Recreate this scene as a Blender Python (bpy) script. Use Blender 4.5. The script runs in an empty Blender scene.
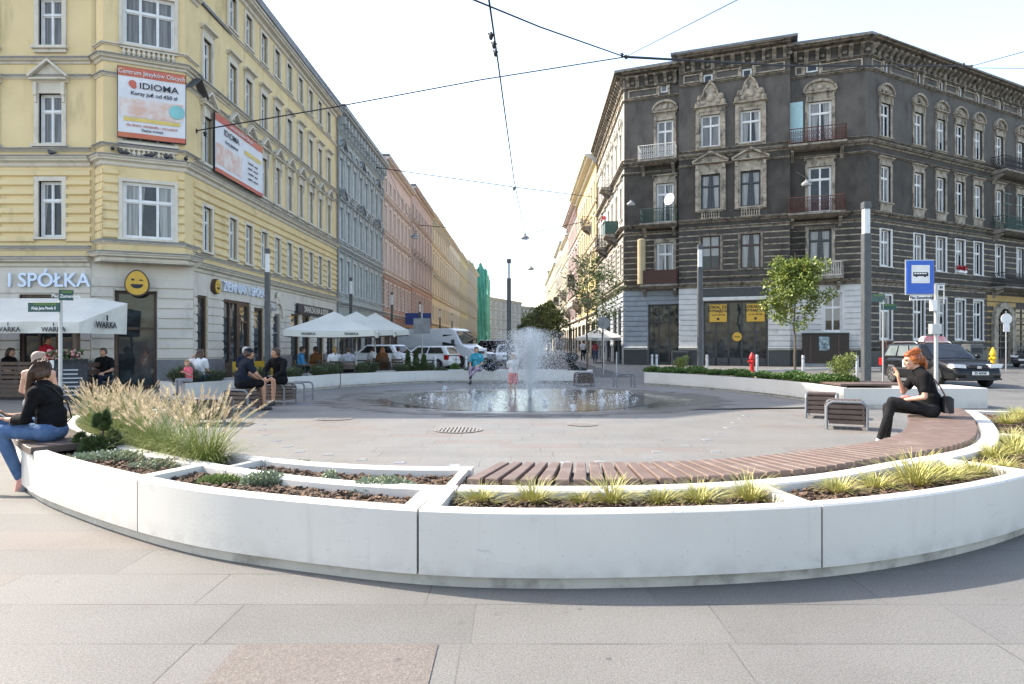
import bpy, bmesh, math, random
from mathutils import Vector, Matrix, Euler, Quaternion
random.seed(7)
RD = math.radians
F, CH, HY = 672.0, 1.40, 345.0          # focal length in pixels, eye height, eye-level row
SC = bpy.context.scene
COL = SC.collection
SHOP = bpy.data.scenes.new('workshop')     # modifiers are applied here, then the scene is dropped
ORD = ['first','second','third','fourth','fifth','sixth','seventh','eighth','ninth','tenth','eleventh','twelfth','thirteenth','fourteenth','fifteenth','sixteenth','seventeenth','eighteenth','nineteenth','twentieth']

def G(x, y, z=0.0):                      # surveyed ground (or level z) point seen at a photo position
    d = (CH - z) * F / (y - HY)
    return Vector(((x - 512) / F * d, d, z))
def P(x, y, d):                          # point at depth d
    return Vector(((x - 512) / F * d, d, CH + (HY - y) / F * d))
def lerp(a, b, t): return a + (b - a) * t

# ---------------------------------------------------------------- mesh builder
class MB:
    def __init__(s): s.v = []; s.f = []; s.m = []
    def add(s, vs, fs, m=0, M=None):
        o = len(s.v)
        if M is not None: vs = [M @ Vector(p) for p in vs]
        s.v += [tuple(p) for p in vs]; s.f += [tuple(i + o for i in f) for f in fs]; s.m += [m] * len(fs)
        return s
    def box(s, x0, x1, y0, y1, z0, z1, m=0, M=None):
        return s.add([(x0,y0,z0),(x1,y0,z0),(x1,y1,z0),(x0,y1,z0),(x0,y0,z1),(x1,y0,z1),(x1,y1,z1),(x0,y1,z1)],
              [(0,3,2,1),(4,5,6,7),(0,1,5,4),(1,2,6,5),(2,3,7,6),(3,0,4,7)], m, M)
    def bbox(s, x0, x1, y0, y1, z0, z1, b=.01, m=0, M=None):     # box with chamfered vertical edges and top
        pts = [(x0+b,y0),(x1-b,y0),(x1,y0+b),(x1,y1-b),(x1-b,y1),(x0+b,y1),(x0,y1-b),(x0,y0+b)]
        cx, cy = (x0+x1)/2, (y0+y1)/2
        sx = max(0, 1 - 2*b/max(1e-6, x1-x0)); sy = max(0, 1 - 2*b/max(1e-6, y1-y0))
        top = [(cx+(p[0]-cx)*sx, cy+(p[1]-cy)*sy) for p in pts]
        rings = [(pts, z0), (pts, z1-b), (top, z1)]
        vs = [(x, y, z) for r, z in rings for x, y in r]; fs = []
        for k in range(2):
            for i in range(8): j = (i+1) % 8; fs.append((k*8+i, k*8+j, k*8+8+j, k*8+8+i))
        fs.append(tuple(range(7, -1, -1))); fs.append(tuple(range(16, 24)))
        return s.add(vs, fs, m, M)
    def poly(s, pts, m=0, M=None): return s.add(pts, [tuple(range(len(pts)))], m, M)
    def prism(s, pts, a, b, axis='z', m=0, M=None):              # 2-D outline (ccw) extruded a..b along axis
        n = len(pts)
        def mk(p, t):
            if axis == 'z': return (p[0], p[1], t)
            if axis == 'y': return (p[0], t, p[1])
            return (t, p[0], p[1])
        vs = [mk(p, a) for p in pts] + [mk(p, b) for p in pts]
        fs = [tuple(range(n-1, -1, -1)), tuple(range(n, 2*n))] + [(i, (i+1) % n, n+(i+1) % n, n+i) for i in range(n)]
        if axis == 'y': fs = [tuple(reversed(f)) for f in fs]
        return s.add(vs, fs, m, M)
    def tube(s, pts, r, n=8, m=0, cap=True, M=None):
        pts = [Vector(p) for p in pts]; k = len(pts)
        rs = r if isinstance(r, (list, tuple)) else [r] * k
        vs = []; up = None
        for i, p in enumerate(pts):
            t = (pts[min(i+1, k-1)] - pts[max(i-1, 0)])
            if t.length < 1e-9: t = Vector((0,0,1))
            t.normalize()
            if up is None or abs(up.dot(t)) > .98: up = Vector((0,0,1)) if abs(t.z) < .9 else Vector((1,0,0))
            a = t.cross(up).normalized(); b = a.cross(t).normalized(); up = b
            for j in range(n):
                q = 2*math.pi*j/n
                vs.append(p + (a*math.cos(q) + b*math.sin(q)) * rs[i])
        fs = [(i*n+j, i*n+(j+1) % n, (i+1)*n+(j+1) % n, (i+1)*n+j) for i in range(k-1) for j in range(n)]
        if cap: fs += [tuple(range(n-1, -1, -1)), tuple((k-1)*n+j for j in range(n))]
        return s.add(vs, fs, m, M)
    def lathe(s, prof, c=(0,0,0), n=12, m=0, M=None):            # prof: (r, z) from bottom to top
        vs = []; fs = []; k = len(prof)
        for r, z in prof:
            for j in range(n):
                q = 2*math.pi*j/n; vs.append((c[0]+r*math.cos(q), c[1]+r*math.sin(q), c[2]+z))
        for i in range(k-1):
            for j in range(n): fs.append((i*n+j, i*n+(j+1) % n, (i+1)*n+(j+1) % n, (i+1)*n+j))
        fs += [tuple(range(n-1, -1, -1)), tuple((k-1)*n+j for j in range(n))]
        return s.add(vs, fs, m, M)
    def ell(s, c, r, nu=12, nv=8, m=0, M=None):
        if not isinstance(r, (tuple, list)): r = (r, r, r)
        vs = [(c[0], c[1], c[2]-r[2])]; fs = []
        for i in range(1, nv):
            a = -math.pi/2 + math.pi*i/nv
            for j in range(nu):
                q = 2*math.pi*j/nu
                vs.append((c[0]+r[0]*math.cos(a)*math.cos(q), c[1]+r[1]*math.cos(a)*math.sin(q), c[2]+r[2]*math.sin(a)))
        vs.append((c[0], c[1], c[2]+r[2])); t = len(vs)-1
        for j in range(nu): fs.append((0, 1+(j+1) % nu, 1+j))
        for i in range(nv-2):
            for j in range(nu): a = 1+i*nu; fs.append((a+j, a+(j+1) % nu, a+nu+(j+1) % nu, a+nu+j))
        a = 1+(nv-2)*nu
        for j in range(nu): fs.append((a+j, a+(j+1) % nu, t))
        return s.add(vs, fs, m, M)
    def cone(s, a, b, ra, rb, n=12, m=0):                        # round cone with ball ends
        s.tube([a, b], [ra, rb], n, m); s.ell(a, ra, n, 8, m); s.ell(b, rb, n, 8, m); return s
    def strip(s, A, B, z0, z1, m=0):                             # solid between two ground polylines
        n = len(A); vs = []
        for i in range(n): vs += [(A[i][0],A[i][1],z0),(B[i][0],B[i][1],z0),(A[i][0],A[i][1],z1),(B[i][0],B[i][1],z1)]
        fs = []
        for i in range(n-1):
            a = i*4; b = a+4
            fs += [(a,b,b+2,a+2),(a+1,a+3,b+3,b+1),(a+2,b+2,b+3,a+3),(a,a+1,b+1,b)]
        fs += [(0,2,3,1), ((n-1)*4, (n-1)*4+1, (n-1)*4+3, (n-1)*4+2)]
        return s.add(vs, fs, m)
    def mesh(s, name, mats=None, smooth=False, fix=True):
        me = bpy.data.meshes.new(name); me.from_pydata(s.v, [], s.f)
        if mats is not None:
            for x in (mats if isinstance(mats, (list, tuple)) else [mats]): me.materials.append(x)
        if any(s.m): me.polygons.foreach_set('material_index', s.m)
        if fix:
            bm = bmesh.new(); bm.from_mesh(me)
            if getattr(s, 'weld', False): bmesh.ops.remove_doubles(bm, verts=bm.verts, dist=1e-4)
            bmesh.ops.recalc_face_normals(bm, faces=bm.faces); bm.to_mesh(me); bm.free()
        if smooth:
            me.polygons.foreach_set('use_smooth', [True]*len(me.polygons))
            if smooth != 'all': me.set_sharp_from_angle(angle=RD(38))
        me.update(); return me
    def build(s, name, mats, parent=None, smooth=False, loc=None, rot=0.0, fix=True):
        return link(name, s.mesh(name, mats, smooth, fix), parent, loc, rot)

def link(name, data, parent=None, loc=None, rot=0.0):
    o = bpy.data.objects.new(name, data); COL.objects.link(o)
    if parent is not None: o.parent = parent
    if loc is not None: o.location = loc
    if rot: o.rotation_euler = (0, 0, rot)
    return o
def tag(o, label=None, cat=None, group=None, kind=None):
    if label: o['label'] = label
    if cat: o['category'] = cat
    if group: o['group'] = group
    if kind: o['kind'] = kind
    return o
def thing(name, label, cat, loc=(0,0,0), rot=0.0, group=None):
    o = link(name, None, None, loc, rot); o.empty_display_size = .2
    return tag(o, label, cat, group)
def copy_tree(o, parent=None):
    c = o.copy(); COL.objects.link(c)
    if parent is not None: c.parent = parent
    for ch in list(o.children): copy_tree(ch, c)
    return c
def dup(o, loc, rot, label, group=None, scale=None):
    c = copy_tree(o); c.location = loc; c.rotation_euler = (0, 0, rot); c['label'] = label
    if group: c['group'] = group
    if scale: c.scale = (scale,)*3
    return c
def noshadowless(o): return o

_txt = {}
def text_mesh(body, size, depth=.01, align='CENTER', bold=0.0, squeeze=1.0):
    key = (body, size, depth, align, bold, squeeze)
    if key in _txt: return _txt[key]
    cu = bpy.data.curves.new('lettering', 'FONT'); cu.body = body; cu.size = size; cu.extrude = depth/2
    cu.align_x = align; cu.align_y = 'CENTER'; cu.offset = bold; cu.resolution_u = 3
    ob = bpy.data.objects.new('lettering_tmp', cu); SHOP.collection.objects.link(ob); vl = SHOP.view_layers[0]; vl.update()
    me = bpy.data.meshes.new_from_object(ob.evaluated_get(vl.depsgraph))
    bpy.data.objects.remove(ob); bpy.data.curves.remove(cu)
    me.transform(Matrix.Scale(squeeze, 4, (1,0,0)))
    me.transform(Matrix.Rotation(math.pi/2, 4, 'X'))             # stands up: x right, z up, front to -y
    _txt[key] = me; return me
def text(name, body, size, mat, parent=None, loc=(0,0,0), rot=0.0, depth=.01, bold=0.0, squeeze=1.0, align='CENTER'):
    me = text_mesh(body, size, depth, align, bold, squeeze).copy(); me.materials.clear(); me.materials.append(mat)
    return link(name, me, parent, loc, rot)

# ---------------------------------------------------------------- materials
def nt(name):
    m = bpy.data.materials.new(name); m.use_nodes = True
    t = m.node_tree; t.nodes.clear()
    out = t.nodes.new('ShaderNodeOutputMaterial'); b = t.nodes.new('ShaderNodeBsdfPrincipled')
    t.links.new(b.outputs[0], out.inputs[0]); return m, t, b, out
def N(t, typ, **kw):
    n = t.nodes.new(typ)
    for k, v in kw.items():
        if k == 'inp':
            for i, x in v.items():
                if hasattr(x, 'is_output') or isinstance(x, bpy.types.NodeSocket): t.links.new(x, n.inputs[i])
                else: n.inputs[i].default_value = x
        else: setattr(n, k, v)
    return n
def rgba(c): return (c[0], c[1], c[2], 1.0)
def math_(t, op, a, b=None, c=None):
    n = t.nodes.new('ShaderNodeMath'); n.operation = op
    for i, x in enumerate((a, b, c)):
        if x is None: continue
        if isinstance(x, bpy.types.NodeSocket): t.links.new(x, n.inputs[i])
        else: n.inputs[i].default_value = x
    return n.outputs[0]
def mixc(t, fac, a, b, mode='MIX'):
    n = t.nodes.new('ShaderNodeMix'); n.data_type = 'RGBA'; n.blend_type = mode
    for i, x in ((0, fac), (6, a), (7, b)):
        if isinstance(x, bpy.types.NodeSocket): t.links.new(x, n.inputs[i])
        else: n.inputs[i].default_value = rgba(x) if isinstance(x, (tuple, list)) else x
    return n.outputs[2]
def noise(t, vec, scale, detail=4, rough=.55, dist=0.0):
    n = t.nodes.new('ShaderNodeTexNoise'); t.links.new(vec, n.inputs['Vector'])
    n.inputs['Scale'].default_value = scale; n.inputs['Detail'].default_value = detail
    n.inputs['Roughness'].default_value = rough; n.inputs['Distortion'].default_value = dist
    return n.outputs[0]
def ramp(t, fac, lo, hi):
    n = t.nodes.new('ShaderNodeMapRange'); n.clamp = True
    t.links.new(fac, n.inputs[0]); n.inputs[1].default_value = lo; n.inputs[2].default_value = hi
    return n.outputs[0]
def mapping(t, vec, scale):
    n = t.nodes.new('ShaderNodeMapping'); t.links.new(vec, n.inputs[0]); n.inputs['Scale'].default_value = scale
    return n.outputs[0]
def position(t): return t.nodes.new('ShaderNodeNewGeometry').outputs['Position']
def objco(t): return t.nodes.new('ShaderNodeTexCoord').outputs['Object']
def bumpn(t, b, h, strength, dist=.02):
    n = t.nodes.new('ShaderNodeBump'); n.inputs['Strength'].default_value = strength; n.inputs['Distance'].default_value = dist
    t.links.new(h, n.inputs['Height']); t.links.new(n.outputs[0], b.inputs['Normal'])
_mats = {}
def mat(name, c1, c2=None, scale=3.0, lohi=(.35,.65), rough=.75, bump=0.0, bscale=40.0, metal=0.0, spec=.4, stretch=(1,1,1),
        dirt=None, coat=0.0, obj=False, vary=0.0):
    """noise-mottled paint; dirt=(colour, scale, lo, hi, stretch) lays a second layer of stains over it"""
    if name in _mats: return _mats[name]
    m, t, b, out = nt(name); pos = objco(t) if obj else position(t)
    c2 = c2 if c2 is not None else tuple(x*.8 for x in c1)
    col = mixc(t, ramp(t, noise(t, mapping(t, pos, stretch), scale), *lohi), c1, c2)
    if dirt:
        dc, ds, lo, hi, st = dirt
        col = mixc(t, ramp(t, noise(t, mapping(t, pos, st), ds, 6, .62), lo, hi), col, dc)
    if vary:
        oi = t.nodes.new('ShaderNodeObjectInfo')
        col = mixc(t, math_(t, 'MULTIPLY', oi.outputs['Random'], vary), col, tuple(x*.45 for x in c1))
    t.links.new(col, b.inputs['Base Color'])
    b.inputs['Roughness'].default_value = rough; b.inputs['Metallic'].default_value = metal
    b.inputs['Specular IOR Level'].default_value = spec; b.inputs['Coat Weight'].default_value = coat
    if bump: bumpn(t, b, noise(t, pos, bscale, 3), bump)
    _mats[name] = m; return m
def glassmat(name, dark, pale, frac=.3, rough=.04):
    """panes whose rooms differ: bare dark, side curtains, net curtain or a half-drawn blind"""
    m, t, b, out = nt(name); oi = t.nodes.new('ShaderNodeObjectInfo'); rnd = oi.outputs['Random']
    pos = objco(t); sx = t.nodes.new('ShaderNodeSeparateXYZ'); t.links.new(pos, sx.inputs[0])
    fold = noise(t, mapping(t, pos, (16, 1, .5)), 1.0, 2); cur = mixc(t, ramp(t, fold, .35, .65), pale, tuple(x*.45 for x in pale))
    room = mixc(t, ramp(t, noise(t, pos, 2.2, 3), .45, .7), dark, tuple(x*2.6 for x in dark))
    ax = math_(t, 'ABSOLUTE', math_(t, 'ADD', sx.outputs[0], math_(t, 'MULTIPLY', math_(t, 'SUBTRACT', rnd, .5), .12)))
    side = math_(t, 'GREATER_THAN', math_(t, 'ADD', ax, math_(t, 'MULTIPLY', sx.outputs[2], .06)), .27)
    r2 = math_(t, 'FRACT', math_(t, 'MULTIPLY', rnd, 7.31))
    c1 = mixc(t, math_(t, 'MULTIPLY', side, math_(t, 'LESS_THAN', rnd, frac)), room, cur)
    top = math_(t, 'GREATER_THAN', sx.outputs[2], math_(t, 'ADD', .6, math_(t, 'MULTIPLY', r2, 1.2)))
    c2 = mixc(t, math_(t, 'MULTIPLY', top, math_(t, 'GREATER_THAN', rnd, 1-frac*.45)), c1, tuple(x*.8 for x in pale))
    net = math_(t, 'MULTIPLY', math_(t, 'GREATER_THAN', rnd, frac), math_(t, 'LESS_THAN', rnd, frac*1.45))
    col = mixc(t, math_(t, 'MULTIPLY', net, .6), c2, cur)
    t.links.new(col, b.inputs['Base Color']); b.inputs['Roughness'].default_value = rough
    b.inputs['Specular IOR Level'].default_value = .42
    n = noise(t, pos, 1.6, 1); bumpn(t, b, n, .22, .03)
    return m
def remesh(mb, voxel, smooth=3, name='body', factor=.5):
    me = mb.mesh(name, None, False, True)
    o = bpy.data.objects.new('remesh_tmp', me); SHOP.collection.objects.link(o)
    r = o.modifiers.new('r', 'REMESH'); r.mode = 'VOXEL'; r.voxel_size = voxel; r.use_smooth_shade = True
    if smooth: s = o.modifiers.new('s', 'SMOOTH'); s.iterations = smooth; s.factor = factor
    vl = SHOP.view_layers[0]; vl.update()
    new = bpy.data.meshes.new_from_object(o.evaluated_get(vl.depsgraph))
    bpy.data.objects.remove(o); bpy.data.meshes.remove(me); new.name = name; new.materials.clear()
    new.polygons.foreach_set('use_smooth', [True]*len(new.polygons)); return new
# ---------------------------------------------------------------- camera, light, sky
cam = bpy.data.cameras.new('camera'); cam.sensor_width = 36; cam.lens = F/1024*36
cam.shift_y = (HY-342)/1024; cam.clip_end = 5000; cam.clip_start = .05
co = link('camera', cam, None, (0,0,CH)); co.rotation_euler = (RD(90), 0, 0); SC.camera = co
W = bpy.data.worlds.new('World'); SC.world = W; W.use_nodes = True
wt = W.node_tree; bg = wt.nodes['Background']
sky = wt.nodes.new('ShaderNodeTexSky'); sky.sky_type = 'NISHITA'; sky.sun_disc = False
SUN = Vector((-1.185, .49, 1.0)).normalized()
sky.sun_elevation = math.asin(SUN.z); sky.sun_rotation = math.atan2(SUN.x, SUN.y)
sky.air_density = 1.0; sky.dust_density = 1.6; sky.ozone_density = 1.0
hs = wt.nodes.new('ShaderNodeHueSaturation'); hs.inputs['Saturation'].default_value = .92
wt.links.new(sky.outputs[0], hs.inputs['Color']); wt.links.new(hs.outputs[0], bg.inputs[0]); bg.inputs[1].default_value = .15
sl = bpy.data.lights.new('sun', 'SUN'); sl.energy = 3.0; sl.angle = RD(.55); sl.color = (1, .955, .89)
so = link('sun', sl, None, (-30, 20, 40)); so.rotation_euler = (-SUN).to_track_quat('-Z', 'Y').to_euler()
vs = SC.view_settings; SC.display_settings.display_device = 'sRGB'
vs.view_transform = 'Standard'; vs.look = 'None'; vs.gamma = 1; vs.use_curve_mapping = False; vs.use_white_balance = True; vs.white_balance_temperature = 7150; vs.white_balance_tint = 10; vs.exposure = 1.9
SC.cycles.max_bounces = 6; SC.cycles.diffuse_bounces = 3; SC.cycles.glossy_bounces = 3; SC.cycles.transmission_bounces = 4
SC.cycles.transparent_max_bounces = 8; SC.cycles.use_denoising = True; SC.cycles.caustics_reflective = False; SC.cycles.caustics_refractive = False

# ---------------------------------------------------------------- paving
def paving(name, bw, bh, tones, joint=.0038, rot=0.0, rough=.62, jcol=(.055,.053,.05), stain=.5, seed=0.0):
    m, t, b, out = nt(name); pos = position(t)
    mp = t.nodes.new('ShaderNodeMapping'); t.links.new(pos, mp.inputs[0]); mp.inputs['Rotation'].default_value = (0,0,rot)
    mp.inputs['Location'].default_value = (seed, .214, 0)
    sx = t.nodes.new('ShaderNodeSeparateXYZ'); t.links.new(mp.outputs[0], sx.inputs[0])
    v = math_(t, 'DIVIDE', sx.outputs[1], bh); row = math_(t, 'FLOOR', v)
    wn = N(t, 'ShaderNodeTexWhiteNoise', noise_dimensions='1D'); t.links.new(row, wn.inputs['W'])
    u = math_(t, 'ADD', math_(t, 'DIVIDE', sx.outputs[0], bw), math_(t, 'MULTIPLY', wn.outputs[0], 3.0)); colm = math_(t, 'FLOOR', u)
    cx = N(t, 'ShaderNodeCombineXYZ', inp={0: colm, 1: row})
    w2 = N(t, 'ShaderNodeTexWhiteNoise', noise_dimensions='2D'); t.links.new(cx.outputs[0], w2.inputs['Vector'])
    cr = t.nodes.new('ShaderNodeValToRGB'); t.links.new(w2.outputs[0], cr.inputs[0]); cr.color_ramp.interpolation = 'CONSTANT'
    e = cr.color_ramp.elements
    for i, (p, c) in enumerate(tones):
        if i < 2: e[i].position = p; e[i].color = rgba(c)
        else: x = e.new(p); x.color = rgba(c)
    fu = math_(t, 'FRACT', u); fv = math_(t, 'FRACT', v)
    du = math_(t, 'MULTIPLY', math_(t, 'MINIMUM', fu, math_(t, 'SUBTRACT', 1.0, fu)), bw)
    dv = math_(t, 'MULTIPLY', math_(t, 'MINIMUM', fv, math_(t, 'SUBTRACT', 1.0, fv)), bh)
    jm = math_(t, 'LESS_THAN', math_(t, 'MINIMUM', du, dv), joint)
    grain = noise(t, pos, 105, 4, .8); g2 = noise(t, pos, 1.1, 5, .6); g3 = noise(t, pos, 9, 4, .6)
    col = mixc(t, ramp(t, grain, .42, .58), cr.outputs[0], (.60,.60,.60), 'MULTIPLY'); col = mixc(t, math_(t, 'MULTIPLY', ramp(t, noise(t, pos, 42, 3, .7), .55, .68), .4), col, (.58,.58,.57), 'MULTIPLY')
    col = mixc(t, math_(t, 'MULTIPLY', ramp(t, noise(t, pos, 150, 2, .6), .60, .72), .55), col, (.40,.395,.38))
    col = mixc(t, math_(t, 'MULTIPLY', ramp(t, g2, .42, .72), stain), col, (.72,.71,.69), 'MULTIPLY')
    col = mixc(t, math_(t, 'MULTIPLY', ramp(t, g3, .62, .74), .5), col, (.66,.64,.62), 'MULTIPLY')
    spots = t.nodes.new('ShaderNodeTexVoronoi'); t.links.new(pos, spots.inputs['Vector']); spots.inputs['Scale'].default_value = 3.1
    sp = math_(t, 'LESS_THAN', spots.outputs['Distance'], .045)
    col = mixc(t, math_(t, 'MULTIPLY', sp, .6), col, (.05,.05,.05))
    jvar = ramp(t, noise(t, pos, .9, 3), .42, .6)
    col = mixc(t, math_(t, 'MULTIPLY', jm, math_(t, 'ADD', .25, math_(t, 'MULTIPLY', jvar, .75))), col, jcol)
    t.links.new(col, b.inputs['Base Color']); b.inputs['Roughness'].default_value = rough; b.inputs['Specular IOR Level'].default_value = .35
    bumpn(t, b, math_(t, 'ADD', math_(t, 'SUBTRACT', math_(t, 'MULTIPLY', grain, .5), jm), math_(t, 'MULTIPLY', w2.outputs[0], .6)), .5, .006)
    return m
g1, g2_, g3_, pk, bg_ = (.160,.158,.152), (.180,.177,.170), (.168,.165,.158), (.180,.162,.150), (.180,.175,.166)
M_pave = paving('granite_slabs', 1.25, .48, [(0,g1),(.3,g2_),(.52,g3_),(.8,bg_),(.95,pk)], seed=.52)
M_plaza = paving('plaza_slabs', 1.1, .36, [(0,(.212,.207,.197)),(.28,(.214,.203,.187)),(.5,(.198,.194,.185)),(.68,(.214,.186,.168)),(.8,(.21,.203,.193))], joint=.004, seed=.3)
M_cobble = paving('cobbles', .2, .12, [(0,(.12,.118,.115)),(.3,(.16,.155,.15)),(.6,(.19,.185,.18)),(.85,(.13,.125,.12))], joint=.009, rot=.5, jcol=(.06,.06,.06), rough=.7)
M_side = paving('sidewalk_slabs', .5, .5, [(0,(.19,.186,.178)),(.3,(.21,.203,.192)),(.6,(.175,.172,.166)),(.85,(.195,.188,.178))], rot=.36)
M_asph = mat('asphalt', (.06,.06,.062), (.085,.084,.082), 1.5, rough=.85, bump=.25, bscale=120, dirt=((.045,.045,.045), .6, .55, .75, (1,.2,1)))
M_conc = mat('white_concrete', (.57,.55,.515), (.52,.50,.468), .9, rough=.62, bump=.07, bscale=55, dirt=((.36,.35,.33), 3.4, .66, .86, (1,1,1.6)))
def _scuffs(m, f0=.66):
    """scuffs, drips and pores of a concrete wall people sit on"""
    t = m.node_tree; b = next(n for n in t.nodes if n.type == 'BSDF_PRINCIPLED'); src = b.inputs['Base Color'].links[0].from_socket; pos = position(t)
    sc = ramp(t, noise(t, mapping(t, pos, (3.2,3.2,9)), 3.1, 5, .68, .6), .60, .72); near = ramp(t, noise(t, pos, 1.6, 2), .48, .62)
    col = mixc(t, math_(t, 'MULTIPLY', math_(t, 'MULTIPLY', sc, near), .42), src, (.26,.25,.235))
    drip = ramp(t, noise(t, mapping(t, pos, (16,16,.7)), 1.0, 3, .6), .60, .74); col = mixc(t, math_(t, 'MULTIPLY', drip, .16), col, (.32,.30,.27))
    v = t.nodes.new('ShaderNodeTexVoronoi'); t.links.new(pos, v.inputs['Vector']); v.inputs['Scale'].default_value = 17; col = mixc(t, math_(t, 'MULTIPLY', math_(t, 'LESS_THAN', v.outputs['Distance'], .07), .45), col, (.2,.19,.18))
    z = t.nodes.new('ShaderNodeSeparateXYZ'); t.links.new(pos, z.inputs[0]); splash = math_(t, 'MULTIPLY', ramp(t, z.outputs[2], .20, .075), ramp(t, noise(t, pos, 7, 4), .40, .62)); col = mixc(t, math_(t, 'MULTIPLY', splash, .45), col, (.33,.31,.285))
    t.links.new(col, b.inputs['Base Color'])
_scuffs(M_conc)
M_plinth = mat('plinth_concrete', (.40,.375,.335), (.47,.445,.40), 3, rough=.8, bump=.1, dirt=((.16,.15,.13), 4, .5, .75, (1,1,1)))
M_plankdark = None

gr = MB(); gr.poly([(-1500,-300,0),(1500,-300,0),(1500,2500,0),(-1500,2500,0)]); tag(gr.build('ground', M_pave), kind='structure')
mb = MB(); mb.poly([(-1.275,2.66,.004),(-.345,2.66,.004),(-.345,3.138,.004),(-1.275,3.138,.004)]); tag(mb.build('pink_paving_slab', paving('pink_granite', 9, 9, [(0,(.168,.146,.131)),(.5,(.168,.146,.131))], joint=.0)), kind='structure')
# ---------------------------------------------------------------- the ring of planters and benches
H = .45
CEN = Vector((.3, 12.0, 0))
def polar(p):
    r = p - CEN; return math.atan2(r.x, -r.y), math.hypot(r.x, r.y)
class Curve:                              # radius as a smooth function of the bearing from the ring's centre
    def __init__(s, pts):
        q = sorted(polar(Vector((p[0], p[1], 0))) for p in pts)
        s.a = [x for x, _ in q]; s.r = [y for _, y in q]; n = len(q)
        d = [(s.r[i+1]-s.r[i])/(s.a[i+1]-s.a[i]) for i in range(n-1)]
        s.t = [d[0]] + [(d[i-1]+d[i])/2 for i in range(1, n-1)] + [d[-1]]
    def __call__(s, a):
        if a <= s.a[0]: return s.r[0] + s.t[0]*(a-s.a[0])
        if a >= s.a[-1]: return s.r[-1] + s.t[-1]*(a-s.a[-1])
        i = max(k for k in range(len(s.a)) if s.a[k] <= a); i = min(i, len(s.a)-2)
        h = s.a[i+1]-s.a[i]; x = (a-s.a[i])/h
        return ((2*x**3-3*x*x+1)*s.r[i] + (x**3-2*x*x+x)*h*s.t[i] + (-2*x**3+3*x*x)*s.r[i+1] + (x**3-x*x)*h*s.t[i+1])
def smoothc(c, n=3, step=RD(1.0)):        # resample and relax so that survey noise does not show as kinks
    a0, a1 = c.a[0], c.a[-1]; k = int((a1-a0)/step); A = [a0+(a1-a0)*i/k for i in range(k+1)]; R = [c(a) for a in A]
    for _ in range(n*4):
        R = [R[0]] + [(R[i-1]+2*R[i]+R[i+1])/4 for i in range(1, k)] + [R[-1]]
    c.a, c.r = A, R; c.t = [(R[min(i+1,k)]-R[max(i-1,0)])/(A[min(i+1,k)]-A[max(i-1,0)]) for i in range(k+1)]
    return c
gp = lambda L: [G(x, y, H) for x, y in L]
r_out = smoothc(Curve([(-6.55,9.9),(-6.25,8.9),(-5.6,7.65)] + gp([(21,444),(35,452),(73,463),(138,478.5),(205,491),(300,500),(417,510),(529,512.5),(658,511),(823,505),(929,494),(1024,476)]) + [(4.7,5.65),(5.6,6.65),(6.45,7.9),(7.05,8.9),(7.35,9.5)]))
r_mid = smoothc(Curve([(-6.1,9.7)] + gp([(69,417.6),(88,438),(129,450),(221,468),(302,480),(417,488),(529,490.5),(640,490.2),(761,484.5),(840,477),(904,464.5),(954,457),(986,449.6),(1000,436),(996,427),(984,415),(981,413)])))
r_in = smoothc(Curve([(-5.2,10.4),(-4.75,9.0),(-4.1,7.7),(-3.2,6.6)] + gp([(287,459),(420,466.5),(495,465.5),(640,466),(716,463),(792,455.5),(843,449),(884,441.5)]) + [(4.75,8.1),(5.4,9.2),(5.95,10.2),(6.3,10.9)]))
off = lambda c, d: (lambda a: c(a)+d)
def pt(a, r): return Vector((CEN.x + r*math.sin(a), CEN.y - r*math.cos(a), 0))
def arc(c, a0, a1, n=None):
    n = n or max(2, int(abs(a1-a0)/RD(1.1)))
    return [pt(a0+(a1-a0)*i/n, c(a0+(a1-a0)*i/n)) for i in range(n+1)]
TH = .115                                  # wall thickness
M_soil = mat('bark_mulch', (.07,.042,.028), (.20,.13,.085), 38, (.38,.62), rough=.9, bump=1.0, bscale=55, dirt=((.025,.018,.013), 30, .5, .62, (1,1,1)))
M_bevel = M_conc
def ring_wall(mb, c_front, c_back, a0, a1, z0=.075, z1=H, m=0):
    """curved wall with a small chamfer on the top edges"""
    n = max(2, int(abs(a1-a0)/RD(.8))); vs = []; fs = []; ch = .012
    for i in range(n+1):
        a = a0+(a1-a0)*i/n; rf, rb = c_front(a), c_back(a)
        for r, z in ((rf, z0), (rf, z1-ch), (rf-ch, z1), (rb+ch, z1), (rb, z1-ch), (rb, z0)):
            p = pt(a, r); vs.append((p.x, p.y, z))
    for i in range(n):
        for k in range(6):
            j = (k+1) % 6; fs.append((i*6+k, i*6+j, i*6+6+j, i*6+6+k))
    fs += [tuple(range(5, -1, -1)), tuple(n*6+k for k in range(6))]
    mb.add(vs, fs, m)
def rib(mb, a, c_front, c_back, w, z1=H):
    p, q = pt(a, c_front(a)), pt(a, c_back(a)); d = (q-p).normalized(); s = Vector((d.y, -d.x, 0))*(w/2)
    mb.prism([(p-s)[:2], (p+s)[:2], (q+s)[:2], (q-s)[:2]], .06, z1-.003)
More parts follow.
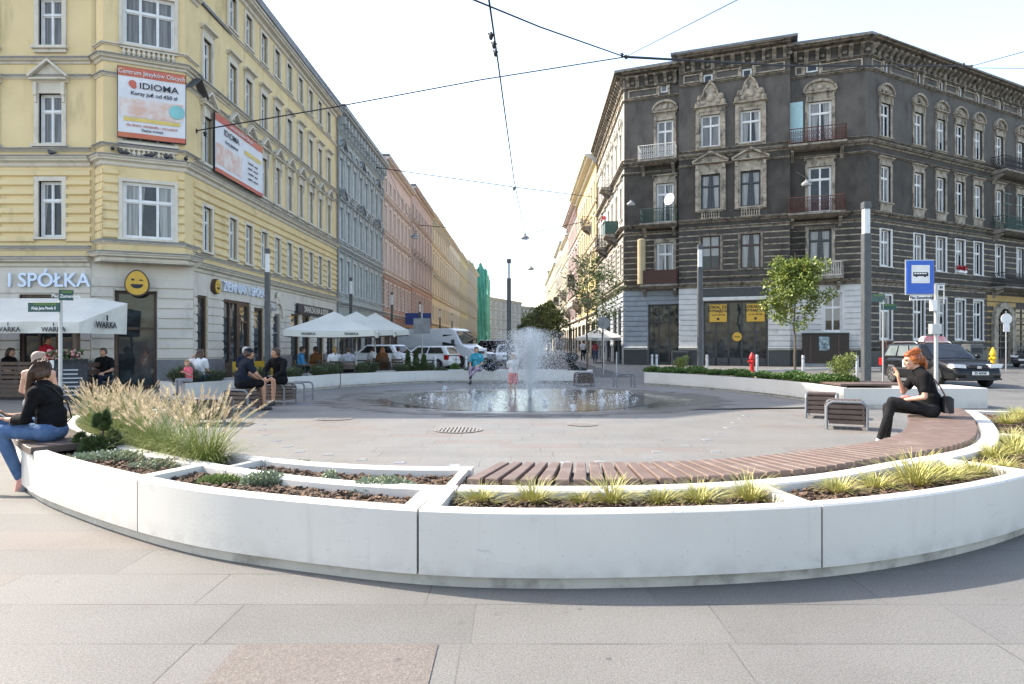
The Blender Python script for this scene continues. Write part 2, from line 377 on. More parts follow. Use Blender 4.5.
def planter(label, a0, a1, co_, ci_, front=True, ribs=(True, True), innerwall=.0, soil_z=.385, cat='planter', group=None, plinth=True):
    am = (a0+a1)/2; base = pt(am, (co_(am)+ci_(am))/2)
    t = thing('concrete_planter', label, cat, base, 0, group)
    sh = MB(); gap = .005/6.0
    ring_wall(sh, co_, off(co_, -TH), a0+gap, a1-gap)
    for k, a in enumerate((a0, a1)):
        if ribs[k]:
            w = .105; rib(sh, a + (1 if k == 0 else -1)*(gap + w/2/co_(a)), off(co_, -TH+.004), off(ci_, innerwall-.004), w)
    if innerwall: ring_wall(sh, off(ci_, innerwall), ci_, a0+gap, a1-gap)
    o = sh.build('shell', M_conc, t); o.location = -base; o.data.set_sharp_from_angle(angle=RD(25)); o.data.polygons.foreach_set('use_smooth', [True]*len(o.data.polygons))
    if plinth:
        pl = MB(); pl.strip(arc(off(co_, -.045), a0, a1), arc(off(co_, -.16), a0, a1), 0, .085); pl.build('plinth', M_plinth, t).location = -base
    so_ = MB(); A = arc(off(co_, -TH+.01), a0, a1); B = arc(off(ci_, innerwall-.01), a0, a1)
    vs = []; fs = []; rows = 5
    for i in range(len(A)):
        for k in range(rows+1):
            p = lerp(A[i], B[i], k/rows); vs.append((p.x, p.y, soil_z + random.uniform(-.012, .014)))
    for i in range(len(A)-1):
        for k in range(rows): q = i*(rows+1)+k; fs.append((q, q+1, q+rows+2, q+rows+1))
    so_.add(vs, fs)
    for _ in range(int(1300*abs(a1-a0))):      # bark chips
        a = random.uniform(a0, a1); p = pt(a, random.uniform(ci_(a)+innerwall+.02, co_(a)-TH-.02))
        q = Matrix.Translation((p.x, p.y, soil_z+.015)) @ Euler((random.uniform(-.5,.5), random.uniform(-.5,.5), random.uniform(0,6.3))).to_matrix().to_4x4()
        w, l = random.uniform(.007,.013), random.uniform(.012,.028); so_.box(-l,l,-w,w,-.006,.006, 0, q)
    so_.build('soil', M_soil, t).location = -base
    return t
aBA = RD(-37.5)
aAB = polar(G(138,478.5,H))[0]; aBC = polar(G(417,510,H))[0]; aCD = polar(G(823,505,H))[0]
aDE = polar(G(965,458,H))[0] - RD(1); aEF = polar(G(1000,433,H))[0]; aEnd = RD(71)
rimr = off(r_mid, -.0)
mid_b = off(r_mid, -.13)
row = 'white concrete planter blocks of the front ring'
PL_A = planter('curved white concrete planter with a dwarf pine and silvery ground cover beside the left bench', aBA, aAB, r_out, r_mid, ribs=(False, True), group=row)
PL_B = planter('long curved white concrete planter with bark mulch and low green mats', aAB, aBC, r_out, r_mid, ribs=(False, True), group=row)
PL_C = planter('curved white concrete planter at front centre with a row of seven pale grass tufts', aBC, aCD, r_out, r_mid, ribs=(True, True), group=row)
PL_D = planter('curved white concrete planter right of the front centre one, with six grass tufts', aCD, aDE, r_out, r_mid, ribs=(False, True), group=row)
PL_E = planter('small planter bay with grass right of the curved bench, nearer of two', aDE, aEF, r_out, r_mid, ribs=(False, True), group=row)
PL_F = planter('small planter bay with grass beyond the curved bench end, farther of two', aEF, aEnd, r_out, r_mid, ribs=(False, True), group=row)
# inner row on the left: wall on the plaza side, rim (r_mid) on the street side
aG0, aG1 = RD(-70), polar(G(250,463,H))[0]; aM1 = polar(G(462,481,H))[0]
def inner_planter(label, a0, a1, ribs, soil_z=.34, rw=.11):
    am = (a0+a1)/2; base = pt(am, r_mid(am)-.35); t = thing('concrete_planter', label, 'planter', base, 0, row)
    sh = MB(); ring_wall(sh, off(r_mid, .0), off(r_mid, -.12), a0, a1); ring_wall(sh, off(r_in, .12), r_in, a0, a1)
    for k, a in enumerate((a0, a1)):
        if ribs[k]: rib(sh, a+(1 if k == 0 else -1)*.06/r_mid(a), off(r_mid, -.11), off(r_in, .11), .11 if k == 0 else .06)
    o = sh.build('shell', M_conc, t); o.location = -base; o.data.set_sharp_from_angle(angle=RD(25)); o.data.polygons.foreach_set('use_smooth', [True]*len(o.data.polygons))
    so_ = MB(); A = arc(off(r_mid, -.11), a0, a1); B = arc(off(r_in, .11), a0, a1); so_.strip(A, B, .1, soil_z)
    for _ in range(int(1500*abs(a1-a0))):
        a = random.uniform(a0, a1); p = pt(a, random.uniform(r_in(a)+.14, r_mid(a)-.14))
        q = Matrix.Translation((p.x, p.y, soil_z+.012)) @ Euler((random.uniform(-.5,.5), random.uniform(-.5,.5), random.uniform(0,6.3))).to_matrix().to_4x4()
        w, l = random.uniform(.007,.013), random.uniform(.012,.028); so_.box(-l,l,-w,w,-.006,.006, 0, q)
    so_.build('soil', M_soil, t).location = -base; return t
inner_planter('white concrete planter full of tall feathery fountain grass behind the left bench', aG0, aG1, (True, True), .36)
inner_planter('narrow white planter of bare bark mulch on the plaza side, between grasses and slatted bench', aG1+RD(.15), aM1, (False, True), .39)
# rim that carries the bench on the right
base = pt(RD(15), r_mid(RD(15)))
t = thing('bench_wall', 'white concrete base wall under the curved slatted bench', 'low wall', base)
sh = MB(); ring_wall(sh, off(r_mid, .0), off(r_mid, -.17), aM1+RD(.1), aEnd, .0, H-.002)
ring_wall(sh, off(r_mid, -.175), off(r_mid, -.33), aM1+RD(.1), aEnd, .0, H-.045); ring_wall(sh, off(r_in, .30), off(r_in, .12), aM1+RD(.1), aEnd, .0, H-.045)
o = sh.build('shell', M_conc, t); o.location = -base
o.data.set_sharp_from_angle(angle=RD(25)); o.data.polygons.foreach_set('use_smooth', [True]*len(o.data.polygons))

# ---- benches
M_plank = mat('brown_decking', (.115,.078,.064), (.15,.104,.086), 6, rough=.6, bump=.15, bscale=60, dirt=((.19,.155,.135), 3, .55, .75, (1,1,1)), stretch=(1,1,1))
M_plankd = mat('dark_decking', (.075,.052,.045), (.105,.075,.063), 6, rough=.5, bump=.12, bscale=60)
M_steel = mat('grey_steel', (.15,.16,.175), (.19,.20,.215), 8, rough=.5, metal=.15)
FAN = [(-8,-24),(-6,-21),(4.5,0),(15,20),(30,42),(38,50),(45,57),(58,68),(72,80),(80,84)]
def fan(a):
    d = math.degrees(a)
    for (x0,y0),(x1,y1) in zip(FAN, FAN[1:]):
        if d <= x1: return RD(lerp(y0, y1, max(0,(d-x0))/(x1-x0)))
    return RD(FAN[-1][1])
def slats(co_, ci_, a0, a1, pitch, w, z0, z1, fanned=True):
    mb = MB(); a = a0
    while a < a1:
        p = pt(a, co_(a)); al = fan(a) if fanned else a
        d = Vector((-math.sin(al), math.cos(al), 0))
        if fanned:
            L = None; k = .2
            while k < 2.0:                    # run inward until the plank meets the inner edge
                q = p + d*k; qa, qr = polar(q)
                if qr <= ci_(qa): L = k; break
                k += .01
            L = L or .9
        else: L = co_(a)-ci_(a)
        s = Vector((d.y, -d.x, 0))
        jit = random.uniform(-.003, .003); q = p + d*L; w1 = w/2; w2 = w/2 * (.80 if fanned else .9)
        pts = [(p - s*w1 - d*jit), (p + s*w1 - d*jit), (q + s*w2), (q - s*w2)]
        zz = z1 + random.uniform(-.0015, .0015)
        b = .006; ins = [lerp(v, (pts[0]+pts[1]+pts[2]+pts[3])/4, 0) for v in pts]
        vs = [(v.x, v.y, z0) for v in pts] + [(v.x, v.y, zz-b) for v in pts]
        c = (pts[0]+pts[2])/2; top = [pts[0]+s*b+d*b, pts[1]-s*b+d*b, pts[2]-s*b-d*b, pts[3]+s*b-d*b]
        vs += [(v.x, v.y, zz) for v in top]
        fs = [(3,2,1,0),(8,9,10,11)] + [(i,(i+1)%4,4+(i+1)%4,4+i) for i in range(4)] + [(4+i,4+(i+1)%4,8+(i+1)%4,8+i) for i in range(4)]
        mb.add(vs, fs); da = .0
        tdir = pt(a+.001, co_(a+.001))-pt(a, co_(a)); spd = tdir.length/.001
        proj = abs(tdir.normalized().dot(s)) if fanned else 1
        a += pitch/spd/max(.5, proj)
    return mb
b_out = off(r_mid, -.20); b_in = off(r_in, .02)
base = pt(RD(15), r_mid(RD(15)))
t = thing('curved_bench', 'long curved bench of brown wooden slats sweeping right where the red-haired woman sits', 'bench', base)
slats(b_out, b_in, aM1+RD(.7), aEnd-RD(1), .120, .094, H-.02, H+.035).build('slats', M_plank, t).location = -base
fr = MB()
for k in (.12, .75): 
    c = lambda a, k=k: lerp(b_out(a), b_in(a), k)
    fr.strip(arc(c, aM1+RD(3), aEnd-RD(2)), arc(off(c, -.04), aM1+RD(3), aEnd-RD(2)), H-.042, H-.021)
fr.build('rail', M_steel, t).location = -base
aL0 = RD(-68)
base = pt(RD(-50), r_out(RD(-50)))
t = thing('curved_bench', 'dark wooden bench end of the ring where the woman in jeans sits', 'bench', base)
slats(off(r_out, .02), off(r_mid, .005), aL0, aBA-RD(.4), .105, .097, H-.03, H+.03, False).build('slats', M_plankd, t).location = -base
t2 = thing('bench_wall', 'white concrete base wall under the left bench, ending in a clean vertical edge', 'low wall', base)
sh = MB(); ring_wall(sh, r_out, off(r_out, -TH), aL0, aBA-RD(.06), .075, H-.031); ring_wall(sh, off(r_mid, .12), off(r_mid, .005), aL0, aBA-RD(.06), .0, H-.031)
rib(sh, aL0+RD(.5), off(r_out, -.01), off(r_mid, .01), .1, H-.03)
o = sh.build('shell', M_conc, t2); o.location = -base
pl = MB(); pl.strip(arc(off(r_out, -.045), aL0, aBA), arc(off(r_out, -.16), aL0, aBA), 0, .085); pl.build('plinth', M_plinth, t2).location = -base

# ---- far planters
def offset_poly(pts, w, c=CEN):
    out = []
    for i, p in enumerate(pts):
        d = (pts[min(i+1,len(pts)-1)]-pts[max(i-1,0)]).normalized(); n = Vector((d.y, -d.x, 0))
        if n.dot(p-c) < 0: n = -n
        out.append(p+n*w)
    return out
def spline(pts, n=8):
    out = []
    for i in range(len(pts)-1):
        p0, p1, p2, p3 = pts[max(i-1,0)], pts[i], pts[i+1], pts[min(i+2,len(pts)-1)]
        for k in range(n):
            t_ = k/n
            out.append(.5*((2*p1)+(p2-p0)*t_+(2*p0-5*p1+4*p2-p3)*t_*t_+(3*p1-p0-3*p2+p3)*t_**3))
    out.append(pts[-1]); return out
RING_C = Vector((0, 15, 0))
def far_planter(label, pts, width, soil=True, joints=()):
    A = spline(pts); base = A[len(A)//2].copy(); A = [p-base for p in A]; c = RING_C-base
    B = offset_poly(A, TH, c); C_ = offset_poly(A, width-TH, c); D = offset_poly(A, width, c); E = offset_poly(A, .05, c)
    t = thing('concrete_planter', label, 'planter', base, 0, 'white concrete planters round the fountain')
    sh = MB(); sh.strip(A, B, .075, H); sh.strip(C_, D, .075, H)
    for k in (0, -1):
        j = 1 if k == 0 else -2; d = (A[j]-A[k]).normalized()*TH
        sh.prism([p[:2] for p in (lerp(B[k],C_[k],-.004), lerp(C_[k],B[k],-.004), lerp(C_[k],B[k],-.004)+d, lerp(B[k],C_[k],-.004)+d)], .076, H-.003)
    sh.build('shell', M_conc, t)
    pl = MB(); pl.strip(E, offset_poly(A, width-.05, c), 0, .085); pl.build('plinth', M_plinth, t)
    sl_ = MB(); ins_ = lambda Z: [lerp(Z[0], Z[1], .3)] + Z[1:-1] + [lerp(Z[-1], Z[-2], .3)]; sl_.strip(ins_(B), ins_(C_), .1, .38); sl_.build('soil', M_soil, t)
    return t, [p+base for p in A], [p+base for p in D]
GB = [(185,401),(206,399.5),(250,395.5),(306,391),(340,387.7)]
FL1, FA1, FD1 = far_planter('curved white concrete planter at back left below the cafe parasols', [G(*p) for p in GB], 1.3)
FL2, FA2, FD2 = far_planter('curved white concrete planter at the back where the woman in turquoise sits', [G(*p) for p in [(341,387.6),(373,385.7),(420,383.3),(470,382.6),(530,382.6),(590,383.2)]], 1.3)
FR, FA3, FD3 = far_planter('curved white concrete planter on the right filled with low green shrubs', [Vector(p) for p in [(4.6,23.4,0),(5.6,21.9,0),(6.4,20.3,0),(7.0,18.6,0),(7.3,17.0,0),(7.35,15.6,0),(7.3,14.8,0)]], 1.6)
# bench over the near end of the right planter
b0 = FA3[-1]; e0 = FD3[-1]
t = thing('slatted_bench', 'brown slatted bench top at the near end of the right planter', 'bench', (8.4, 16.2, 0))
mb = MB()
for k in range(13): mb.bbox(-.75+.0, .85, -.55+k*.1, -.55+k*.1+.085, H+.002, H+.045, .006)
mb.build('slats', M_plank, t)
mb = MB()
for x in (-.6, .7): mb.box(x-.02, x+.02, -.5, .7, .38, H+.001)
mb.build('rail', M_steel, t)
t = thing('concrete_block', 'white concrete block closing the ring behind the red-haired woman', 'concrete block', (9.6, 15.6, 0))
mb = MB(); mb.bbox(-.62, .9, -.78, .5, .0, H, .012); mb.build('shell', M_conc, t)

# ---- stools: bent steel hoops with brown slats over two of three sides
def make_stool(label):
    t = thing('slatted_stool', label, 'stool', (0,0,0), 0, 'slatted steel stools on the plaza')
    w, d, h = .30, .26, .46
    for sy in (-1, 1):
        mb = MB(); pts = [(-w,0,0),(-w,0,h-.09),(-w+.03,0,h-.03),(-w+.09,0,h),(w-.09,0,h),(w-.03,0,h-.03),(w,0,h-.09),(w,0,0)]
        mb.tube([(x, sy*d, z) for x, _, z in pts], .022, 8); mb.box(-w-.04,-w+.04,sy*d-.03,sy*d+.03,0,.012); mb.box(w-.04,w+.04,sy*d-.03,sy*d+.03,0,.012)
        mb.build('hoop', M_steel, t, smooth=True)
    for sx in (-1, 1):
        mb = MB()
        for k in range(4): z = .10+k*.085; mb.bbox(sx*w-.014, sx*w+.014, -d+.02, d-.02, z, z+.062, .004)
        mb.build('side_slats', M_plankd, t)
    for sy in (-1, 1):
        mb = MB()
        for k in range(4): z = .10+k*.085; mb.bbox(-w+.03, w-.03, sy*d-.012, sy*d+.012, z, z+.062, .004)
        mb.build('side_slats', M_plankd, t)
    mb = MB()
    for k in range(5): x = -w+.065+k*.098; mb.bbox(x, x+.078, -d+.02, d-.02, h-.012, h+.022, .005)
    mb.build('seat', M_plankd, t)
    return t
p = G(846, 428.5); st0 = make_stool('slatted steel and wood stool standing alone nearest the red-haired woman'); st0.location = (p.x, p.y, 0); st0.rotation_euler.z = RD(-24)
for (x, y, rz, lab) in [(822, 417.5, 62, 'slatted steel and wood stool partly behind another near the red-haired woman'),
        (211, 424, 8, 'dark slatted stool standing behind the tall fountain grass'),
        (243, 411, -14, 'dark slatted stool under the man in the cap'),
        (279, 403.5, -14, 'dark slatted stool under the man in the black sweatshirt'),
        (584, 386, 4, 'dark slatted stool standing right of the fountain by the pushchair')]:
    q = G(x, y); dup(st0, (q.x, q.y, 0), RD(rz), lab)
def make_rack(label):
    t = thing('steel_hoop_stand', label, 'bike stand', (0,0,0), 0, 'bare steel hoop stands')
    for sy in (-1, 1):
        mb = MB(); w, h = .30, .46
        pts = [(-w,0),(-w,h-.09),(-w+.03,h-.03),(-w+.09,h),(w-.09,h),(w-.03,h-.03),(w,h-.09),(w,0)]
        mb.tube([(x, sy*.2, z) for x, z in pts], .024, 8); mb.build('hoop', M_steel, t, smooth=True)
    mb = MB()
    for x in (-.3, .3): mb.tube([(x, -.2, .12), (x, .2, .12)], .014, 6)
    mb.tube([(0,-.2,.46),(0,.2,.46)], .014, 6); mb.build('crossbar', M_steel, t)
    return t
q = G(298, 400.5); r0 = make_rack('bare grey steel hoop stand beside the man in the black sweatshirt'); r0.location = (q.x, q.y, 0); r0.rotation_euler.z = RD(-14)
q = G(624, 387.5); dup(r0, (q.x, q.y, 0), RD(6), 'bare grey steel hoop stand right of the fountain spray')

# ---- ground details in the plaza
M_grate = mat('cast_iron', (.17,.16,.15), (.24,.225,.21), 20, rough=.7)
M_dark = mat('black_gap', (.012,.012,.012), rough=.9)
def plaza_sheet():
    pts = arc(r_in, aG0, aEnd) ; pts = [p for p in pts]
    out = [(p.x, p.y, .004) for p in pts] + [(6.9,12.5,.004),(7.3,15.2,.004)] + [(p.x, p.y, .004) for p in reversed(FA3)] + [(3.2,24,.004)] + [(p.x,p.y,.004) for p in reversed(FA2)] + [(p.x,p.y,.004) for p in reversed(FA1)]+[(-7,13.5,.004)]
    mb = MB(); c = (0, 14, .004); n = len(out)
    mb.add([c]+out, [(0, 1+i, 1+(i+1) % n) for i in range(n)]); return mb
tag(plaza_sheet().build('plaza_paving', M_plaza, fix=True), kind='structure')
def manhole(label, x, y, r, slots=True):
    q = G(x, y); t = thing('manhole_grate', label, 'manhole cover', (q.x, q.y, .004))
    mb = MB(); n = 28
    mb.add([(r*1.0*math.cos(2*math.pi*i/n)*k, r*math.sin(2*math.pi*i/n)*k, .012) for k in (1, .88) for i in range(n)], [(i, (i+1) % n, n+(i+1) % n, n+i) for i in range(n)])
    mb.build('rim', M_grate, t)
    mb = MB(); mb.add([(r*.89*math.cos(2*math.pi*i/n), r*.89*math.sin(2*math.pi*i/n), .004) for i in range(n)], [tuple(range(n))]); mb.build('well', M_dark if slots else M_grate, t)
    mb = MB()
    for k in range(-5, 6):
        x0 = k*r*.155; hh = math.sqrt(max(0, (r*.88)**2-x0*x0)); mb.box(x0-r*.045, x0+r*.045, -hh, hh, .0045, .012)
    mb.box(-r*.85, r*.85, -.02, .02, .006, .013); mb.build('bars', M_grate, t)
manhole('round cast iron drain grate in the pale paving before the fountain', 458, 430.5, .40)
manhole('round drain grate at the left edge of the wet paving', 334, 419, .36)
manhole('small flat cover right of the grate before the fountain', 582, 425, .27)
M_lampglass = mat('frosted_plate', (.24,.25,.26), (.30,.31,.32), 10, rough=.25, spec=.6)
lights = [(716,452),(686,446),(657,452),(707,440),(720,433),(728,428),(735,423),(742,419),(746,416),(268,421),(262,425),(262,430),(266,435),(276,441),(288,447),(300,452),(328,455),(362,460),(400,463),(455,466),(566,463),(600,462),(650,458)]
pr = None
for i, (x, y) in enumerate(lights):
    q = G(x, y)
    if pr is None:
        mb = MB(); mb.bbox(-.06,.06,-.06,.06,0,.005,.002); me = mb.mesh('floor_light', M_lampglass); pr = 1
    o = link('floor_light', me, None, (q.x, q.y, .004)); o.rotation_euler.z = random.uniform(-.3,.3)
    side = 'right part of the plaza' if x > 500 else 'left part of the plaza'
    tag(o, 'small square light plate set flush in the paving, %s' % side, 'floor light', 'floor light plates in the %s' % side)
# ---------------------------------------------------------------- facade kit
M_glass = glassmat('window_glass', (.014,.016,.019), (.34,.335,.32), .45)
M_shopglass = glassmat('shop_glass', (.02,.024,.026), (.05,.05,.05), .0, .03)
M_white = mat('white_paint', (.72,.72,.71), (.62,.62,.61), 5, rough=.45)
M_wood = mat('dark_brown_wood', (.055,.032,.022), (.085,.05,.035), 8, rough=.5, stretch=(1,1,.2))
M_lead = mat('grey_lead', (.16,.165,.17), (.22,.225,.23), 3, rough=.55)
M_roof = mat('roof_tin', (.12,.12,.125), (.18,.18,.185), 2, rough=.5)
M_core = mat('interior_dark', (.02,.02,.02), rough=.95)

class Face:
    """one straight wall: u along it, v up, negative y out of it"""
    def __init__(s, root, p, d):
        s.root = root; s.p = Vector((p[0], p[1], 0)); s.d = Vector((d[0], d[1], 0)).normalized(); s.ang = math.atan2(s.d.y, s.d.x)
        s.n = Vector((s.d.y, -s.d.x, 0))
    def put(s, mb, name, m, parent=None, smooth=False, at=(0,0,0)):
        if parent is not None: return mb.build(name, m, parent, smooth)
        return mb.build(name, m, s.root, smooth, s.loc(*at), s.ang)
    def loc(s, u, v=0.0, out=0.0):
        q = s.p + s.d*u + s.n*out; return Vector((q.x, q.y, v)) - s.root.location
    def world(s, u, v=0.0, out=0.0): return s.loc(u, v, out) + s.root.location
    def u(s, x):                              # position along the wall seen at photo column x
        k = (x-512)/F; return (k*s.p.y - s.p.x)/(s.d.x - k*s.d.y)
    def z(s, x, y):
        q = s.p + s.d*s.u(x); return CH + (HY-y)/F*q.y
def wall_mb(L, v0, v1, holes, reveal=.2, u0=0.0):
    mb = MB(); us = sorted({u0, L, *[h[0] for h in holes], *[h[1] for h in holes]}); vs = sorted({v0, v1, *[h[2] for h in holes], *[h[3] for h in holes]})
    us = [x for x in us if u0-1e-6 <= x <= L+1e-6]; vs = [x for x in vs if v0-1e-6 <= x <= v1+1e-6]
    for i in range(len(us)-1):
        j = 0
        while j < len(vs)-1:
            cu, cv = (us[i]+us[i+1])/2, (vs[j]+vs[j+1])/2
            if any(h[0] < cu < h[1] and h[2] < cv < h[3] for h in holes): j += 1; continue
            k = j
            while k+1 < len(vs)-1 and not any(h[0] < cu < h[1] and h[2] < (vs[k+1]+vs[k+2])/2 < h[3] for h in holes): k += 1
            mb.poly([(us[i],0,vs[j]),(us[i+1],0,vs[j]),(us[i+1],0,vs[k+1]),(us[i],0,vs[k+1])]); j = k+1
    for a, b, c, d in holes:
        mb.poly([(a,0,c),(a,0,d),(a,reveal,d),(a,reveal,c)]); mb.poly([(b,0,c),(b,reveal,c),(b,reveal,d),(b,0,d)])
        mb.poly([(a,0,d),(b,0,d),(b,reveal,d),(a,reveal,d)]); mb.poly([(a,0,c),(a,reveal,c),(b,reveal,c),(b,0,c)])
    mb.weld = True; return mb
def bands_mb(L, v0, v1, n, holes, gap=.04, proud=.035, margin=0.0, u0=0.0, mb=None, ch=.015):
    mb = mb or MB(); h = (v1-v0)/n
    for k in range(n):
        a, b = v0+k*h+gap/2, v0+(k+1)*h-gap/2
        cuts = sorted((x[0]-margin, x[1]+margin) for x in holes if x[2] < b and x[3] > a); u = u0; segs = []
        for c, d in cuts:
            if c > u: segs.append((u, c))
            u = max(u, d)
        if u < L: segs.append((u, L))
        for c, d in segs:
            if d-c < .06: continue
            mb.add([(c,.002,a),(d,.002,a),(d,.002,b),(c,.002,b),(c+.004,-proud,a+ch),(d-.004,-proud,a+ch),(d-.004,-proud,b-ch),(c+.004,-proud,b-ch)],
                   [(4,5,6,7),(0,1,5,4),(1,2,6,5),(2,3,7,6),(3,0,4,7)])
    return mb
def mould(mb, u0, u1, prof, m=0):             # prof: (out, v) from bottom to top, closed against the wall
    pts = [(.003, prof[0][1])] + [(-o, v) for o, v in prof] + [(.003, prof[-1][1])]
    mb.prism(pts, u0, u1, 'x', m); return mb
CORN = lambda v, h, o: [(.02,v),(.25*o,v+.12*h),(.3*o,v+.4*h),(.75*o,v+.55*h),(.8*o,v+.7*h),(o,v+.8*h),(o,v+h)]
LEDGE = lambda v, h, o: [(.3*o,v),(.45*o,v+.35*h),(o,v+.55*h),(o,v+.85*h),(.8*o,v+h)]

_kit = {}
def casement(w, h, fw=.06, mull=1, trans=.66, deep=.13, sash=.035):
    """frame mesh and pane mesh, origin at the middle of the sill on the wall plane"""
    key = ('c', round(w,3), round(h,3), fw, mull, trans, deep)
    if key in _kit: return _kit[key]
    f = MB(); x = w/2; y0, y1 = deep-.05, deep+.03
    f.box(-x, -x+fw, y0, y1, 0, h); f.box(x-fw, x, y0, y1, 0, h); f.box(-x+fw, x-fw, y0, y1, 0, fw); f.box(-x+fw, x-fw, y0, y1, h-fw, h)
    zt = h*trans if trans else None; xs = [-x+fw] + [ -x + w*(i+1)/(mull+1) for i in range(mull)] + [x-fw]
    if zt: f.box(-x+fw, x-fw, y0-.012, y1, zt-fw*.55, zt+fw*.55)
    for c in xs[1:-1]: f.box(c-fw*.55, c+fw*.55, y0-.006, y1-.001, fw, h-fw)
    cells = [(fw, zt-fw*.5), (zt+fw*.5, h-fw)] if zt else [(fw, h-fw)]
    for i in range(len(xs)-1):
        for a, b in cells:
            l, r = xs[i]+.004, xs[i+1]-.004; ys, ye = y0+.022, y1-.01
            f.box(l, l+sash, ys, ye, a, b); f.box(r-sash, r, ys, ye, a, b); f.box(l+sash, r-sash, ys, ye, a, a+sash); f.box(l+sash, r-sash, ys, ye, b-sash, b)
    p = MB()
    for i in range(len(xs)-1):
        for a, b in cells: p.poly([(xs[i],deep,a),(xs[i+1],deep,a),(xs[i+1],deep,b),(xs[i],deep,b)])
    _kit[key] = (f.mesh('window_frame'), p.mesh('window_pane', M_glass)); return _kit[key]
def surround(kind, w, h, tw=.14, sc=1.0):
    """stone trim round an opening; origin at the middle of the sill on the wall plane"""
    key = ('s', kind, round(w,3), round(h,3), tw, sc)
    if key in _kit: return _kit[key]
    s = MB(); x = w/2; pr = .06
    def jambs():
        s.box(-x-tw, -x, -pr, .002, 0, h+tw); s.box(x, x+tw, -pr, .002, 0, h+tw); s.box(-x, x, -pr, .002, h, h+tw)
    def sill(): s.box(-x-tw-.05, x+tw+.05, -.14, .003, -.09, -.003); s.box(-x-tw, x+tw, -.07, .003, -.2, -.092)
    X = x+tw+.07
    if kind == 'plain': jambs(); s.box(-x-tw-.02, x+tw+.02, -.1, .003, -.07, -.003)
    elif kind == 'flat':
        jambs(); sill(); s.box(-x-tw*.6, x+tw*.6, -.05, .003, h+tw+.002, h+tw+.17*sc)
        mould(s, -X, X, LEDGE(h+tw+.172*sc, .16*sc, .2))
    elif kind in ('tri', 'seg', 'rich'):
        jambs(); sill(); e = h+tw; s.box(-x-tw*.7, x+tw*.7, -.05, .003, e+.002, e+.2*sc)
        for q in (-1, 1):                      # consoles
            s.box(q*(x+tw*.5)-.05, q*(x+tw*.5)+.05, -.13, -.062, e-.2, e+.19*sc); s.box(q*(x+tw*.5)-.035, q*(x+tw*.5)+.035, -.10, -.062, e-.42, e-.202)
        mould(s, -X, X, LEDGE(e+.202*sc, .13*sc, .2)); b = e+.334*sc
        if kind == 'tri':
            a = .52*sc; t = .09
            s.prism([(-X,b),(X,b),(0,b+a)], -.06, .003, 'y')
            for q in (-1, 1):
                dx, dz = X, a; L = math.hypot(dx, dz); nx, nz = dz/L*t, dx/L*t
                pts = [(q*(X+.03),b),(q*(X+.03)+q*nx*.4,b+nz),(0,b+a+nz*1.15),(0,b+a)]
                s.prism(pts if q > 0 else pts[::-1], -.21, .003, 'y')
        else:
            n = 10; R = X; ht = .5*sc
            arc_ = [(-R*math.cos(math.pi*i/n), b+ht*math.sin(math.pi*i/n)) for i in range(n+1)]
            s.prism(arc_[::-1], -.06, .003, 'y'); out = [(px*1.08, b+(pz-b)*1.2+.03) for px, pz in arc_]
            for i in range(n): s.prism([arc_[i+1], arc_[i], out[i], out[i+1]][::-1], -.2, .003, 'y')
            s.ell((0,-.09,b+ht*.45), (.16*sc,.09,.15*sc), 8, 6)
            for q in (-1,1): s.ell((q*X*.5,-.07,b+ht*.28), (.13,.06,.09), 8, 5)
    elif kind == 'gable':                      # tall carved crown over a window: steps, scrolls, a round boss
        jambs(); sill(); e = h+tw; s.box(-x-tw-.1, x+tw+.1, -.1, .003, e+.002, e+.2)
        for q in (-1, 1):
            s.box(q*(x+tw)-.11, q*(x+tw)+.11, -.14, .003, -.2, e+.0)
            for z in (.35, .95, 1.5): s.box(q*(x+tw)-.13, q*(x+tw)+.13, -.17, -.142, z, z+.12)
            s.ell((q*(x+tw),-.12,e+.5), (.17,.12,.26), 10, 7); s.ell((q*(x+tw*.2),-.1,e+.95), (.2,.1,.2), 10, 7)
        mould(s, -x-tw-.25, x+tw+.25, LEDGE(e+.2, .16, .26)); b = e+.36
        o_ = [(-x-tw-.1,b),(x+tw+.1,b),(x+tw,b+.45),(x*.75,b+.75),(x*.62,b+1.1),(x*.3,b+1.42),(0,b+1.56),(-x*.3,b+1.42),(-x*.62,b+1.1),(-x*.75,b+.75),(-x-tw,b+.45)]
        s.prism(o_, -.09, .003, 'y')
        for (ax,az),(bx,bz) in zip(o_[2:], o_[3:]+o_[:0]): s.tube([(ax,-.12,az),(bx,-.12,bz)], .075, 6)
        s.lathe([(.26,0),(.26,.05),(.2,.09),(.1,.11)], (0,0,0), 12, 0, Matrix.Translation((0,-.09,b+.52)) @ Matrix.Rotation(RD(90),4,'X'))
        for q in (-1,1): s.ell((q*x*.42,-.1,b+1.0), (.12,.07,.16), 8, 6); s.ell((q*x*.75,-.1,b+.25), (.16,.07,.13), 8, 6)
        s.ell((0,-.12,b+1.62), (.12,.08,.14), 8, 6)
    elif kind == 'pent':                       # low gable over the window joined to a deep ledge
        jambs(); sill(); e = h+tw
        for q in (-1, 1):
            s.box(q*(x+tw)-.12, q*(x+tw)+.12, -.12, .003, -.15, e+.1)
            for z in (.3, .8, 1.3, 1.8): s.box(q*(x+tw)-.08, q*(x+tw)+.08, -.15, -.122, z, z+.3)
            s.box(q*(x+tw)-.1, q*(x+tw)+.1, -.2, .003, e+.102, e+.4)
        s.box(-x-tw, x+tw, -.07, .003, e+.002, e+.4); b = e+.4; X = x+tw+.3
        mould(s, -X, X, LEDGE(b, .14, .3)); s.prism([(-X,b+.14),(X,b+.14),(0,b+.75)], -.08, .003, 'y')
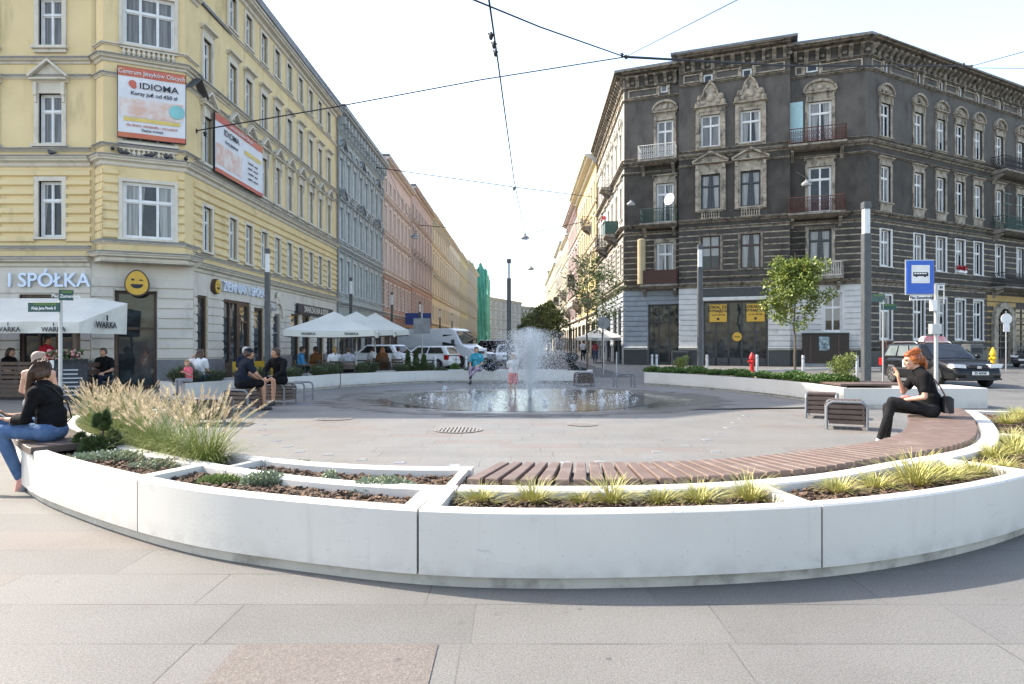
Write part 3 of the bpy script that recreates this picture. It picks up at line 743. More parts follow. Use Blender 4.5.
        for q in (-1, 1):
            pts = [(q*X,b+.14),(q*(X+.03),b+.26),(0,b+.9),(0,b+.75)]; s.prism(pts if q > 0 else pts[::-1], -.28, .003, 'y')
    _kit[key] = s.mesh('window_surround'); return _kit[key]
def win(face, u, v, w, h, frame_m, sur=None, sur_m=None, fw=.06, mull=1, trans=.66, parts=True, tw=.14, sc=1.0, deep=.13, name='window', glass=None):
    f, p = casement(w, h, fw, mull, trans, deep)
    me = f
    if f.materials and f.materials[0] != frame_m or not f.materials:
        key = (f.name, frame_m.name)
        if key not in _kit:
            c = f.copy(); c.materials.clear(); c.materials.append(frame_m); _kit[key] = c
        me = _kit[key]
    o = link(name, me, face.root, face.loc(u, v), face.ang)
    if glass is not None:
        key = (p.name, glass.name)
        if key not in _kit: c = p.copy(); c.materials.clear(); c.materials.append(glass); _kit[key] = c
        p = _kit[key]
    link('pane', p, o)
    if sur:
        s = surround(sur, w, h, tw, sc); key = (s.name, sur_m.name)
        if key not in _kit:
            c = s.copy(); c.materials.clear(); c.materials.append(sur_m); _kit[key] = c
        link('surround', _kit[key], o)
    return o
def shell_core(root, poly, z0, z1, m=None, roof=None, inset=.0):
    """closed inner block so that no daylight leaks through, with its roof"""
    mb = MB(); c = sum((Vector((p[0],p[1],0)) for p in poly), Vector())/len(poly)
    pts = [Vector((p[0],p[1],0)) for p in poly]
    mb.prism([(p-root.location)[:2] for p in pts], z0, z1); return mb.build('core_wall' if roof is None else 'roof', roof or m or M_core, root)

# ---------------------------------------------------------------- yellow corner house on the left
M_yel = mat('yellow_stucco', (.70,.55,.305), (.645,.50,.275), 1.2, rough=.85, bump=.08, bscale=60, dirt=((.40,.32,.18), 1.6, .56, .78, (1,1,.25)))
M_cream = mat('cream_trim', (.62,.565,.47), (.54,.49,.41), 2, rough=.8, dirt=((.36,.34,.30), 3, .55, .75, (1,1,.4)))
M_lgrey = mat('pale_grey_ground_floor', (.60,.555,.485), (.545,.50,.44), 1.5, rough=.8, bump=.06, dirt=((.33,.315,.29), 2, .55, .78, (1,1,.3)))
M_gplinth = mat('grey_stone_plinth', (.13,.13,.14), (.18,.18,.185), 5, rough=.7)
yb = thing('corner_house', 'long yellow stucco corner house with a bay over the cafe door, left', 'house', (-10.35, 21.8, 0))
STD = Vector((.015, 1, 0)).normalized()
FY = Face(yb, (-30, 20.6), (1, 0)); LF = 17.1                  # wall facing the viewer
FC = Face(yb, (-12.9, 20.6), (2.55, 1.2)); LC = 2.83           # cut corner with the door
FS = Face(yb, (-10.35, 21.8), STD); LS = 16.9                  # wall along the street
EAVE = 14.75; ZC = 12.72; XT = 15.0; UT = 2.62     # the top floor is cut back at the corner
# openings
sw = .62
su = [(-10.35-0,)] and [d-21.8 for d in (22.75, 24.75, 26.2, 27.75, 29.25, 30.75, 32.3, 33.85, 35.4, 37.0)]
FL = [(4.55, 1.5), (7.5, 1.6), (10.25, 1.45), (13.0, 1.2)]
hS = [(u-sw/2, u+sw/2, v, v+h) for v, h in FL for u in su]
shopS = [(.22,.95,.55,3.05), (2.15,4.55,.0,3.05), (4.85,5.9,.0,2.9), (6.9,7.75,.0,2.75), (9.1,10.3,.0,2.85), (10.7,11.9,.5,2.85), (13.0,14.2,0,2.85), (14.8,16.2,.5,2.85)]
hS = [h for h in hS if not (h[2] > ZC and h[0] < UT)]; FS.put(wall_mb(LS, 0, ZC, hS+shopS), 'wall', M_yel); FS.put(wall_mb(LS, ZC, EAVE, hS, u0=UT), 'wall', M_yel)
fu = [FY.u(51), FY.u(51)-2.05, FY.u(51)-4.1, FY.u(51)-6.15]
FLF = [(4.7, 1.72), (7.55, 1.55), (10.55, 1.5), (13.1, 1.2)]
hF = [(u-.36, u+.36, v, v+h) for v, h in FLF for u in fu]
shopF = [(FY.u(20), FY.u(74), .0, 2.95), (7.5, 11.2, 0, 2.95), (3, 6.5, 0, 2.95)]
hF = [h for h in hF if not (h[2] > ZC and h[1] > XT)]; FY.put(wall_mb(LF, 0, ZC, hF+shopF), 'wall', M_yel); FY.put(wall_mb(XT, ZC, EAVE, hF), 'wall', M_yel)
FT = Face(yb, FY.world(XT), FS.world(UT)-FY.world(XT)); LT = (FS.world(UT)-FY.world(XT)).length; FT.put(wall_mb(LT, ZC, EAVE, []), 'wall', M_yel)
FC.put(wall_mb(LC, 0, 4.0, [(.62, 1.78, 0, 3.1)], .3), 'wall', M_lgrey)
FC.put(wall_mb(LC, 4.0, ZC, []), 'wall', M_yel)
shell_core(yb, [(-29.9,21.0),(-12.98,21.0),(-10.85,22.05),(-10.45,38.6),(-29.9,38.6)], 0, ZC-.02); shell_core(yb, [(-29.9,21.0),(-15.2,21.0),(-10.7,24.75),(-10.45,38.6),(-29.9,38.6)], ZC-.01, EAVE-.05)
shell_core(yb, [(-15.3,20.5),(-12.9,20.5),(-12.4,20.2),(-10.25,21.2),(-10.25,24.6),(-10.9,24.7)], ZC+.02, ZC+.1, roof=M_roof)
shell_core(yb, [(-30.3,20.15),(-14.9,20.15),(-9.95,24.1),(-9.65,38.75),(-30.3,38.75)], EAVE+.2, EAVE+.34, roof=M_roof)
# ground floor cladding, rusticated first floor, mouldings
gS = shopS; mbg = bands_mb(LS, .95, 3.25, 8, gS, .035, .05); FS.put(mbg, 'rustication', M_lgrey)
mb = wall_mb(LS, 0, 3.9, gS, .1); FS.put(mb, 'ground_floor_cladding', M_lgrey, at=(0,0,.012))
FY.put(bands_mb(LF, .95, 3.25, 8, shopF, .035, .05), 'rustication', M_lgrey); FY.put(wall_mb(LF, 0, 3.9, shopF, .1), 'ground_floor_cladding', M_lgrey, at=(0,0,.012))
FC.put(bands_mb(LC, .95, 3.5, 8, [(.62,1.78,0,3.1)], .035, .05, .02), 'rustication', M_lgrey)
for fc, L, hh in ((FS, LS, gS), (FY, LF, shopF), (FC, LC, [(.62,1.78,0,3.1)])):
    fc.put(bands_mb(L, .0, .93, 1, hh, .0, .085, .0), 'plinth', M_gplinth)
FS.put(bands_mb(LS, 4.5, 6.75, 8, hS, .06, .07, .11, ch=.05), 'rustication', M_yel)
FY.put(bands_mb(LF, 4.5, 6.8, 8, hF, .06, .07, .12, ch=.05), 'rustication', M_yel)
def yellow_mould(fc, L, u0=0.0):
    mb = MB()
    mould(mb, u0, L, CORN(3.78, .3, .26)); mould(mb, u0, L, LEDGE(4.3, .1, .1)); mould(mb, u0, L, CORN(6.85, .3, .24)); mould(mb, u0, L, LEDGE(7.32, .09, .1))
    mould(mb, u0, L, LEDGE(9.55, .1, .08)); mould(mb, u0, L, CORN(10.0, .17, .17)); mould(mb, u0, L, LEDGE(12.75, .12, .1)); a_, b_ = (UT, L) if fc is FS else (u0, XT); mould(mb, a_, b_, CORN(EAVE-.35, .35, .34)); return mb
for fc, L in ((FS, LS), (FY, LF)):
    fc.put(yellow_mould(fc, L), 'mouldings', M_cream); mb = MB()
    for z, o in ((4.08,.27),(4.4,.11),(7.15,.25),(7.41,.11),(9.65,.09),(10.17,.18)): mb.prism([(.003,z+.002),(.003,z+.05),(-o-.02,z+.012),(-o-.02,z-.02),(-o-.004,z-.02),(-o-.004,z+.002)], 0, L, 'x')
    fc.put(mb, 'lead_flashing', M_lead)
mb = MB(); mould(mb, 0, LT, CORN(EAVE-.35, .35, .34)); FT.put(mb, 'mouldings', M_cream)
mb = MB(); mould(mb, 0, LS, [(.36,EAVE),(.4,EAVE+.02),(.42,EAVE+.17),(.34,EAVE+.19)]); FS.put(mb, 'gutter', M_lead)
kinds = ['plain', 'tri', 'flat', 'plain']
for k, (v, h) in enumerate(FL):
    for u in su:
        if not (v > ZC and u-.3 < UT): win(FS, u, v, sw, h, M_white, kinds[k], M_cream, fw=.05, tw=.11, sc=.8)
for k, (v, h) in enumerate(FLF):
    for u in fu:
        if not (v > ZC and u+.36 > XT): win(FY, u, v, .72, h, M_white, kinds[k], M_cream, fw=.055, tw=.13, sc=.95)
# pediment tin covers read as grey hoods
mb = MB()
for u in su:
    b = 7.5+1.6+.11+.334*.8; X = sw/2+.18
    for q in (-1,1): pts = [(q*(X+.06),b+.075),(q*(X+.06),b+.1),(0,b+.575),(0,b+.545)]; mb.prism(pts if q > 0 else pts[::-1], -.29, .0, 'y')
FS.put(mb, 'pediment_hoods', M_lead)
# small panels below the second-floor windows
mb = MB()
for u in su: mb.box(u-.3, u+.3, -.03, .003, 7.02+.13, 7.3); mb.box(u-.24, u+.24, -.05, -.031, 7.18, 7.28)
FS.put(mb, 'sill_panels', M_cream)
# the bay
BO = Vector((-12.35, 20.3, 0)); BE = Vector((-10.35, 21.25, 0)); FB = Face(yb, BO, BE-BO); LB = (BE-BO).length
BL0 = Vector((-12.75, 20.6, 0)); FBL = Face(yb, BL0, BO-BL0); LBL = (BO-BL0).length
BR1 = Vector((-10.33, 22.0, 0)); FBR = Face(yb, BE, BR1-BE); LBR = (BR1-BE).length
bw = [(4.68, 1.72), (7.62, 1.6), (10.62, 1.55), (13.1, 1.2)]
bu = FB.u(149); bW = 1.42
bw = bw[:3]; hB = [(bu-bW/2, bu+bW/2, v, v+h) for v, h in bw]
FB.put(wall_mb(LB, 3.95, ZC, hB, .12), 'bay_wall', M_yel)
FBL.put(wall_mb(LBL, 3.95, ZC, [], .1), 'bay_wall', M_yel); FBR.put(wall_mb(LBR, 3.95, ZC, [], .1), 'bay_wall', M_yel)
FB.put(bands_mb(LB, 4.6, 6.8, 8, [(bu-bW/2-.1, bu+bW/2+.1, 4.5, 6.6)], .06, .06, ch=.05), 'rustication', M_yel)
FBL.put(bands_mb(LBL, 4.6, 6.8, 9, [], .05, .03), 'rustication', M_yel)
for k, (v, h) in enumerate(bw): win(FB, bu, v, bW, h, M_white, 'plain', M_cream, fw=.06, mull=2, trans=.66, tw=.1, deep=.09)
mb = MB()
for fc, L in ((FB, LB), (FBL, LBL), (FBR, LBR)):
    m2 = MB()
    for pr in (CORN(3.95,.28,.22), LEDGE(4.48,.1,.09), CORN(6.85,.3,.22), LEDGE(7.42,.08,.09), LEDGE(9.55,.1,.07), CORN(10.0,.2,.18), LEDGE(10.5,.08,.09), CORN(ZC-.25,.25,.2)):
        mould(m2, -.06, L+.06, pr)
    fc.put(m2, 'mouldings', M_cream); m2 = MB()
    for z, o in ((4.23,.23),(4.58,.1),(7.15,.23),(7.5,.1),(9.65,.08),(10.2,.19)): m2.prism([(.003,z+.002),(.003,z+.05),(-o-.02,z+.012),(-o-.02,z-.02),(-o-.004,z-.02),(-o-.004,z+.002)], -.07, L+.07, 'x')
    fc.put(m2, 'lead_flashing', M_lead)
m2 = MB(); w_ = lambda p: (p - yb.location)[:2]
m2.prism([w_(BO+Vector((-.05,-.05,0))), w_(BE+Vector((.1,0,0))), w_(Vector((-10.5,22.4,0))), w_(Vector((-13.0,21.1,0))), w_(BL0+Vector((-.1,0,0)))], 3.94, 4.02); m2.build('bay_underside', M_cream, yb)
for v in (7.5, 10.66-.08):                # balustrade panels under the bay windows
    pass
def balusters(fc, u0, u1, v0, v1, n, m):
    mb = MB(); h = v1-v0
    for k in range(n):
        u = lerp(u0, u1, (k+.5)/n); mb.lathe([(.05,0),(.05,.04*h/.3),(.03,.08*h/.3),(.065,.16*h/.3),(.05,.2*h/.3),(.03,.25*h/.3),(.05,h)], (u,-.05,v0), 8)
    mb.box(u0-.04, u1+.04, -.1, .003, v1, v1+.04); mb.box(u0-.04, u1+.04, -.1, .003, v0-.03, v0)
    fc.put(mb, 'balusters', m, smooth=True)
balusters(FB, bu-.74, bu+.74, 7.12, 7.38, 11, M_cream); balusters(FB, bu-.74, bu+.74, 10.2, 10.46, 11, M_cream)
# shop windows and doors of the ground floor
def shopfront(fc, a, b, v0, v1, name, m, cols=1, trans=.78, base=.0, glass=None, deep=.1, fw=.09):
    f = MB(); f.box(a, a+fw, deep-.06, deep+.04, v0, v1); f.box(b-fw, b, deep-.06, deep+.04, v0, v1); f.box(a+fw, b-fw, deep-.06, deep+.04, v1-fw, v1)
    f.box(a+fw, b-fw, deep-.05, deep+.03, v0, v0+max(fw, base))
    for i in range(1, cols): c = lerp(a, b, i/cols); f.box(c-fw*.45, c+fw*.45, deep-.05, deep+.03, v0+.02, v1-.02)
    if trans: z = lerp(v0, v1, trans); f.box(a+fw, b-fw, deep-.055, deep+.031, z-.04, z+.04)
    o = fc.put(f, name, m)
    g = MB(); g.poly([(a+.02,deep,v0),(b-.02,deep,v0),(b-.02,deep,v1),(a+.02,deep,v1)]); g.build('pane', glass or M_shopglass, o); return o
shopfront(FC, .62, 1.78, 0, 3.1, 'door', M_wood, 1, .62, .12, deep=.2)
shopfront(FS, .22, .95, .55, 3.05, 'shop_window', M_wood, 1, None, .1)
shopfront(FS, 2.15, 3.55, 0, 3.05, 'shop_window', M_wood, 2, None, .75); shopfront(FS, 3.55, 4.55, 0, 3.05, 'door', M_wood, 1, .75, .3, fw=.16)
shopfront(FS, 4.85, 5.9, 0, 2.9, 'shop_window', M_wood, 1, None, .7); shopfront(FS, 6.9, 7.75, 0, 2.75, 'door', M_lead, 1, .7, .3)
for a, b, v0, v1 in shopS[4:]: shopfront(FS, a, b, v0, v1, 'door' if v0 == 0 else 'shop_window', M_wood, 1, .75, .2)
for a, b, v0, v1 in shopF: shopfront(FY, a, b, v0, v1, 'shop_window', M_wood, 3, .8, .5)
# carved arch over the house door
mb = MB()
for i in range(10):
    a0, a1 = math.pi*i/10, math.pi*(i+1)/10; c = 7.32
    mb.prism([(c+.55*math.cos(a0),2.6+.6*math.sin(a0)),(c+.78*math.cos(a0),2.6+.85*math.sin(a0)),(c+.78*math.cos(a1),2.6+.85*math.sin(a1)),(c+.55*math.cos(a1),2.6+.6*math.sin(a1))], -.14, 0, 'y')
mb.ell((7.32,-.12,3.5), (.16,.1,.22), 10, 7); FS.put(mb, 'door_arch', M_cream)
# downpipe at the joint to the next house
mb = MB(); mb.tube([(LS-.12,-.1,.2),(LS-.12,-.1,EAVE-.2)], .05, 8); FS.put(mb, 'downpipe', M_lead)

# signs on the yellow house
M_sign = mat('sign_white_blue', (.62,.72,.86), (.58,.68,.82), 5, rough=.3)
M_ink = mat('ink_dark', (.02,.022,.03), rough=.6)
M_yellow = mat('sign_yellow', (.60,.36,.05), (.55,.33,.04), 4, rough=.5)
def wallsign(fc, name, label, body, u, v, size, mt, out=.1, depth=.05, bold=.012, squeeze=1.0, group=None):
    q = fc.world(u, v, out); o = text(name, body, size, mt, None, q, fc.ang, depth, bold, squeeze); tag(o, label, 'sign', group); return o
wallsign(FY, 'shop_sign', 'raised white letters I SPÓŁKA above the awning of the yellow house', 'I SPÓŁKA', (FY.u(8)+FY.u(94))/2, FY.z(50,281), .60, M_sign, squeeze=1.02, bold=.008)
wallsign(FS, 'shop_sign', 'raised white letters ZIEMNIAK I SPÓŁKA along the street wall', 'ZIEMNIAK I SPÓŁKA', 4.05, 3.48, .50, M_sign, squeeze=.93, bold=.004)
t = thing('shop_sign', 'grey board with small white letters META beside the house door', 'sign', FS.world(6.45, 3.05, .12), FS.ang)
MB().box(-.55,.55,-.03,.03,-.2,.2).build('board', M_lead, t); text('lettering', 'METRO', .27, M_white, t, (0,-.035,0), 0, .01, .004)
t['label'] = 'grey board with small white letters METRO beside the house door'
t = thing('shop_sign', 'black fascia board with cream letters above the far shop of the yellow house', 'sign', FS.world(12.6, 3.12, .14), FS.ang)
MB().box(-2.9,2.9,-.05,.05,-.24,.24).build('board', M_ink, t); text('lettering', 'SMARZALNIA & SOUL', .42, M_cream, t, (0,-.055,0), 0, .01, .006)
def smiley(label, loc, rot, s):
    t = thing('face_sign', label, 'sign', loc, rot, None)
    egg = lambda k: [(s*k*.46*math.sin(a)*(1-.16*math.cos(a)), s*k*.56*math.cos(a)) for a in [2*math.pi*i/28 for i in range(28)]][::-1]
    MB().prism(egg(1.12), -.05, .10, 'y').build('rim', M_wood, t)
    MB().prism(egg(1.0), -.075, -.051, 'y').build('face', M_yellow, t)
    mb = MB(); mth = [(-.25,-.06),(.25,-.02)] ; arc_ = [(s*.26*math.cos(a), s*(-.06+.2*math.sin(a))) for a in [math.pi+math.pi*i/10 for i in range(11)]]
    mb.prism(arc_, -.085, -.076, 'y'); mb.prism([(s*(-.17+.07*math.cos(a)), s*(.15+.05*math.sin(a))) for a in [2*math.pi*i/12 for i in range(12)]], -.085, -.076, 'y')
    mb.prism([(s*.08,s*.12),(s*.26,s*.10),(s*.26,s*.13),(s*.17,s*.17),(s*.08,s*.15)], -.085, -.076, 'y'); mb.build('features', M_ink, t)
smiley('round yellow winking face sign over the corner cafe door', FC.world(FC.u(138), FC.z(138,284), .35), FC.ang, .66)
smiley('small yellow winking face sign at the start of the street lettering', FS.world(1.4, 3.42, .12), FS.ang, .42)

# banners
M_bred = mat('banner_red', (.48,.09,.08), (.52,.16,.08), .8, rough=.6); M_bpink = mat('banner_print', (.66,.60,.57), (.62,.40,.32), 3.2, rough=.6, lohi=(.4,.62))
M_bteal = mat('banner_teal', (.22,.52,.52), rough=.6); M_bgold = mat('banner_gold', (.70,.52,.16), rough=.6); M_bwhite = mat('banner_white', (.66,.66,.68), (.6,.6,.63), 3, rough=.6)
def banner(fc, label, ua, ub, v0, v1, out, wide=False):
    w, h = ub-ua, v1-v0; t = thing('advertising_banner', label, 'banner', fc.world((ua+ub)/2, v0, out), fc.ang, None)
    n = 10; mb = MB()
    def sheet(a, b, c, d, y, m, name):
        mb = MB(); k = 8
        for i in range(k):
            x0, x1 = lerp(a, b, i/k), lerp(a, b, (i+1)/k); f = lambda x: y + .012*math.sin(x*5)
            mb.poly([(x0,f(x0),c),(x1,f(x1),c),(x1,f(x1),d),(x0,f(x0),d)])
        return mb.build(name, m, t)
    MB().box(-w/2-.02, w/2+.02, .02, .06, -.02, h+.02).build('frame', M_ink, t)
    sheet(-w/2, w/2, 0, h, 0, M_bwhite, 'sheet')
    sheet(-w/2, w/2, h*.87, h, -.008, M_bred, 'header'); sheet(-w/2, w/2, 0, h*.07, -.008, M_bred, 'footer')
    text('lettering', 'Centrum Języków Obcych', h*.088, M_bwhite, t, (0,-.03,h*.93), 0, .004, .001, .9 if not wide else 1.1)
    if not wide:
        sheet(-w*.48, w*.46, h*.30, h*.56, -.01, M_bpink, 'picture'); sheet(-w*.42, w*.42, h*.235, h*.29, -.012, M_bgold, 'stripe')
        text('lettering', 'IDIOMA', h*.125, M_ink, t, (w*.10,-.03,h*.75), 0, .004, .002, 1.15)
        text('lettering', 'Kursy już od 450 zł', h*.075, M_ink, t, (w*.03,-.03,h*.635), 0, .004, .002)
        for k, s in enumerate(('dla dzieci, młodzieży i dorosłych', 'Zapisy trwają')): text('lettering', s, h*.05, M_bred if k == 0 else M_ink, t, (0,-.03,h*(.18-.06*k)), 0, .004, .001)
        MB().lathe([(h*.1,-.006),(h*.1,.006)], (0,0,0), 20, 0, Matrix.Translation((w*.37,-.03,h*.44)) @ Matrix.Rotation(RD(90),4,'X')).build('badge', M_bteal, t)
        mb = MB(); mb.ell((-w*.29,-.025,h*.77), (h*.05,.006,h*.05), 10, 6); mb.ell((-w*.27,-.028,h*.73), (h*.035,.006,h*.03), 10, 6); mb.build('emblem', M_bred, t)
    else:
        sheet(-w*.49, w*.02, h*.14, h*.5, -.01, M_bpink, 'picture'); sheet(w*.08, w*.46, h*.62, h*.70, -.012, M_bgold, 'stripe')
        text('lettering', 'IDIOMA', h*.15, M_ink, t, (-w*.20,-.03,h*.75), 0, .004, .003, 1.2)
        text('lettering', 'Kursy językowe', h*.08, M_ink, t, (-w*.2,-.03,h*.6), 0, .004, .002)
        for k in range(4): text('lettering', 'angielski · niemiecki' if k % 2 else 'hiszpański · włoski', h*.06, M_ink, t, (w*.26,-.03,h*(.5-.1*k)), 0, .004, .001)
banner(FB, 'square red and white language school banner on the bay of the yellow house', FB.u(118.5), FB.u(185.5), 7.72, 9.86, .16)
banner(FS, 'wide red and white language school banner along the street wall', FS.u(209), FS.u(257), 7.35, 9.35, .22, True)
# pigeons on the ledges
M_pig = mat('pigeon_grey', (.035,.035,.042), (.08,.08,.095), 30, rough=.6)
def pigeon():
    mb = MB(); mb.ell((0,0,.10), (.065,.13,.06), 10, 8); mb.tube([(0,.09,.12),(0,.12,.17),(0,.125,.20)], [.05,.035,.032], 8); mb.ell((0,.135,.205), (.03,.038,.03), 8, 6)
    mb.tube([(0,.165,.203),(0,.195,.197)], [.01,.003], 6); mb.tube([(0,-.1,.10),(0,-.22,.075)], [.045,.03], 6)
    for s in (-1,1): mb.tube([(s*.025,.01,.06),(s*.025,.02,0)], .007, 5); mb.box(s*.025-.012,s*.025+.012,.0,.05,0,.006)
    return remesh(mb, .012, 2)
pm = pigeon(); pm.materials.append(M_pig)
for i, (fc, x, v, rz, lab) in enumerate([(FB, 113, 7.25, .5, 'dark pigeon on the ledge at the left corner of the bay'), (FB, 123, 7.17, 1.8, 'dark pigeon left of centre on the ledge under the bay banner'),
        (FB, 151, 7.17, -1.2, 'dark pigeon at the middle of the ledge under the bay banner'), (FB, 167, 7.17, 1.4, 'dark pigeon stretching on the ledge right of the middle'), (FB, 186, 7.17, .3, 'dark pigeon at the right corner of the bay ledge'),
        (FY, 54, 7.17, 1.2, 'lone dark pigeon on the ledge left of the bay')]):
    q = fc.world(fc.u(x), v, .12); o = link('pigeon', pm, None, q, rz); tag(o, lab, 'bird', 'pigeons on the yellow house'); o.scale = (.95,)*3

# ---------------------------------------------------------------- plain town houses of the two street rows
def townhouse(name, label, p, d, L, Hh, depth, floors, ncol, wallm, trimm, groundm, gh=3.8, sur=('plain','tri','flat','plain'), ww=.75, winm=None, rust=None, brackets=0, roofm=None, hoods=None, shops=4, cornice=.55, balc=(), balm=None, pilasters=False, attic=False):
    root = thing(name, label, 'house', p); f = Face(root, p, d)
    fl = floors if isinstance(floors, list) else None
    if fl is None:
        step = (Hh-gh-cornice)/floors; fl = [(gh+.7+step*k, step*.54) for k in range(floors)]
    us = [L*(i+.5)/ncol for i in range(ncol)]
    hs = [(u-ww/2, u+ww/2, v, v+h) for v, h in fl for u in us]
    sh = [(L*(i+.14)/shops, L*(i+.86)/shops, 0 if i % 2 else .5, gh-.75) for i in range(shops)]
    f.put(wall_mb(L, 0, Hh, hs+sh), 'wall', wallm); f.put(wall_mb(L, 0, gh-.1, sh, .1), 'ground_floor_cladding', groundm, at=(0,0,.012))
    q = [f.world(0,0,-.35), f.world(L,0,-.35), f.world(L,0,-depth), f.world(0,0,-depth)]
    shell_core(root, q, 0, Hh-.05, m=wallm)
    q = [f.world(-.05,0,.5), f.world(L+.05,0,.5), f.world(L+.05,0,-depth-.2), f.world(-.05,0,-depth-.2)]
    shell_core(root, q, Hh+.14, Hh+.3, roof=roofm or M_roof)
    mb = MB(); mould(mb, 0, L, CORN(gh-.15, .3, .3))
    for k, (v, h) in enumerate(fl[1:]): mould(mb, 0, L, LEDGE(v-.55, .16, .18)); mould(mb, 0, L, LEDGE(v-.14, .08, .1))
    mould(mb, 0, L, CORN(Hh-cornice*.6, cornice*.8, cornice*1.0))
    if brackets:
        for i in range(brackets): u = L*(i+.5)/brackets; mb.box(u-.1, u+.1, -.42, .003, Hh-cornice*.6-.42, Hh-cornice*.6+.0); mb.box(u-.07, u+.07, -.24, .003, Hh-cornice*.6-.75, Hh-cornice*.6-.422)
        mould(mb, 0, L, LEDGE(Hh-cornice*.6-.95, .14, .12))
    if pilasters:
        for u in [L*i/ncol for i in range(1, ncol)]:
            for v, h in fl[1:3]: mb.box(u-.1, u+.1, -.07, .003, v-.1, v+h+.35)
    f.put(mb, 'mouldings', trimm)
    if rust:
        v0, v1, n, m = rust; f.put(bands_mb(L, v0, v1, n, hs, .06, .045, .1), 'rustication', m)
    for k, (v, h) in enumerate(fl):
        for u in us: win(f, u, v, ww, h, winm or M_white, sur[min(k, len(sur)-1)], trimm, fw=.06, tw=.13, sc=.85)
    if hoods:
        mb = MB()
        for k, (v, h) in enumerate(fl):
            if k not in hoods: continue
            for i, u in enumerate(us):
                if hoods[k] and i % hoods[k]: continue
                b = v+h+.13+.334*.85; X = ww/2+.25; mb.prism([(-X+u,b+.1),(u,b+.62),(u+X,b+.1),(u+X,b+.13),(u,b+.68),(u-X,b+.13)][::-1], -.3, .0, 'y')
        f.put(mb, 'tin_hoods', M_lead)
    for a, b, v0, v1 in sh: shopfront(f, a, b, v0, v1, 'door' if v0 == 0 else 'shop_window', M_wood, 2, .75, .3)
    for (u, v, w, kind) in balc: balcony(f, u, v, w, kind, balm)
    return root, f
M_iron = mat('black_iron', (.02,.02,.022), (.05,.035,.03), 20, rough=.55); M_irong = mat('green_iron', (.02,.055,.045), (.035,.08,.065), 20, rough=.5)
M_ironw = mat('white_iron', (.6,.6,.58), (.5,.48,.45), 20, rough=.5); M_rust = mat('rusty_iron', (.12,.045,.03), (.07,.03,.025), 9, rough=.7)
M_wick = mat('dark_screen', (.05,.025,.022), (.09,.045,.035), 40, rough=.85)
M_slab = mat('balcony_stone', (.20,.18,.15), (.30,.27,.23), 4, rough=.85, dirt=((.08,.07,.06), 3, .5, .7, (1,1,.5)))
M_balst = mat('balcony_concrete', (.33,.31,.27), (.42,.395,.35), 5, rough=.85)
def balcony(f, u, v, w, kind='iron', m=None, d=.95, rail=.95):
    """slab on brackets with a railing; u is its middle"""
    s = MB(); a, b = u-w/2, u+w/2
    s.prism([(.003,v-.32),(-d*.55,v-.3),(-d,v-.16),(-d-.04,v-.14),(-d-.04,v-.02),(.003,v-.02)], a-.04, b+.04, 'x')
    for q in (a+.2, b-.2): s.prism([(.003,v-.95),(-.18,v-.7),(-d*.7,v-.42),(-d*.7,v-.322),(.003,v-.322)], q-.1, q+.1, 'x')
    o = f.put(s, 'balcony', M_slab)
    r = MB(); z0, z1 = v, v+rail
    runs = [((a,-d),(b,-d)),((a,0),(a,-d)),((b,0),(b,-d))]
    for (x0,y0),(x1,y1) in runs:
        L = math.hypot(x1-x0, y1-y0); n = max(2, int(L/.13))
        if kind == 'solid':
            t = .04; r.box(min(x0,x1)-t, max(x0,x1)+t, min(y0,y1)-t, max(y0,y1)+t, z0, z1); continue
        if kind == 'stone':
            t = .06; r.box(min(x0,x1)-t, max(x0,x1)+t, min(y0,y1)-t, max(y0,y1)+t, z1-.12, z1); r.box(min(x0,x1)-t, max(x0,x1)+t, min(y0,y1)-t, max(y0,y1)+t, z0, z0+.12)
            for i in range(n+1): x, y = lerp(x0,x1,i/n), lerp(y0,y1,i/n); r.lathe([(.045,0),(.06,.25),(.03,.45),(.045,rail-.2)], (x,y,z0+.1), 6)
            continue
        r.tube([(x0,y0,z1),(x1,y1,z1)], .028, 6); r.tube([(x0,y0,z0+.08),(x1,y1,z0+.08)], .02, 6); r.tube([(x0,y0,z1-.2),(x1,y1,z1-.2)], .014, 4)
        for i in range(n+1):
            x, y = lerp(x0,x1,i/n), lerp(y0,y1,i/n); r.tube([(x,y,z0),(x,y,z1)], .013, 4)
            if i < n:
                x2, y2 = lerp(x0,x1,(i+1)/n), lerp(y0,y1,(i+1)/n)
                r.tube([(x,y,z0+.1),(x2,y2,z0+.42),(x,y,z0+.74)], .011, 4, cap=False); r.tube([(x2,y2,z0+.1),(x,y,z0+.42),(x2,y2,z0+.74)], .011, 4, cap=False)
    r.build('railing', m or M_iron, o); return o

M_blue = mat('blue_grey_stucco', (.275,.315,.305), (.31,.345,.335), 1.2, rough=.85, dirt=((.2,.22,.22), 1.5, .55, .8, (1,1,.25)))
M_bluet = mat('pale_grey_trim', (.44,.455,.45), (.36,.38,.38), 2, rough=.8, dirt=((.24,.25,.25), 3, .55, .75, (1,1,.4)))
M_pink = mat('pink_stucco', (.56,.42,.37), (.51,.385,.34), 1.2, rough=.85); M_pinkt = mat('pale_pink_trim', (.62,.52,.47), (.54,.45,.40), 2, rough=.8)
M_terra = mat('terracotta_stone', (.34,.20,.155), (.28,.165,.13), 3, rough=.85)
M_rose = mat('grey_rose_stucco', (.44,.335,.315), (.39,.30,.28), 1.2, rough=.85); M_roset = mat('rose_trim', (.50,.42,.39), (.42,.35,.33), 2, rough=.8)
M_sand = mat('sand_stucco', (.56,.485,.35), (.50,.435,.315), 1.2, rough=.85); M_sandt = mat('sand_trim', (.58,.53,.43), (.5,.46,.37), 2, rough=.8)
M_ecru = mat('ecru_stucco', (.56,.52,.43), (.50,.465,.385), 1.2, rough=.85)
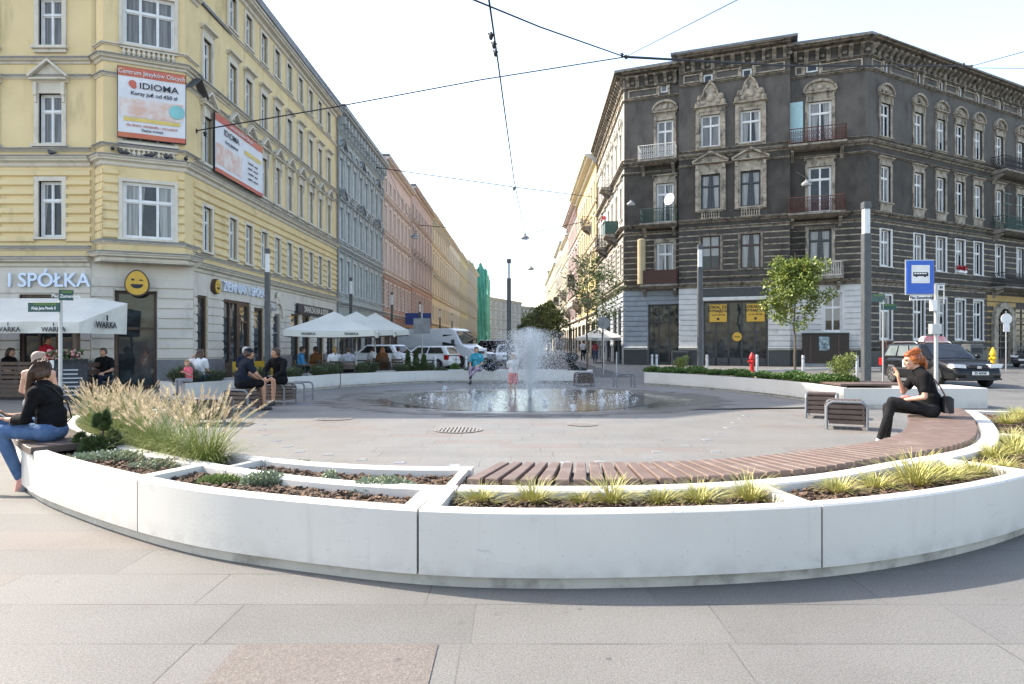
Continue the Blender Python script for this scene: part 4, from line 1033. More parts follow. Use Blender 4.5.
M_olive = mat('olive_yellow_stucco', (.44,.385,.20), (.39,.34,.175), 1.2, rough=.85)
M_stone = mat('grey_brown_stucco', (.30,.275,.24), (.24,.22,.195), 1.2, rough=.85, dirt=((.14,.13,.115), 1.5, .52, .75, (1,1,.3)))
def sx(d): return -10.35 + .015*(d-21.8)
row_l = [(38.75, 51.4, 15.0, M_blue, M_bluet, M_blue, 'blue grey ornate town house next to the yellow corner house', dict(floors=[(4.5,2.0),(7.6,1.9),(10.6,1.8)], ncol=8, sur=('flat','tri','rich'), brackets=16, hoods={1:3,2:3}, pilasters=True)),
 (51.6, 64.4, 15.8, M_pink, M_pinkt, M_terra, 'pink town house with a terracotta lower part, left row', dict(floors=[(4.4,1.9),(7.4,2.0),(10.4,1.9),(13.3,1.1)], ncol=7, sur=('plain','flat','flat','plain'), rust=(3.9,6.8,9,M_terra), brackets=0)),
 (64.6, 79.5, 16.6, M_rose, M_roset, M_terra, 'grey rose town house with a dark red ledge, left row', dict(floors=[(4.5,2.0),(7.7,2.1),(11.0,2.0),(14.0,1.1)], ncol=7, sur=('plain','tri','flat','plain'), rust=(3.9,7.0,8,M_terra), brackets=0)),
 (79.7, 98.0, 16.7, M_sand, M_sandt, M_sand, 'pale sand coloured town house in the middle of the left row', dict(floors=4, ncol=8, brackets=14)),
 (98.2, 115.4, 16.8, M_ecru, M_sandt, M_ecru, 'ecru town house beyond the sand coloured one, left row', dict(floors=4, ncol=7)),
 (115.6, 132, 17.0, M_olive, M_sandt, M_terra, 'olive yellow town house near the green netting, left row', dict(floors=4, ncol=7)),
 (132.2, 160, 17.8, M_stone, M_sandt, M_stone, 'grey brown town house just before the green scaffold netting, left row', dict(floors=4, ncol=10))]
for d0, d1, Hh, wm, tm, gm, lab, kw in row_l:
    townhouse('town_house', lab, (sx(d0), d0, 0), STD, (d1-d0)*1.0001, Hh, 12, wallm=wm, trimm=tm, groundm=gm, **kw)
# small blue shop board on the pink house
t = thing('hanging_sign', 'small dark blue sign board standing out from the pink house', 'sign', (sx(60)+.25, 60.0, 3.2))
MB().box(0,2.3,-.06,.06,0,1.05).build('board', mat('blue_board', (.02,.045,.20), (.025,.05,.17), 4, rough=.5), t); MB().box(-.4,0.01,-.03,.03,.2,.26).build('arm', M_lead, t)
# scaffold wrapped in green netting
M_net = mat('green_netting', (.07,.31,.235), (.055,.23,.175), .5, rough=.8, dirt=((.03,.24,.17), .9, .5, .7, (1,1,.3)))
t = thing('scaffold', 'tall scaffold wrapped in bright green netting at the far end of the left row', 'scaffold', (-8.6, 168, 0))
nx, nz = 14, 26; vs = []; fs = []
def net(pa, pb, hh):
    mb = MB(); vs = []; fs = []
    for j in range(nz+1):
        for i in range(nx+1):
            p = lerp(pa, pb, i/nx); w = .22*math.sin(i*2.2+j*.35)+random.uniform(-.12,.12); n = Vector(((pb-pa).y, -(pb-pa).x, 0)).normalized()
            top = hh + (.9*math.sin(i*.9) if j == nz else 0)
            vs.append((p.x+n.x*w, p.y+n.y*w, top*j/nz))
    for j in range(nz):
        for i in range(nx): q = j*(nx+1)+i; fs.append((q, q+1, q+nx+2, q+nx+1))
    mb.add(vs, fs); return mb
net(Vector((-1.8,0,0)), Vector((2.3,0,0)), 21.2).build('netting', M_net, t, smooth=True)
net(Vector((2.3,0,0)), Vector((2.3,22,0)), 19.6).build('netting', M_net, t, smooth=True)
mb = MB()
for x in (-1.6, .3, 2.1):
    for y in (.4, 1.4): mb.tube([(x,y,0),(x,y,22)], .06, 6)
for k in range(10): mb.box(-1.6, 2.1, .4, 1.4, 2*k+1.9, 2*k+1.96)
mb.build('tubes', M_lead, t)
# houses closing the street
M_fargrey = mat('far_grey_stucco', (.25,.235,.215), (.31,.295,.27), .4, rough=.85)
def blk(lab, x0, x1, y, Hh, wm, tm, fl, nc, dx=0.0):
    townhouse('town_house', lab, (x0, y, 0), (x1-x0, dx, 0), math.hypot(x1-x0, dx), Hh, 12, fl, nc, wm, tm, wm, gh=4.2, sur=('flat',), ww=1.15, shops=5, cornice=.9)
blk('long grey tenement closing the far end of the street, left part', -11, 4.2, 250, 19.5, M_fargrey, M_sandt, 4, 8, 40)
blk('pale grey tenement closing the far end of the street, right part', 4.4, 17.5, 291, 18, M_stone, M_sandt, 4, 8, 20)
# ---------------------------------------------------------------- dark corner tenement on the right
M_dplast = mat('dark_grey_plaster', (.086,.078,.070), (.112,.103,.093), .9, rough=.92, bump=.2, bscale=30, dirt=((.052,.047,.043), 1.1, .5, .7, (1,1,.35)))
M_dpl2 = mat('brown_black_plaster', (.052,.045,.039), (.074,.065,.056), 1.4, rough=.9, bump=.2, bscale=30, dirt=((.036,.031,.028), 1.3, .5, .72, (1,1,.4)))
M_dtrim = mat('weathered_sandstone', (.42,.365,.29), (.25,.215,.17), 3.2, rough=.9, bump=.25, bscale=25, lohi=(.3,.62), dirt=((.075,.065,.055), 2.6, .50, .68, (1,1,.5)))
M_dtrim2 = mat('sooty_stone', (.26,.225,.18), (.155,.134,.108), 4, rough=.9, bump=.25, bscale=25, dirt=((.05,.044,.038), 3, .48, .66, (1,1,.5)))
M_wgr = mat('whitewashed_stone', (.60,.595,.58), (.52,.515,.50), 2.2, rough=.8, bump=.1, dirt=((.30,.29,.28), 2.4, .58, .78, (1,1,.4)))
M_bgr = mat('blue_grey_stone', (.29,.315,.34), (.24,.265,.29), 2.2, rough=.8, bump=.1, dirt=((.15,.16,.17), 2.4, .58, .78, (1,1,.4)))
M_dwood = mat('charcoal_frame', (.035,.037,.04), (.05,.052,.055), 5, rough=.45)
M_owood = mat('old_brown_frame', (.09,.055,.045), (.06,.04,.035), 5, rough=.6)
M_ochre = mat('ochre_stone', (.42,.28,.11), (.34,.225,.09), 3, rough=.85)
M_lime = mat('pale_limewash', (.52,.50,.45), (.44,.42,.38), 2, rough=.85, dirt=((.26,.245,.22), 2.2, .56, .76, (1,1,.3)))  # pale limewash of the upper street wall and its window trim
A_ = Vector((8.0, 48.0, 0)); dF = Vector((1, -.40, 0)).normalized(); LFt = 15.49; B_ = A_ + dF*LFt
dR = Vector((.874, .486, 0)).normalized(); LR = 36.0
dS = Vector((-.03, -1, 0)).normalized(); LSt = 19.0; S0 = A_ - dS*LSt
tb = thing('corner_tenement', 'dark grey ornate corner tenement with balconies and white shopfront on the right', 'house', A_)
ZE = 20.7
GF, GR, GS = Face(tb, A_, dF), Face(tb, B_, dR), Face(tb, S0, dS)
uc0, uc1 = GF.u(680), GF.u(790)
CBp = A_ + dF*uc0 + GF.n*.55; GC = Face(tb, CBp, dF); LCb = uc1-uc0      # projecting middle
V1, V2, V3 = (6.45, 2.35), (10.55, 2.35), (14.75, 2.15)
cu = [GC.u(710.5), GC.u(750.5)]; cw = 1.25
ul, ur = GF.u(665), GF.u(820)
doors = [(ul, 14.35, 1.15, 2.75), (ul, 9.95, 1.2, 2.75), (ul, 5.65, 1.15, 2.9), (ur, 14.35, 1.35, 2.75), (ur, 9.95, 1.35, 2.95), (ur, 6.25, 1.35, 2.6)]
hF = [(u-w/2, u+w/2, v, v+h) for u, v, w, h in doors]
attF = [(GF.u(664)-.25, GF.u(664)+.25, 19.05, 19.65), (GF.u(812)-.35, GF.u(812)+.35, 19.05, 19.6)]
gdoor = (GF.u(648), GF.u(679.5), .0, 4.25); gwin = (GF.u(823.5), GF.u(842), 2.25, 4.75)
ZT = 5.5
GF.put(wall_mb(LFt, ZT, 9.6, hF), 'wall', M_dpl2); GF.put(wall_mb(LFt, 9.6, 14.0, hF), 'wall', M_dpl2); GF.put(wall_mb(LFt, 14.0, ZE-.3, hF+attF), 'wall', M_dplast)
GF.put(wall_mb(uc0, 0, ZT, [gdoor], .25), 'ground_floor', M_bgr)
GF.put(wall_mb(LFt, 0, ZT, [gwin], .25, u0=uc1), 'ground_floor', M_wgr)
hC = [(u-cw/2, u+cw/2, v, v+h) for v, h in (V1, V2, V3) for u in cu]
attC = [(GC.u(x)-.3, GC.u(x)+.3, 19.0, 19.65) for x in (708, 747)]
shopC = [(GC.u(703), GC.u(768), .0, 4.35)]
GC.put(wall_mb(LCb, ZT, 9.6, hC), 'wall', M_dpl2); GC.put(wall_mb(LCb, 9.6, 14.0, hC), 'wall', M_dpl2); GC.put(wall_mb(LCb, 14.0, ZE-.1, hC+attC), 'wall', M_dplast)
GC.put(wall_mb(LCb, 0, ZT, shopC, .3), 'ground_floor', M_wgr)
for q, fl in ((CBp, 1), (CBp+dF*LCb, 0)):     # cheeks of the projecting middle
    f2 = Face(tb, q - GF.n*.55 if fl else q, GF.n if fl else -GF.n)
    f2.put(wall_mb(.55, 14.0, ZE-.1, []), 'wall', M_dplast); f2.put(wall_mb(.55, ZT, 14.0, []), 'wall', M_dpl2); f2.put(wall_mb(.55, 0, ZT, []), 'ground_floor', M_wgr)
ru = [1.80, 5.46, 8.10, 10.46, 12.85, 15.8, 18.9, 21.4, 24.0, 26.6, 29.2, 32.0]; rw = 1.05
hR = [(u-rw/2, u+rw/2, v, v+h) for v, h in (V1, V2, V3) for u in ru]
attR = [(u-.28, u+.28, 18.75, 19.75) for u in ru]
gR = [(u-.6, u+.6, 1.75, 4.55) for u in ru[:5]] + [(15.0, 17.2, 0, 4.1), (18.2, 20.3, .4, 4.2), (21.2, 23.4, 0, 4.2), (24.5, 27, .4, 4.2), (28, 31, 0, 4.2)]
GR.put(wall_mb(LR, 0, 9.6, hR+gR), 'wall', M_dpl2); GR.put(wall_mb(LR, 9.6, 14.0, hR), 'wall', M_dpl2); GR.put(wall_mb(LR, 14.0, ZE-.3, hR+attR), 'wall', M_dplast)
su2 = [LSt*(i+.5)/7 for i in range(7)]; hS2 = [(u-.5, u+.5, v, v+h) for v, h in (V1, V2, V3) for u in su2]
gS2 = [(LSt-2.9, LSt-1.2, 0, 4.1), (LSt-6, LSt-3.8, 0, 4.1), (1, 3, 0, 4.1), (4.5, 6.5, .5, 4.1), (8, 11, 0, 4.1)]
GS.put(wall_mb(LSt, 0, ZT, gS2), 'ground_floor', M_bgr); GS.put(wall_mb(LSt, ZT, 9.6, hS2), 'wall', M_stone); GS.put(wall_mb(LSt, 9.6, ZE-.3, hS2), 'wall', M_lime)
shell_core(tb, [A_+Vector((.4,.3,0)), B_+Vector((-.2,.45,0)), B_+dR*LR-GR.n*.4, B_+dR*LR-GR.n*14, A_+Vector((14,16,0)), S0+Vector((13,0,0)), S0+Vector((.4,0,0))], 0, ZE-.3)
ov = .75
shell_core(tb, [A_+Vector((-.75,-.35,0)), A_+dF*uc0+GF.n*ov, A_+dF*uc0+GF.n*(ov+.0), A_+dF*uc1+GF.n*ov, B_+GF.n*ov*.9+Vector((.2,0,0)), B_+dR*LR+GR.n*ov, B_+dR*LR-GR.n*14, A_+Vector((14,16,0)), S0+Vector((13,0,0)), S0+Vector((-.75,0,0))], ZE+.0, ZE+.16, roof=M_roof)
mbx = MB(); q0 = CBp - tb.location + GF.n*(ov+.05) - dF*.45; q1 = q0 + dF*(LCb+.9)
mbx.prism([q0[:2], q1[:2], (q1-GF.n*6)[:2], (q0-GF.n*6)[:2]], ZE+.30, ZE+.46); mbx.build('roof', M_roof, tb)
# parapet gutter line, frieze, brackets
def crown(f, L, z, att, u0=0.0, nb=None):
    mb = MB(); mould(mb, u0-.05, L+.05, CORN(z-.38, .38, ov)); nb = nb or int((L-u0)/.62)
    for i in range(nb):
        u = u0+(L-u0)*(i+.5)/nb; w = .13 if i % 2 else .10
        mb.prism([(.003,z-1.0),(-.12,z-.98),(-.2,z-.75),(-.5,z-.5),(-.52,z-.385),(.003,z-.385)], u-w, u+w, 'x')
        if i % 2: mb.ell((u,-.14,z-1.06), (.15,.12,.15), 8, 6)
        else: mb.ell((u+.3,-.07,z-.72), (.17,.07,.13), 8, 6)
    mould(mb, u0, L, LEDGE(z-1.16, .12, .2)); mould(mb, u0, L, LEDGE(z-2.0, .13, .16))
    f.put(mb, 'cornice', M_dtrim2)
    mb = MB(); cuts = sorted((a-.12, b+.12) for a, b, _, _ in att); u = u0+.25
    for a, b in cuts + [(L-.25, L)]:
        if a-u > .5:
            n = max(1, round((a-u)/2.2))
            for k in range(n):
                c, d = u+(a-u)*k/n+.05, u+(a-u)*(k+1)/n-.05
                for x in ((c,d,z-1.30,z-1.22),(c,d,z-1.78,z-1.70),(c,c+.1,z-1.70,z-1.30),(d-.1,d,z-1.70,z-1.30)): mb.box(x[0],x[1],-.07,.003,x[2],x[3])
        u = max(u, b)
    for a, b, _, _ in att: 
        for q in (a-.17, b+.05): mb.box(q, q+.12, -.12, .003, z-1.85, z-1.2); mb.ell((q+.06,-.13,z-1.35), (.09,.07,.17), 8, 6)
    f.put(mb, 'frieze_panels', M_dtrim)
crown(GF, uc0, ZE, attF[:1]); crown(GF, LFt, ZE, attF[1:], uc1); crown(GC, LCb, ZE+.3, attC); crown(GR, LR, ZE, attR); crown(GS, LSt, ZE, [])
for f, L, w0 in ((GF, uc0, 0), (GF, LFt, uc1), (GC, LCb, 0), (GR, LR, 0), (GS, LSt, 0)):
    mb = MB(); mould(mb, w0, L, CORN(5.25, .35, .3)); mould(mb, w0, L, LEDGE(5.9, .1, .1)); mould(mb, w0, L, LEDGE(9.25, .13, .16)); mould(mb, w0, L, CORN(9.62, .26, .28))
    mould(mb, w0, L, LEDGE(13.5, .12, .16)); mould(mb, w0, L, CORN(14.0, .3, .3)); mould(mb, w0, L, LEDGE(14.5, .08, .12)); f.put(mb, 'ledges', M_dtrim2)
M_groove = M_dtrim2
for f, L, w0, hh in ((GF, uc0, 0, hF), (GF, LFt, uc1, hF), (GC, LCb, 0, hC), (GR, LR, 0, hR)):
    f.put(bands_mb(L, 6.0, 9.2, 8, hh, .10, .06, .17, u0=w0), 'rustication', M_dpl2)
    mb = MB()                                  # pale mortar courses showing between the bands
    for k in range(9):
        v = 6.0+.4*k; u = w0
        for a, b in sorted((x[0]-.17, x[1]+.17) for x in hh if x[2] < v < x[3]) + [(L, L)]:
            if a-u > .1: mb.box(u+.02, a-.02, -.03, .003, v-.045, v+.045)
            u = max(u, b)
    f.put(mb, 'mortar_courses', M_dtrim)
GR.put(bands_mb(13.9, 1.2, 5.2, 9, gR, .10, .06, .12), 'rustication', M_dpl2)
mb = MB()
for k in range(10):
    v = 1.2+k*.444; u = 0
    for a, b in sorted((x[0]-.12, x[1]+.12) for x in gR if x[2] < v < x[3]) + [(13.9, 99)]:
        if a-u > .1: mb.box(u+.02, min(a,13.9)-.02, -.03, .003, v-.045, v+.045)
        u = max(u, b)
GR.put(mb, 'mortar_courses', M_dtrim)
GF.put(bands_mb(uc0, 1.3, 5.2, 11, [gdoor], .05, .06, .03), 'rustication', M_bgr); GF.put(bands_mb(LFt, 1.3, 5.2, 11, [gwin], .05, .06, .15, u0=uc1), 'rustication', M_wgr)
GC.put(bands_mb(LCb, 1.3, 5.2, 11, [(shopC[0][0], shopC[0][1], 0, 5.3)], .05, .06, .03), 'rustication', M_wgr)
GS.put(bands_mb(LSt, 1.3, 5.2, 11, gS2, .05, .06, .1), 'rustication', M_bgr); GS.put(bands_mb(LSt, 6.0, 9.2, 8, hS2, .08, .06, .17), 'rustication', M_stone)
for f, L, w0, hh in ((GF, uc0, 0, [gdoor]), (GF, LFt, uc1, []), (GC, LCb, 0, shopC), (GR, 13.9, 0, [])):
    f.put(bands_mb(L, .0, 1.05, 1, hh, .0, .14, .02, u0=w0), 'plinth', M_dwood)
    mb = MB()
    u = w0
    for a, b in sorted((x[0], x[1]) for x in hh)+[(L, L)]:
        if a-u > .1: mould(mb, u, a-.02, LEDGE(1.06, .22, .26))
        u = b
    f.put(mb, 'plinth_ledge', M_wgr if f is not GR else M_dtrim2)
GR.put(bands_mb(LR, 0, 5.1, 10, gR, .05, .05, .1, u0=14.0), 'rustication', M_ochre)
# windows
for u in cu:
    win(GC, u, V3[0], cw, V3[1], M_white, 'gable', M_dtrim, fw=.08, tw=.22, deep=.16)
    win(GC, u, V2[0], cw, V2[1], M_dwood, 'pent', M_dtrim, fw=.07, tw=.24, deep=.16)
    win(GC, u, V1[0], cw, V1[1], M_owood, 'plain', M_dtrim2, fw=.07, tw=.16, deep=.16)
for u, v, w, h in doors:
    win(GF, u, v, w, h, M_white if v != 6.25 else M_dwood, 'rich' if v > 14 else ('flat' if v > 9 else 'plain'), M_dtrim, fw=.09, tw=.2, sc=1.25, trans=.72, deep=.16, name='balcony_door')
for k, (v, h) in enumerate((V1, V2, V3)):
    for u in ru: win(GR, u, v, rw, h, M_white, ('plain','flat','rich')[k], M_dtrim if k else M_wgr, fw=.08, tw=.17, sc=1.15, deep=.16)
    for u in su2: win(GS, u, v, 1.0, h, M_white, ('plain','flat','rich')[k], M_lime, fw=.08, tw=.17, sc=1.15, deep=.16)
for f, L in ((GF, attF), (GC, attC), (GR, attR)):
    for a, b, c, d in L: win(f, (a+b)/2, c, b-a, d-c, M_white, None, None, fw=.06, mull=0, trans=None, deep=.08)
for a, b, c, d in gR[:5]: win(GR, (a+b)/2, c, b-a, d-c, M_white, 'plain', M_wgr, fw=.08, tw=.14, deep=.16)
for a, b, c, d in gR[5:]: shopfront(GR, a, b, c, d, 'door' if c == 0 else 'shop_window', M_owood, 2, .75, .4)
for a, b, c, d in gS2: shopfront(GS, a, b, c, d, 'door' if c == 0 else 'shop_window', M_dwood, 2, .75, .3)
win(GF, (gwin[0]+gwin[1])/2, gwin[2], gwin[1]-gwin[0], gwin[3]-gwin[2], M_white, 'plain', M_wgr, fw=.08, trans=.62, tw=.16)
balusters(GC, cu[0]-.62, cu[0]+.62, 9.95, 10.4, 8, M_dtrim); balusters(GC, cu[1]-.62, cu[1]+.62, 9.95, 10.4, 8, M_dtrim)
mb = MB()
for u in ru: mb.box(u-.6, u+.6, -.06, .003, 9.95, 10.38); mb.box(u-.5, u+.5, -.08, -.061, 10.02, 10.3)
GR.put(mb, 'sill_panels', M_dtrim)
# entrance and shop
shopfront(GF, gdoor[0], gdoor[1], 0, 4.25, 'door', M_dwood, 3, .70, .2, deep=.2, fw=.1)
shopfront(GC, shopC[0][0], shopC[0][1], 0, 4.35, 'shop_front', M_dwood, 5, .52, .55, deep=.25, fw=.12)
mb = MB(); mb.box(shopC[0][0]-.05, shopC[0][1]+.05, -.12, .0, 4.62, 5.2); GC.put(mb, 'fascia', M_dwood)
mb = MB(); mb.box(shopC[0][0]-.15, shopC[0][1]+.15, -.2, .0, 4.38, 4.6); GC.put(mb, 'lintel', M_wgr)
for i, x in enumerate((718, 755.5)):
    t = thing('notice_board', 'yellow to let notice in the dark shopfront, %s' % ('left one' if i == 0 else 'right one, nearer the young tree'), 'notice', GC.world(GC.u(x), 2.95, -.1), GC.ang, 'yellow notices in the shop window')
    MB().box(-.56,.56,-.02,.0,-.0,1.18).build('sheet', M_yellow, t)
    text('lettering', 'LOKAL DO', .26, M_ink, t, (0,-.025,.98), 0, .004, .008); text('lettering', 'WYNAJĘCIA', .24, M_ink, t, (0,-.025,.73), 0, .004, .008); text('lettering', 'tel. 601 000 000', .13, M_ink, t, (0,-.025,.47), 0, .004, .003)
    MB().box(-.08,.08,-.025,-.021,.12,.28).build('emblem', M_ink, t)
t = thing('round_sticker', 'round yellow sticker low in the dark shop door', 'sticker', GC.world(GC.u(737), 1.95, -.12), GC.ang)
MB().lathe([(.3,-.01),(.3,.01)], (0,0,0), 24, 0, Matrix.Rotation(RD(90),4,'X')).build('disc', M_yellow, t); text('lettering', 'LOKAL', .13, M_ink, t, (0,-.02,0), 0, .004, .003)
# balconies
balcony(GF, ul-.45, 14.25, 2.5, 'iron', M_ironw); balcony(GF, ul-.35, 9.85, 2.4, 'iron', M_irong); balcony(GF, ul-.3, 5.6, 2.5, 'solid', M_wick)
balcony(GF, ur-.2, 14.25, 3.3, 'iron', M_rust); balcony(GF, ur-.25, 9.85, 3.2, 'iron', M_rust); balcony(GF, ur-.0, 5.75, 2.5, 'stone', M_balst)
balcony(GR, 17.3, 14.2, 5.2, 'iron', M_iron); balcony(GR, 17.3, 9.85, 5.2, 'iron', M_irong); balcony(GR, 17.3, 5.7, 5.2, 'iron', M_iron)
for u in (15.0, 16.7, 18.2, 19.6):            # green glazed bays on the second floor balcony
    mb = MB(); mb.box(u-.03,u+.03,-.95,-.89,9.9,12.4); mb.box(u-.6,u+.6,-.94,-.9,12.35,12.42); mb.box(u-.6,u+.6,-.94,-.9,11.6,11.66); GR.put(mb, 'glazing_bar', M_irong)
balcony(GS, LSt-4.2, 9.9, 1.9, 'solid', M_irong); balcony(GS, LSt-7.2, 14.2, 1.8, 'iron', M_ironw); balcony(GS, LSt-11, 9.9, 1.9, 'iron', M_iron)
M_tinblue = mat('pale_blue_panel', (.40,.58,.60), (.36,.52,.54), 4, rough=.7)
mb = MB(); mb.box(GF.u(788.5), GF.u(803), -.05, .003, 14.6, 17.2); GF.put(mb, 'painted_panel', M_tinblue)
t = thing('rolled_blind', 'tall cream rolled blind on the brown screened balcony', 'blind', GF.world(GF.u(643.5), 5.62, .75), GF.ang)
mb = MB(); mb.lathe([(.26,0),(.28,.02),(.28,3.1),(.2,3.15)], (0,0,0), 16); mb.build('roll', mat('cream_blind', (.40,.33,.20), (.34,.28,.17), 3, rough=.8), t)
def dish(label, q, rot, r=.42):
    t = thing('satellite_dish', label, 'satellite dish', q, rot)
    MB().lathe([(0.01,0),(r*.5,.03),(r,.12),(r,.13),(r*.5,.045),(.01,.015)], (0,0,0), 20, 0, Matrix.Rotation(RD(80),4,'X')).build('reflector', M_white, t, smooth=True)
    MB().tube([(0,.1,-.35),(0,0,-.1),(0,-.35,-.02)], .015, 6).build('arm', M_lead, t)
dish('white satellite dish on the green balcony of the dark tenement', GF.world(GF.u(672), 11.35, .85), GF.ang-.5)
M_redf = mat('red_flowers', (.45,.012,.02), (.25,.01,.015), 30, rough=.6)
def flowerbox(label, f, u, v, out=.2, w=.9):
    t = thing('window_box', label, 'flower box', f.world(u, v, out), f.ang); MB().box(-w/2,w/2,-.1,.1,0,.18).build('trough', M_white, t)
    mb = MB()
    for _ in range(90): mb.ell((random.uniform(-w/2,w/2), random.uniform(-.16,.14), random.uniform(.14,.5)), random.uniform(.03,.06), 5, 4)
    mb.build('flowers', M_redf, t)
flowerbox('window box of red geraniums on the first floor right wall of the tenement', GR, 10.4, 6.47, .15, 1.1)
flowerbox('window box of red flowers on the green street side balcony', GS, LSt-4.2, 10.85, 1.0, 1.2)
# dark cabinet against the white ground floor
t = thing('wall_cabinet', 'near black wooden cabinet with a poster against the white ground floor', 'cabinet', GF.world((GF.u(802)+GF.u(848))/2, 0, .5), GF.ang)
wc = GF.u(848)-GF.u(802); mb = MB(); mb.bbox(-wc/2,wc/2,-.4,.48,.25,2.1,.02); mb.build('body', mat('dark_cabinet', (.018,.013,.011), (.03,.02,.016), 6, rough=.5), t)
mb = MB(); mb.box(-wc/2-.03,wc/2+.03,-.45,.48,2.1,2.17); mb.build('lid', M_dwood, t)
mb = MB(); mb.box(-wc/2+.1,wc/2-.1,-.3,.45,0,.25); mb.build('base', M_bgr, t)
mb = MB()
for k in (-.32,.28): mb.box(wc*k-.03, wc*k+.03, -.415, -.401, .3, 2.05)
mb.build('battens', M_owood, t)
MB().box(-.38,.22,-.415,-.401,1.05,1.92).build('poster', mat('poster_print', (.30,.42,.46), (.05,.07,.09), 5, rough=.5), t)
t = thing('rubbish_bin', 'dark open bin standing by the glass entrance of the tenement', 'bin', GF.world(GF.u(683), 0, 1.3), GF.ang)
mb = MB(); mb.bbox(-.55,.55,-.3,.3,.08,1.0,.03); mb.build('body', M_dwood, t); MB().box(-.45,.45,-.305,-.29,.5,.85).build('slot', M_ink, t); MB().box(-.5,.5,-.25,.25,0,.08).build('base', M_lead, t)
t = thing('arched_gateway', 'pale stone arched gateway at the far right of the tenement ground floor', 'gateway', GR.world(16.1, 0, .05), GR.ang)
mb = MB(); n = 12
for i in range(n):
    a0, a1 = math.pi*i/n, math.pi*(i+1)/n
    mb.prism([(1.05*math.cos(a0),3.05+1.05*math.sin(a0)),(1.55*math.cos(a0),3.05+1.5*math.sin(a0)),(1.55*math.cos(a1),3.05+1.5*math.sin(a1)),(1.05*math.cos(a1),3.05+1.05*math.sin(a1))], -.25, .1, 'y')
for q in (-1,1): mb.box(min(q*1.05,q*1.55), max(q*1.05,q*1.55), -.25, .1, 0, 3.05)
mb.build('arch', M_dtrim, t)

# ---------------------------------------------------------------- right row of the street
def rx(d): return 8.55 + .012*(d-68)
M_rye = mat('warm_yellow_stucco', (.54,.41,.19), (.48,.365,.17), 1.2, rough=.85); M_gutter = mat('ochre_eaves', (.55,.33,.08), (.5,.3,.075), 2, rough=.7)
row_r = [(68.2, 90, 20.6, M_rye, M_sandt, M_ecru, 'warm yellow town house with an ochre eave beside the dark tenement, right row', dict(floors=4, ncol=8, roofm=M_gutter, cornice=1.2), [(4,6.2,2.2,'iron'),(10,10.4,2.2,'iron'),(16,14.4,2.2,'iron'),(16,6.2,2.2,'iron')]),
 (90.2, 108, 20.3, M_rose, M_roset, M_ecru, 'rose grey town house with a dark bracketed eave, right row', dict(floors=4, ncol=7, brackets=14, cornice=1.0), [(4,6.2,2.2,'iron'),(12,10.4,2.2,'solid')]),
 (108.2, 124, 18.9, M_ecru, M_sandt, M_ecru, 'ecru town house in the middle of the right row', dict(floors=4, ncol=6), [(5,6.0,2.4,'iron'),(11,9.5,2.4,'iron')]),
 (124.2, 146, 20.3, M_bluet, M_sandt, M_fargrey, 'pale grey town house with balconies at the far end, right row', dict(floors=4, ncol=8), [(5,6.2,2.4,'iron'),(11,10,2.4,'solid'),(17,6.2,2.4,'iron')]),
 (146.2, 200, 19.0, M_sand, M_sandt, M_sand, 'long sand coloured town house farthest away, right row', dict(floors=4, ncol=14), [])]
dRr = Vector((-.012, -1, 0)).normalized()
for d0, d1, Hh, wm, tm, gm, lab, kw, bal in row_r:
    root, f = townhouse('town_house', lab, (rx(d1), d1, 0), dRr, d1-d0, Hh, 12, wallm=wm, trimm=tm, groundm=gm, gh=4.6, ww=1.05, **kw)
    for b in bal: balcony(f, *b)
blk('distant pale tower block above the street trees', 12.5, 26, 238, 27.5, M_ecru, M_sandt, 6, 5, -2)
# ---------------------------------------------------------------- roads and pavements round the ring
def sheet(name, pts, z, m):
    mb = MB(); mb.poly([(p[0], p[1], z) for p in pts]); return tag(mb.build(name, m), kind='structure')
sheet('road', [(-5.2,29),(5.2,29),(5.6,60),(6.2,100),(6.8,240),(-4.4,240),(-4.9,100),(-5.1,60)], .004, M_asph)
sheet('right_road', [(10.6,27.5),(15.5,23.1),(14.6,18.6),(17,13),(45,20),(90,58),(80,70),(25.5,40.2),(19,38),(10,33)], .004, M_cobble)
sheet('tenement_pavement', [A_+Vector((-1.5,2,0)), A_+Vector((-2,-4,0)), (5.4,30), (9.8,33.2),(18.8,38.2),(25.2,40.4),(79,70.5),B_+dR*36+Vector((0,1,0)),B_+Vector((-.5,.5,0))], .008, M_side)
sheet('right_pavement', [(5.6,60),(5.25,36),(6.4,44),(8.2,49),(8.0,48),(8.6,68),(9.9,200),(6.8,200)], .012, M_side)
kb = MB(); M_kerb = mat('granite_kerb', (.40,.39,.375), (.33,.32,.31), 6, rough=.7)
def kerb(pts, name='kerb'):
    mb = MB(); A = [Vector((p[0],p[1],0)) for p in pts]; mb.strip(A, offset_poly(A, .16, A[0]+Vector((0,-500,0))), 0, .1); tag(mb.build(name, M_kerb), kind='structure')
kerb([(25.0,40.6),(79,70.9)]); kerb([(9.6,33.3),(18.8,38.4),(24.9,40.55)])

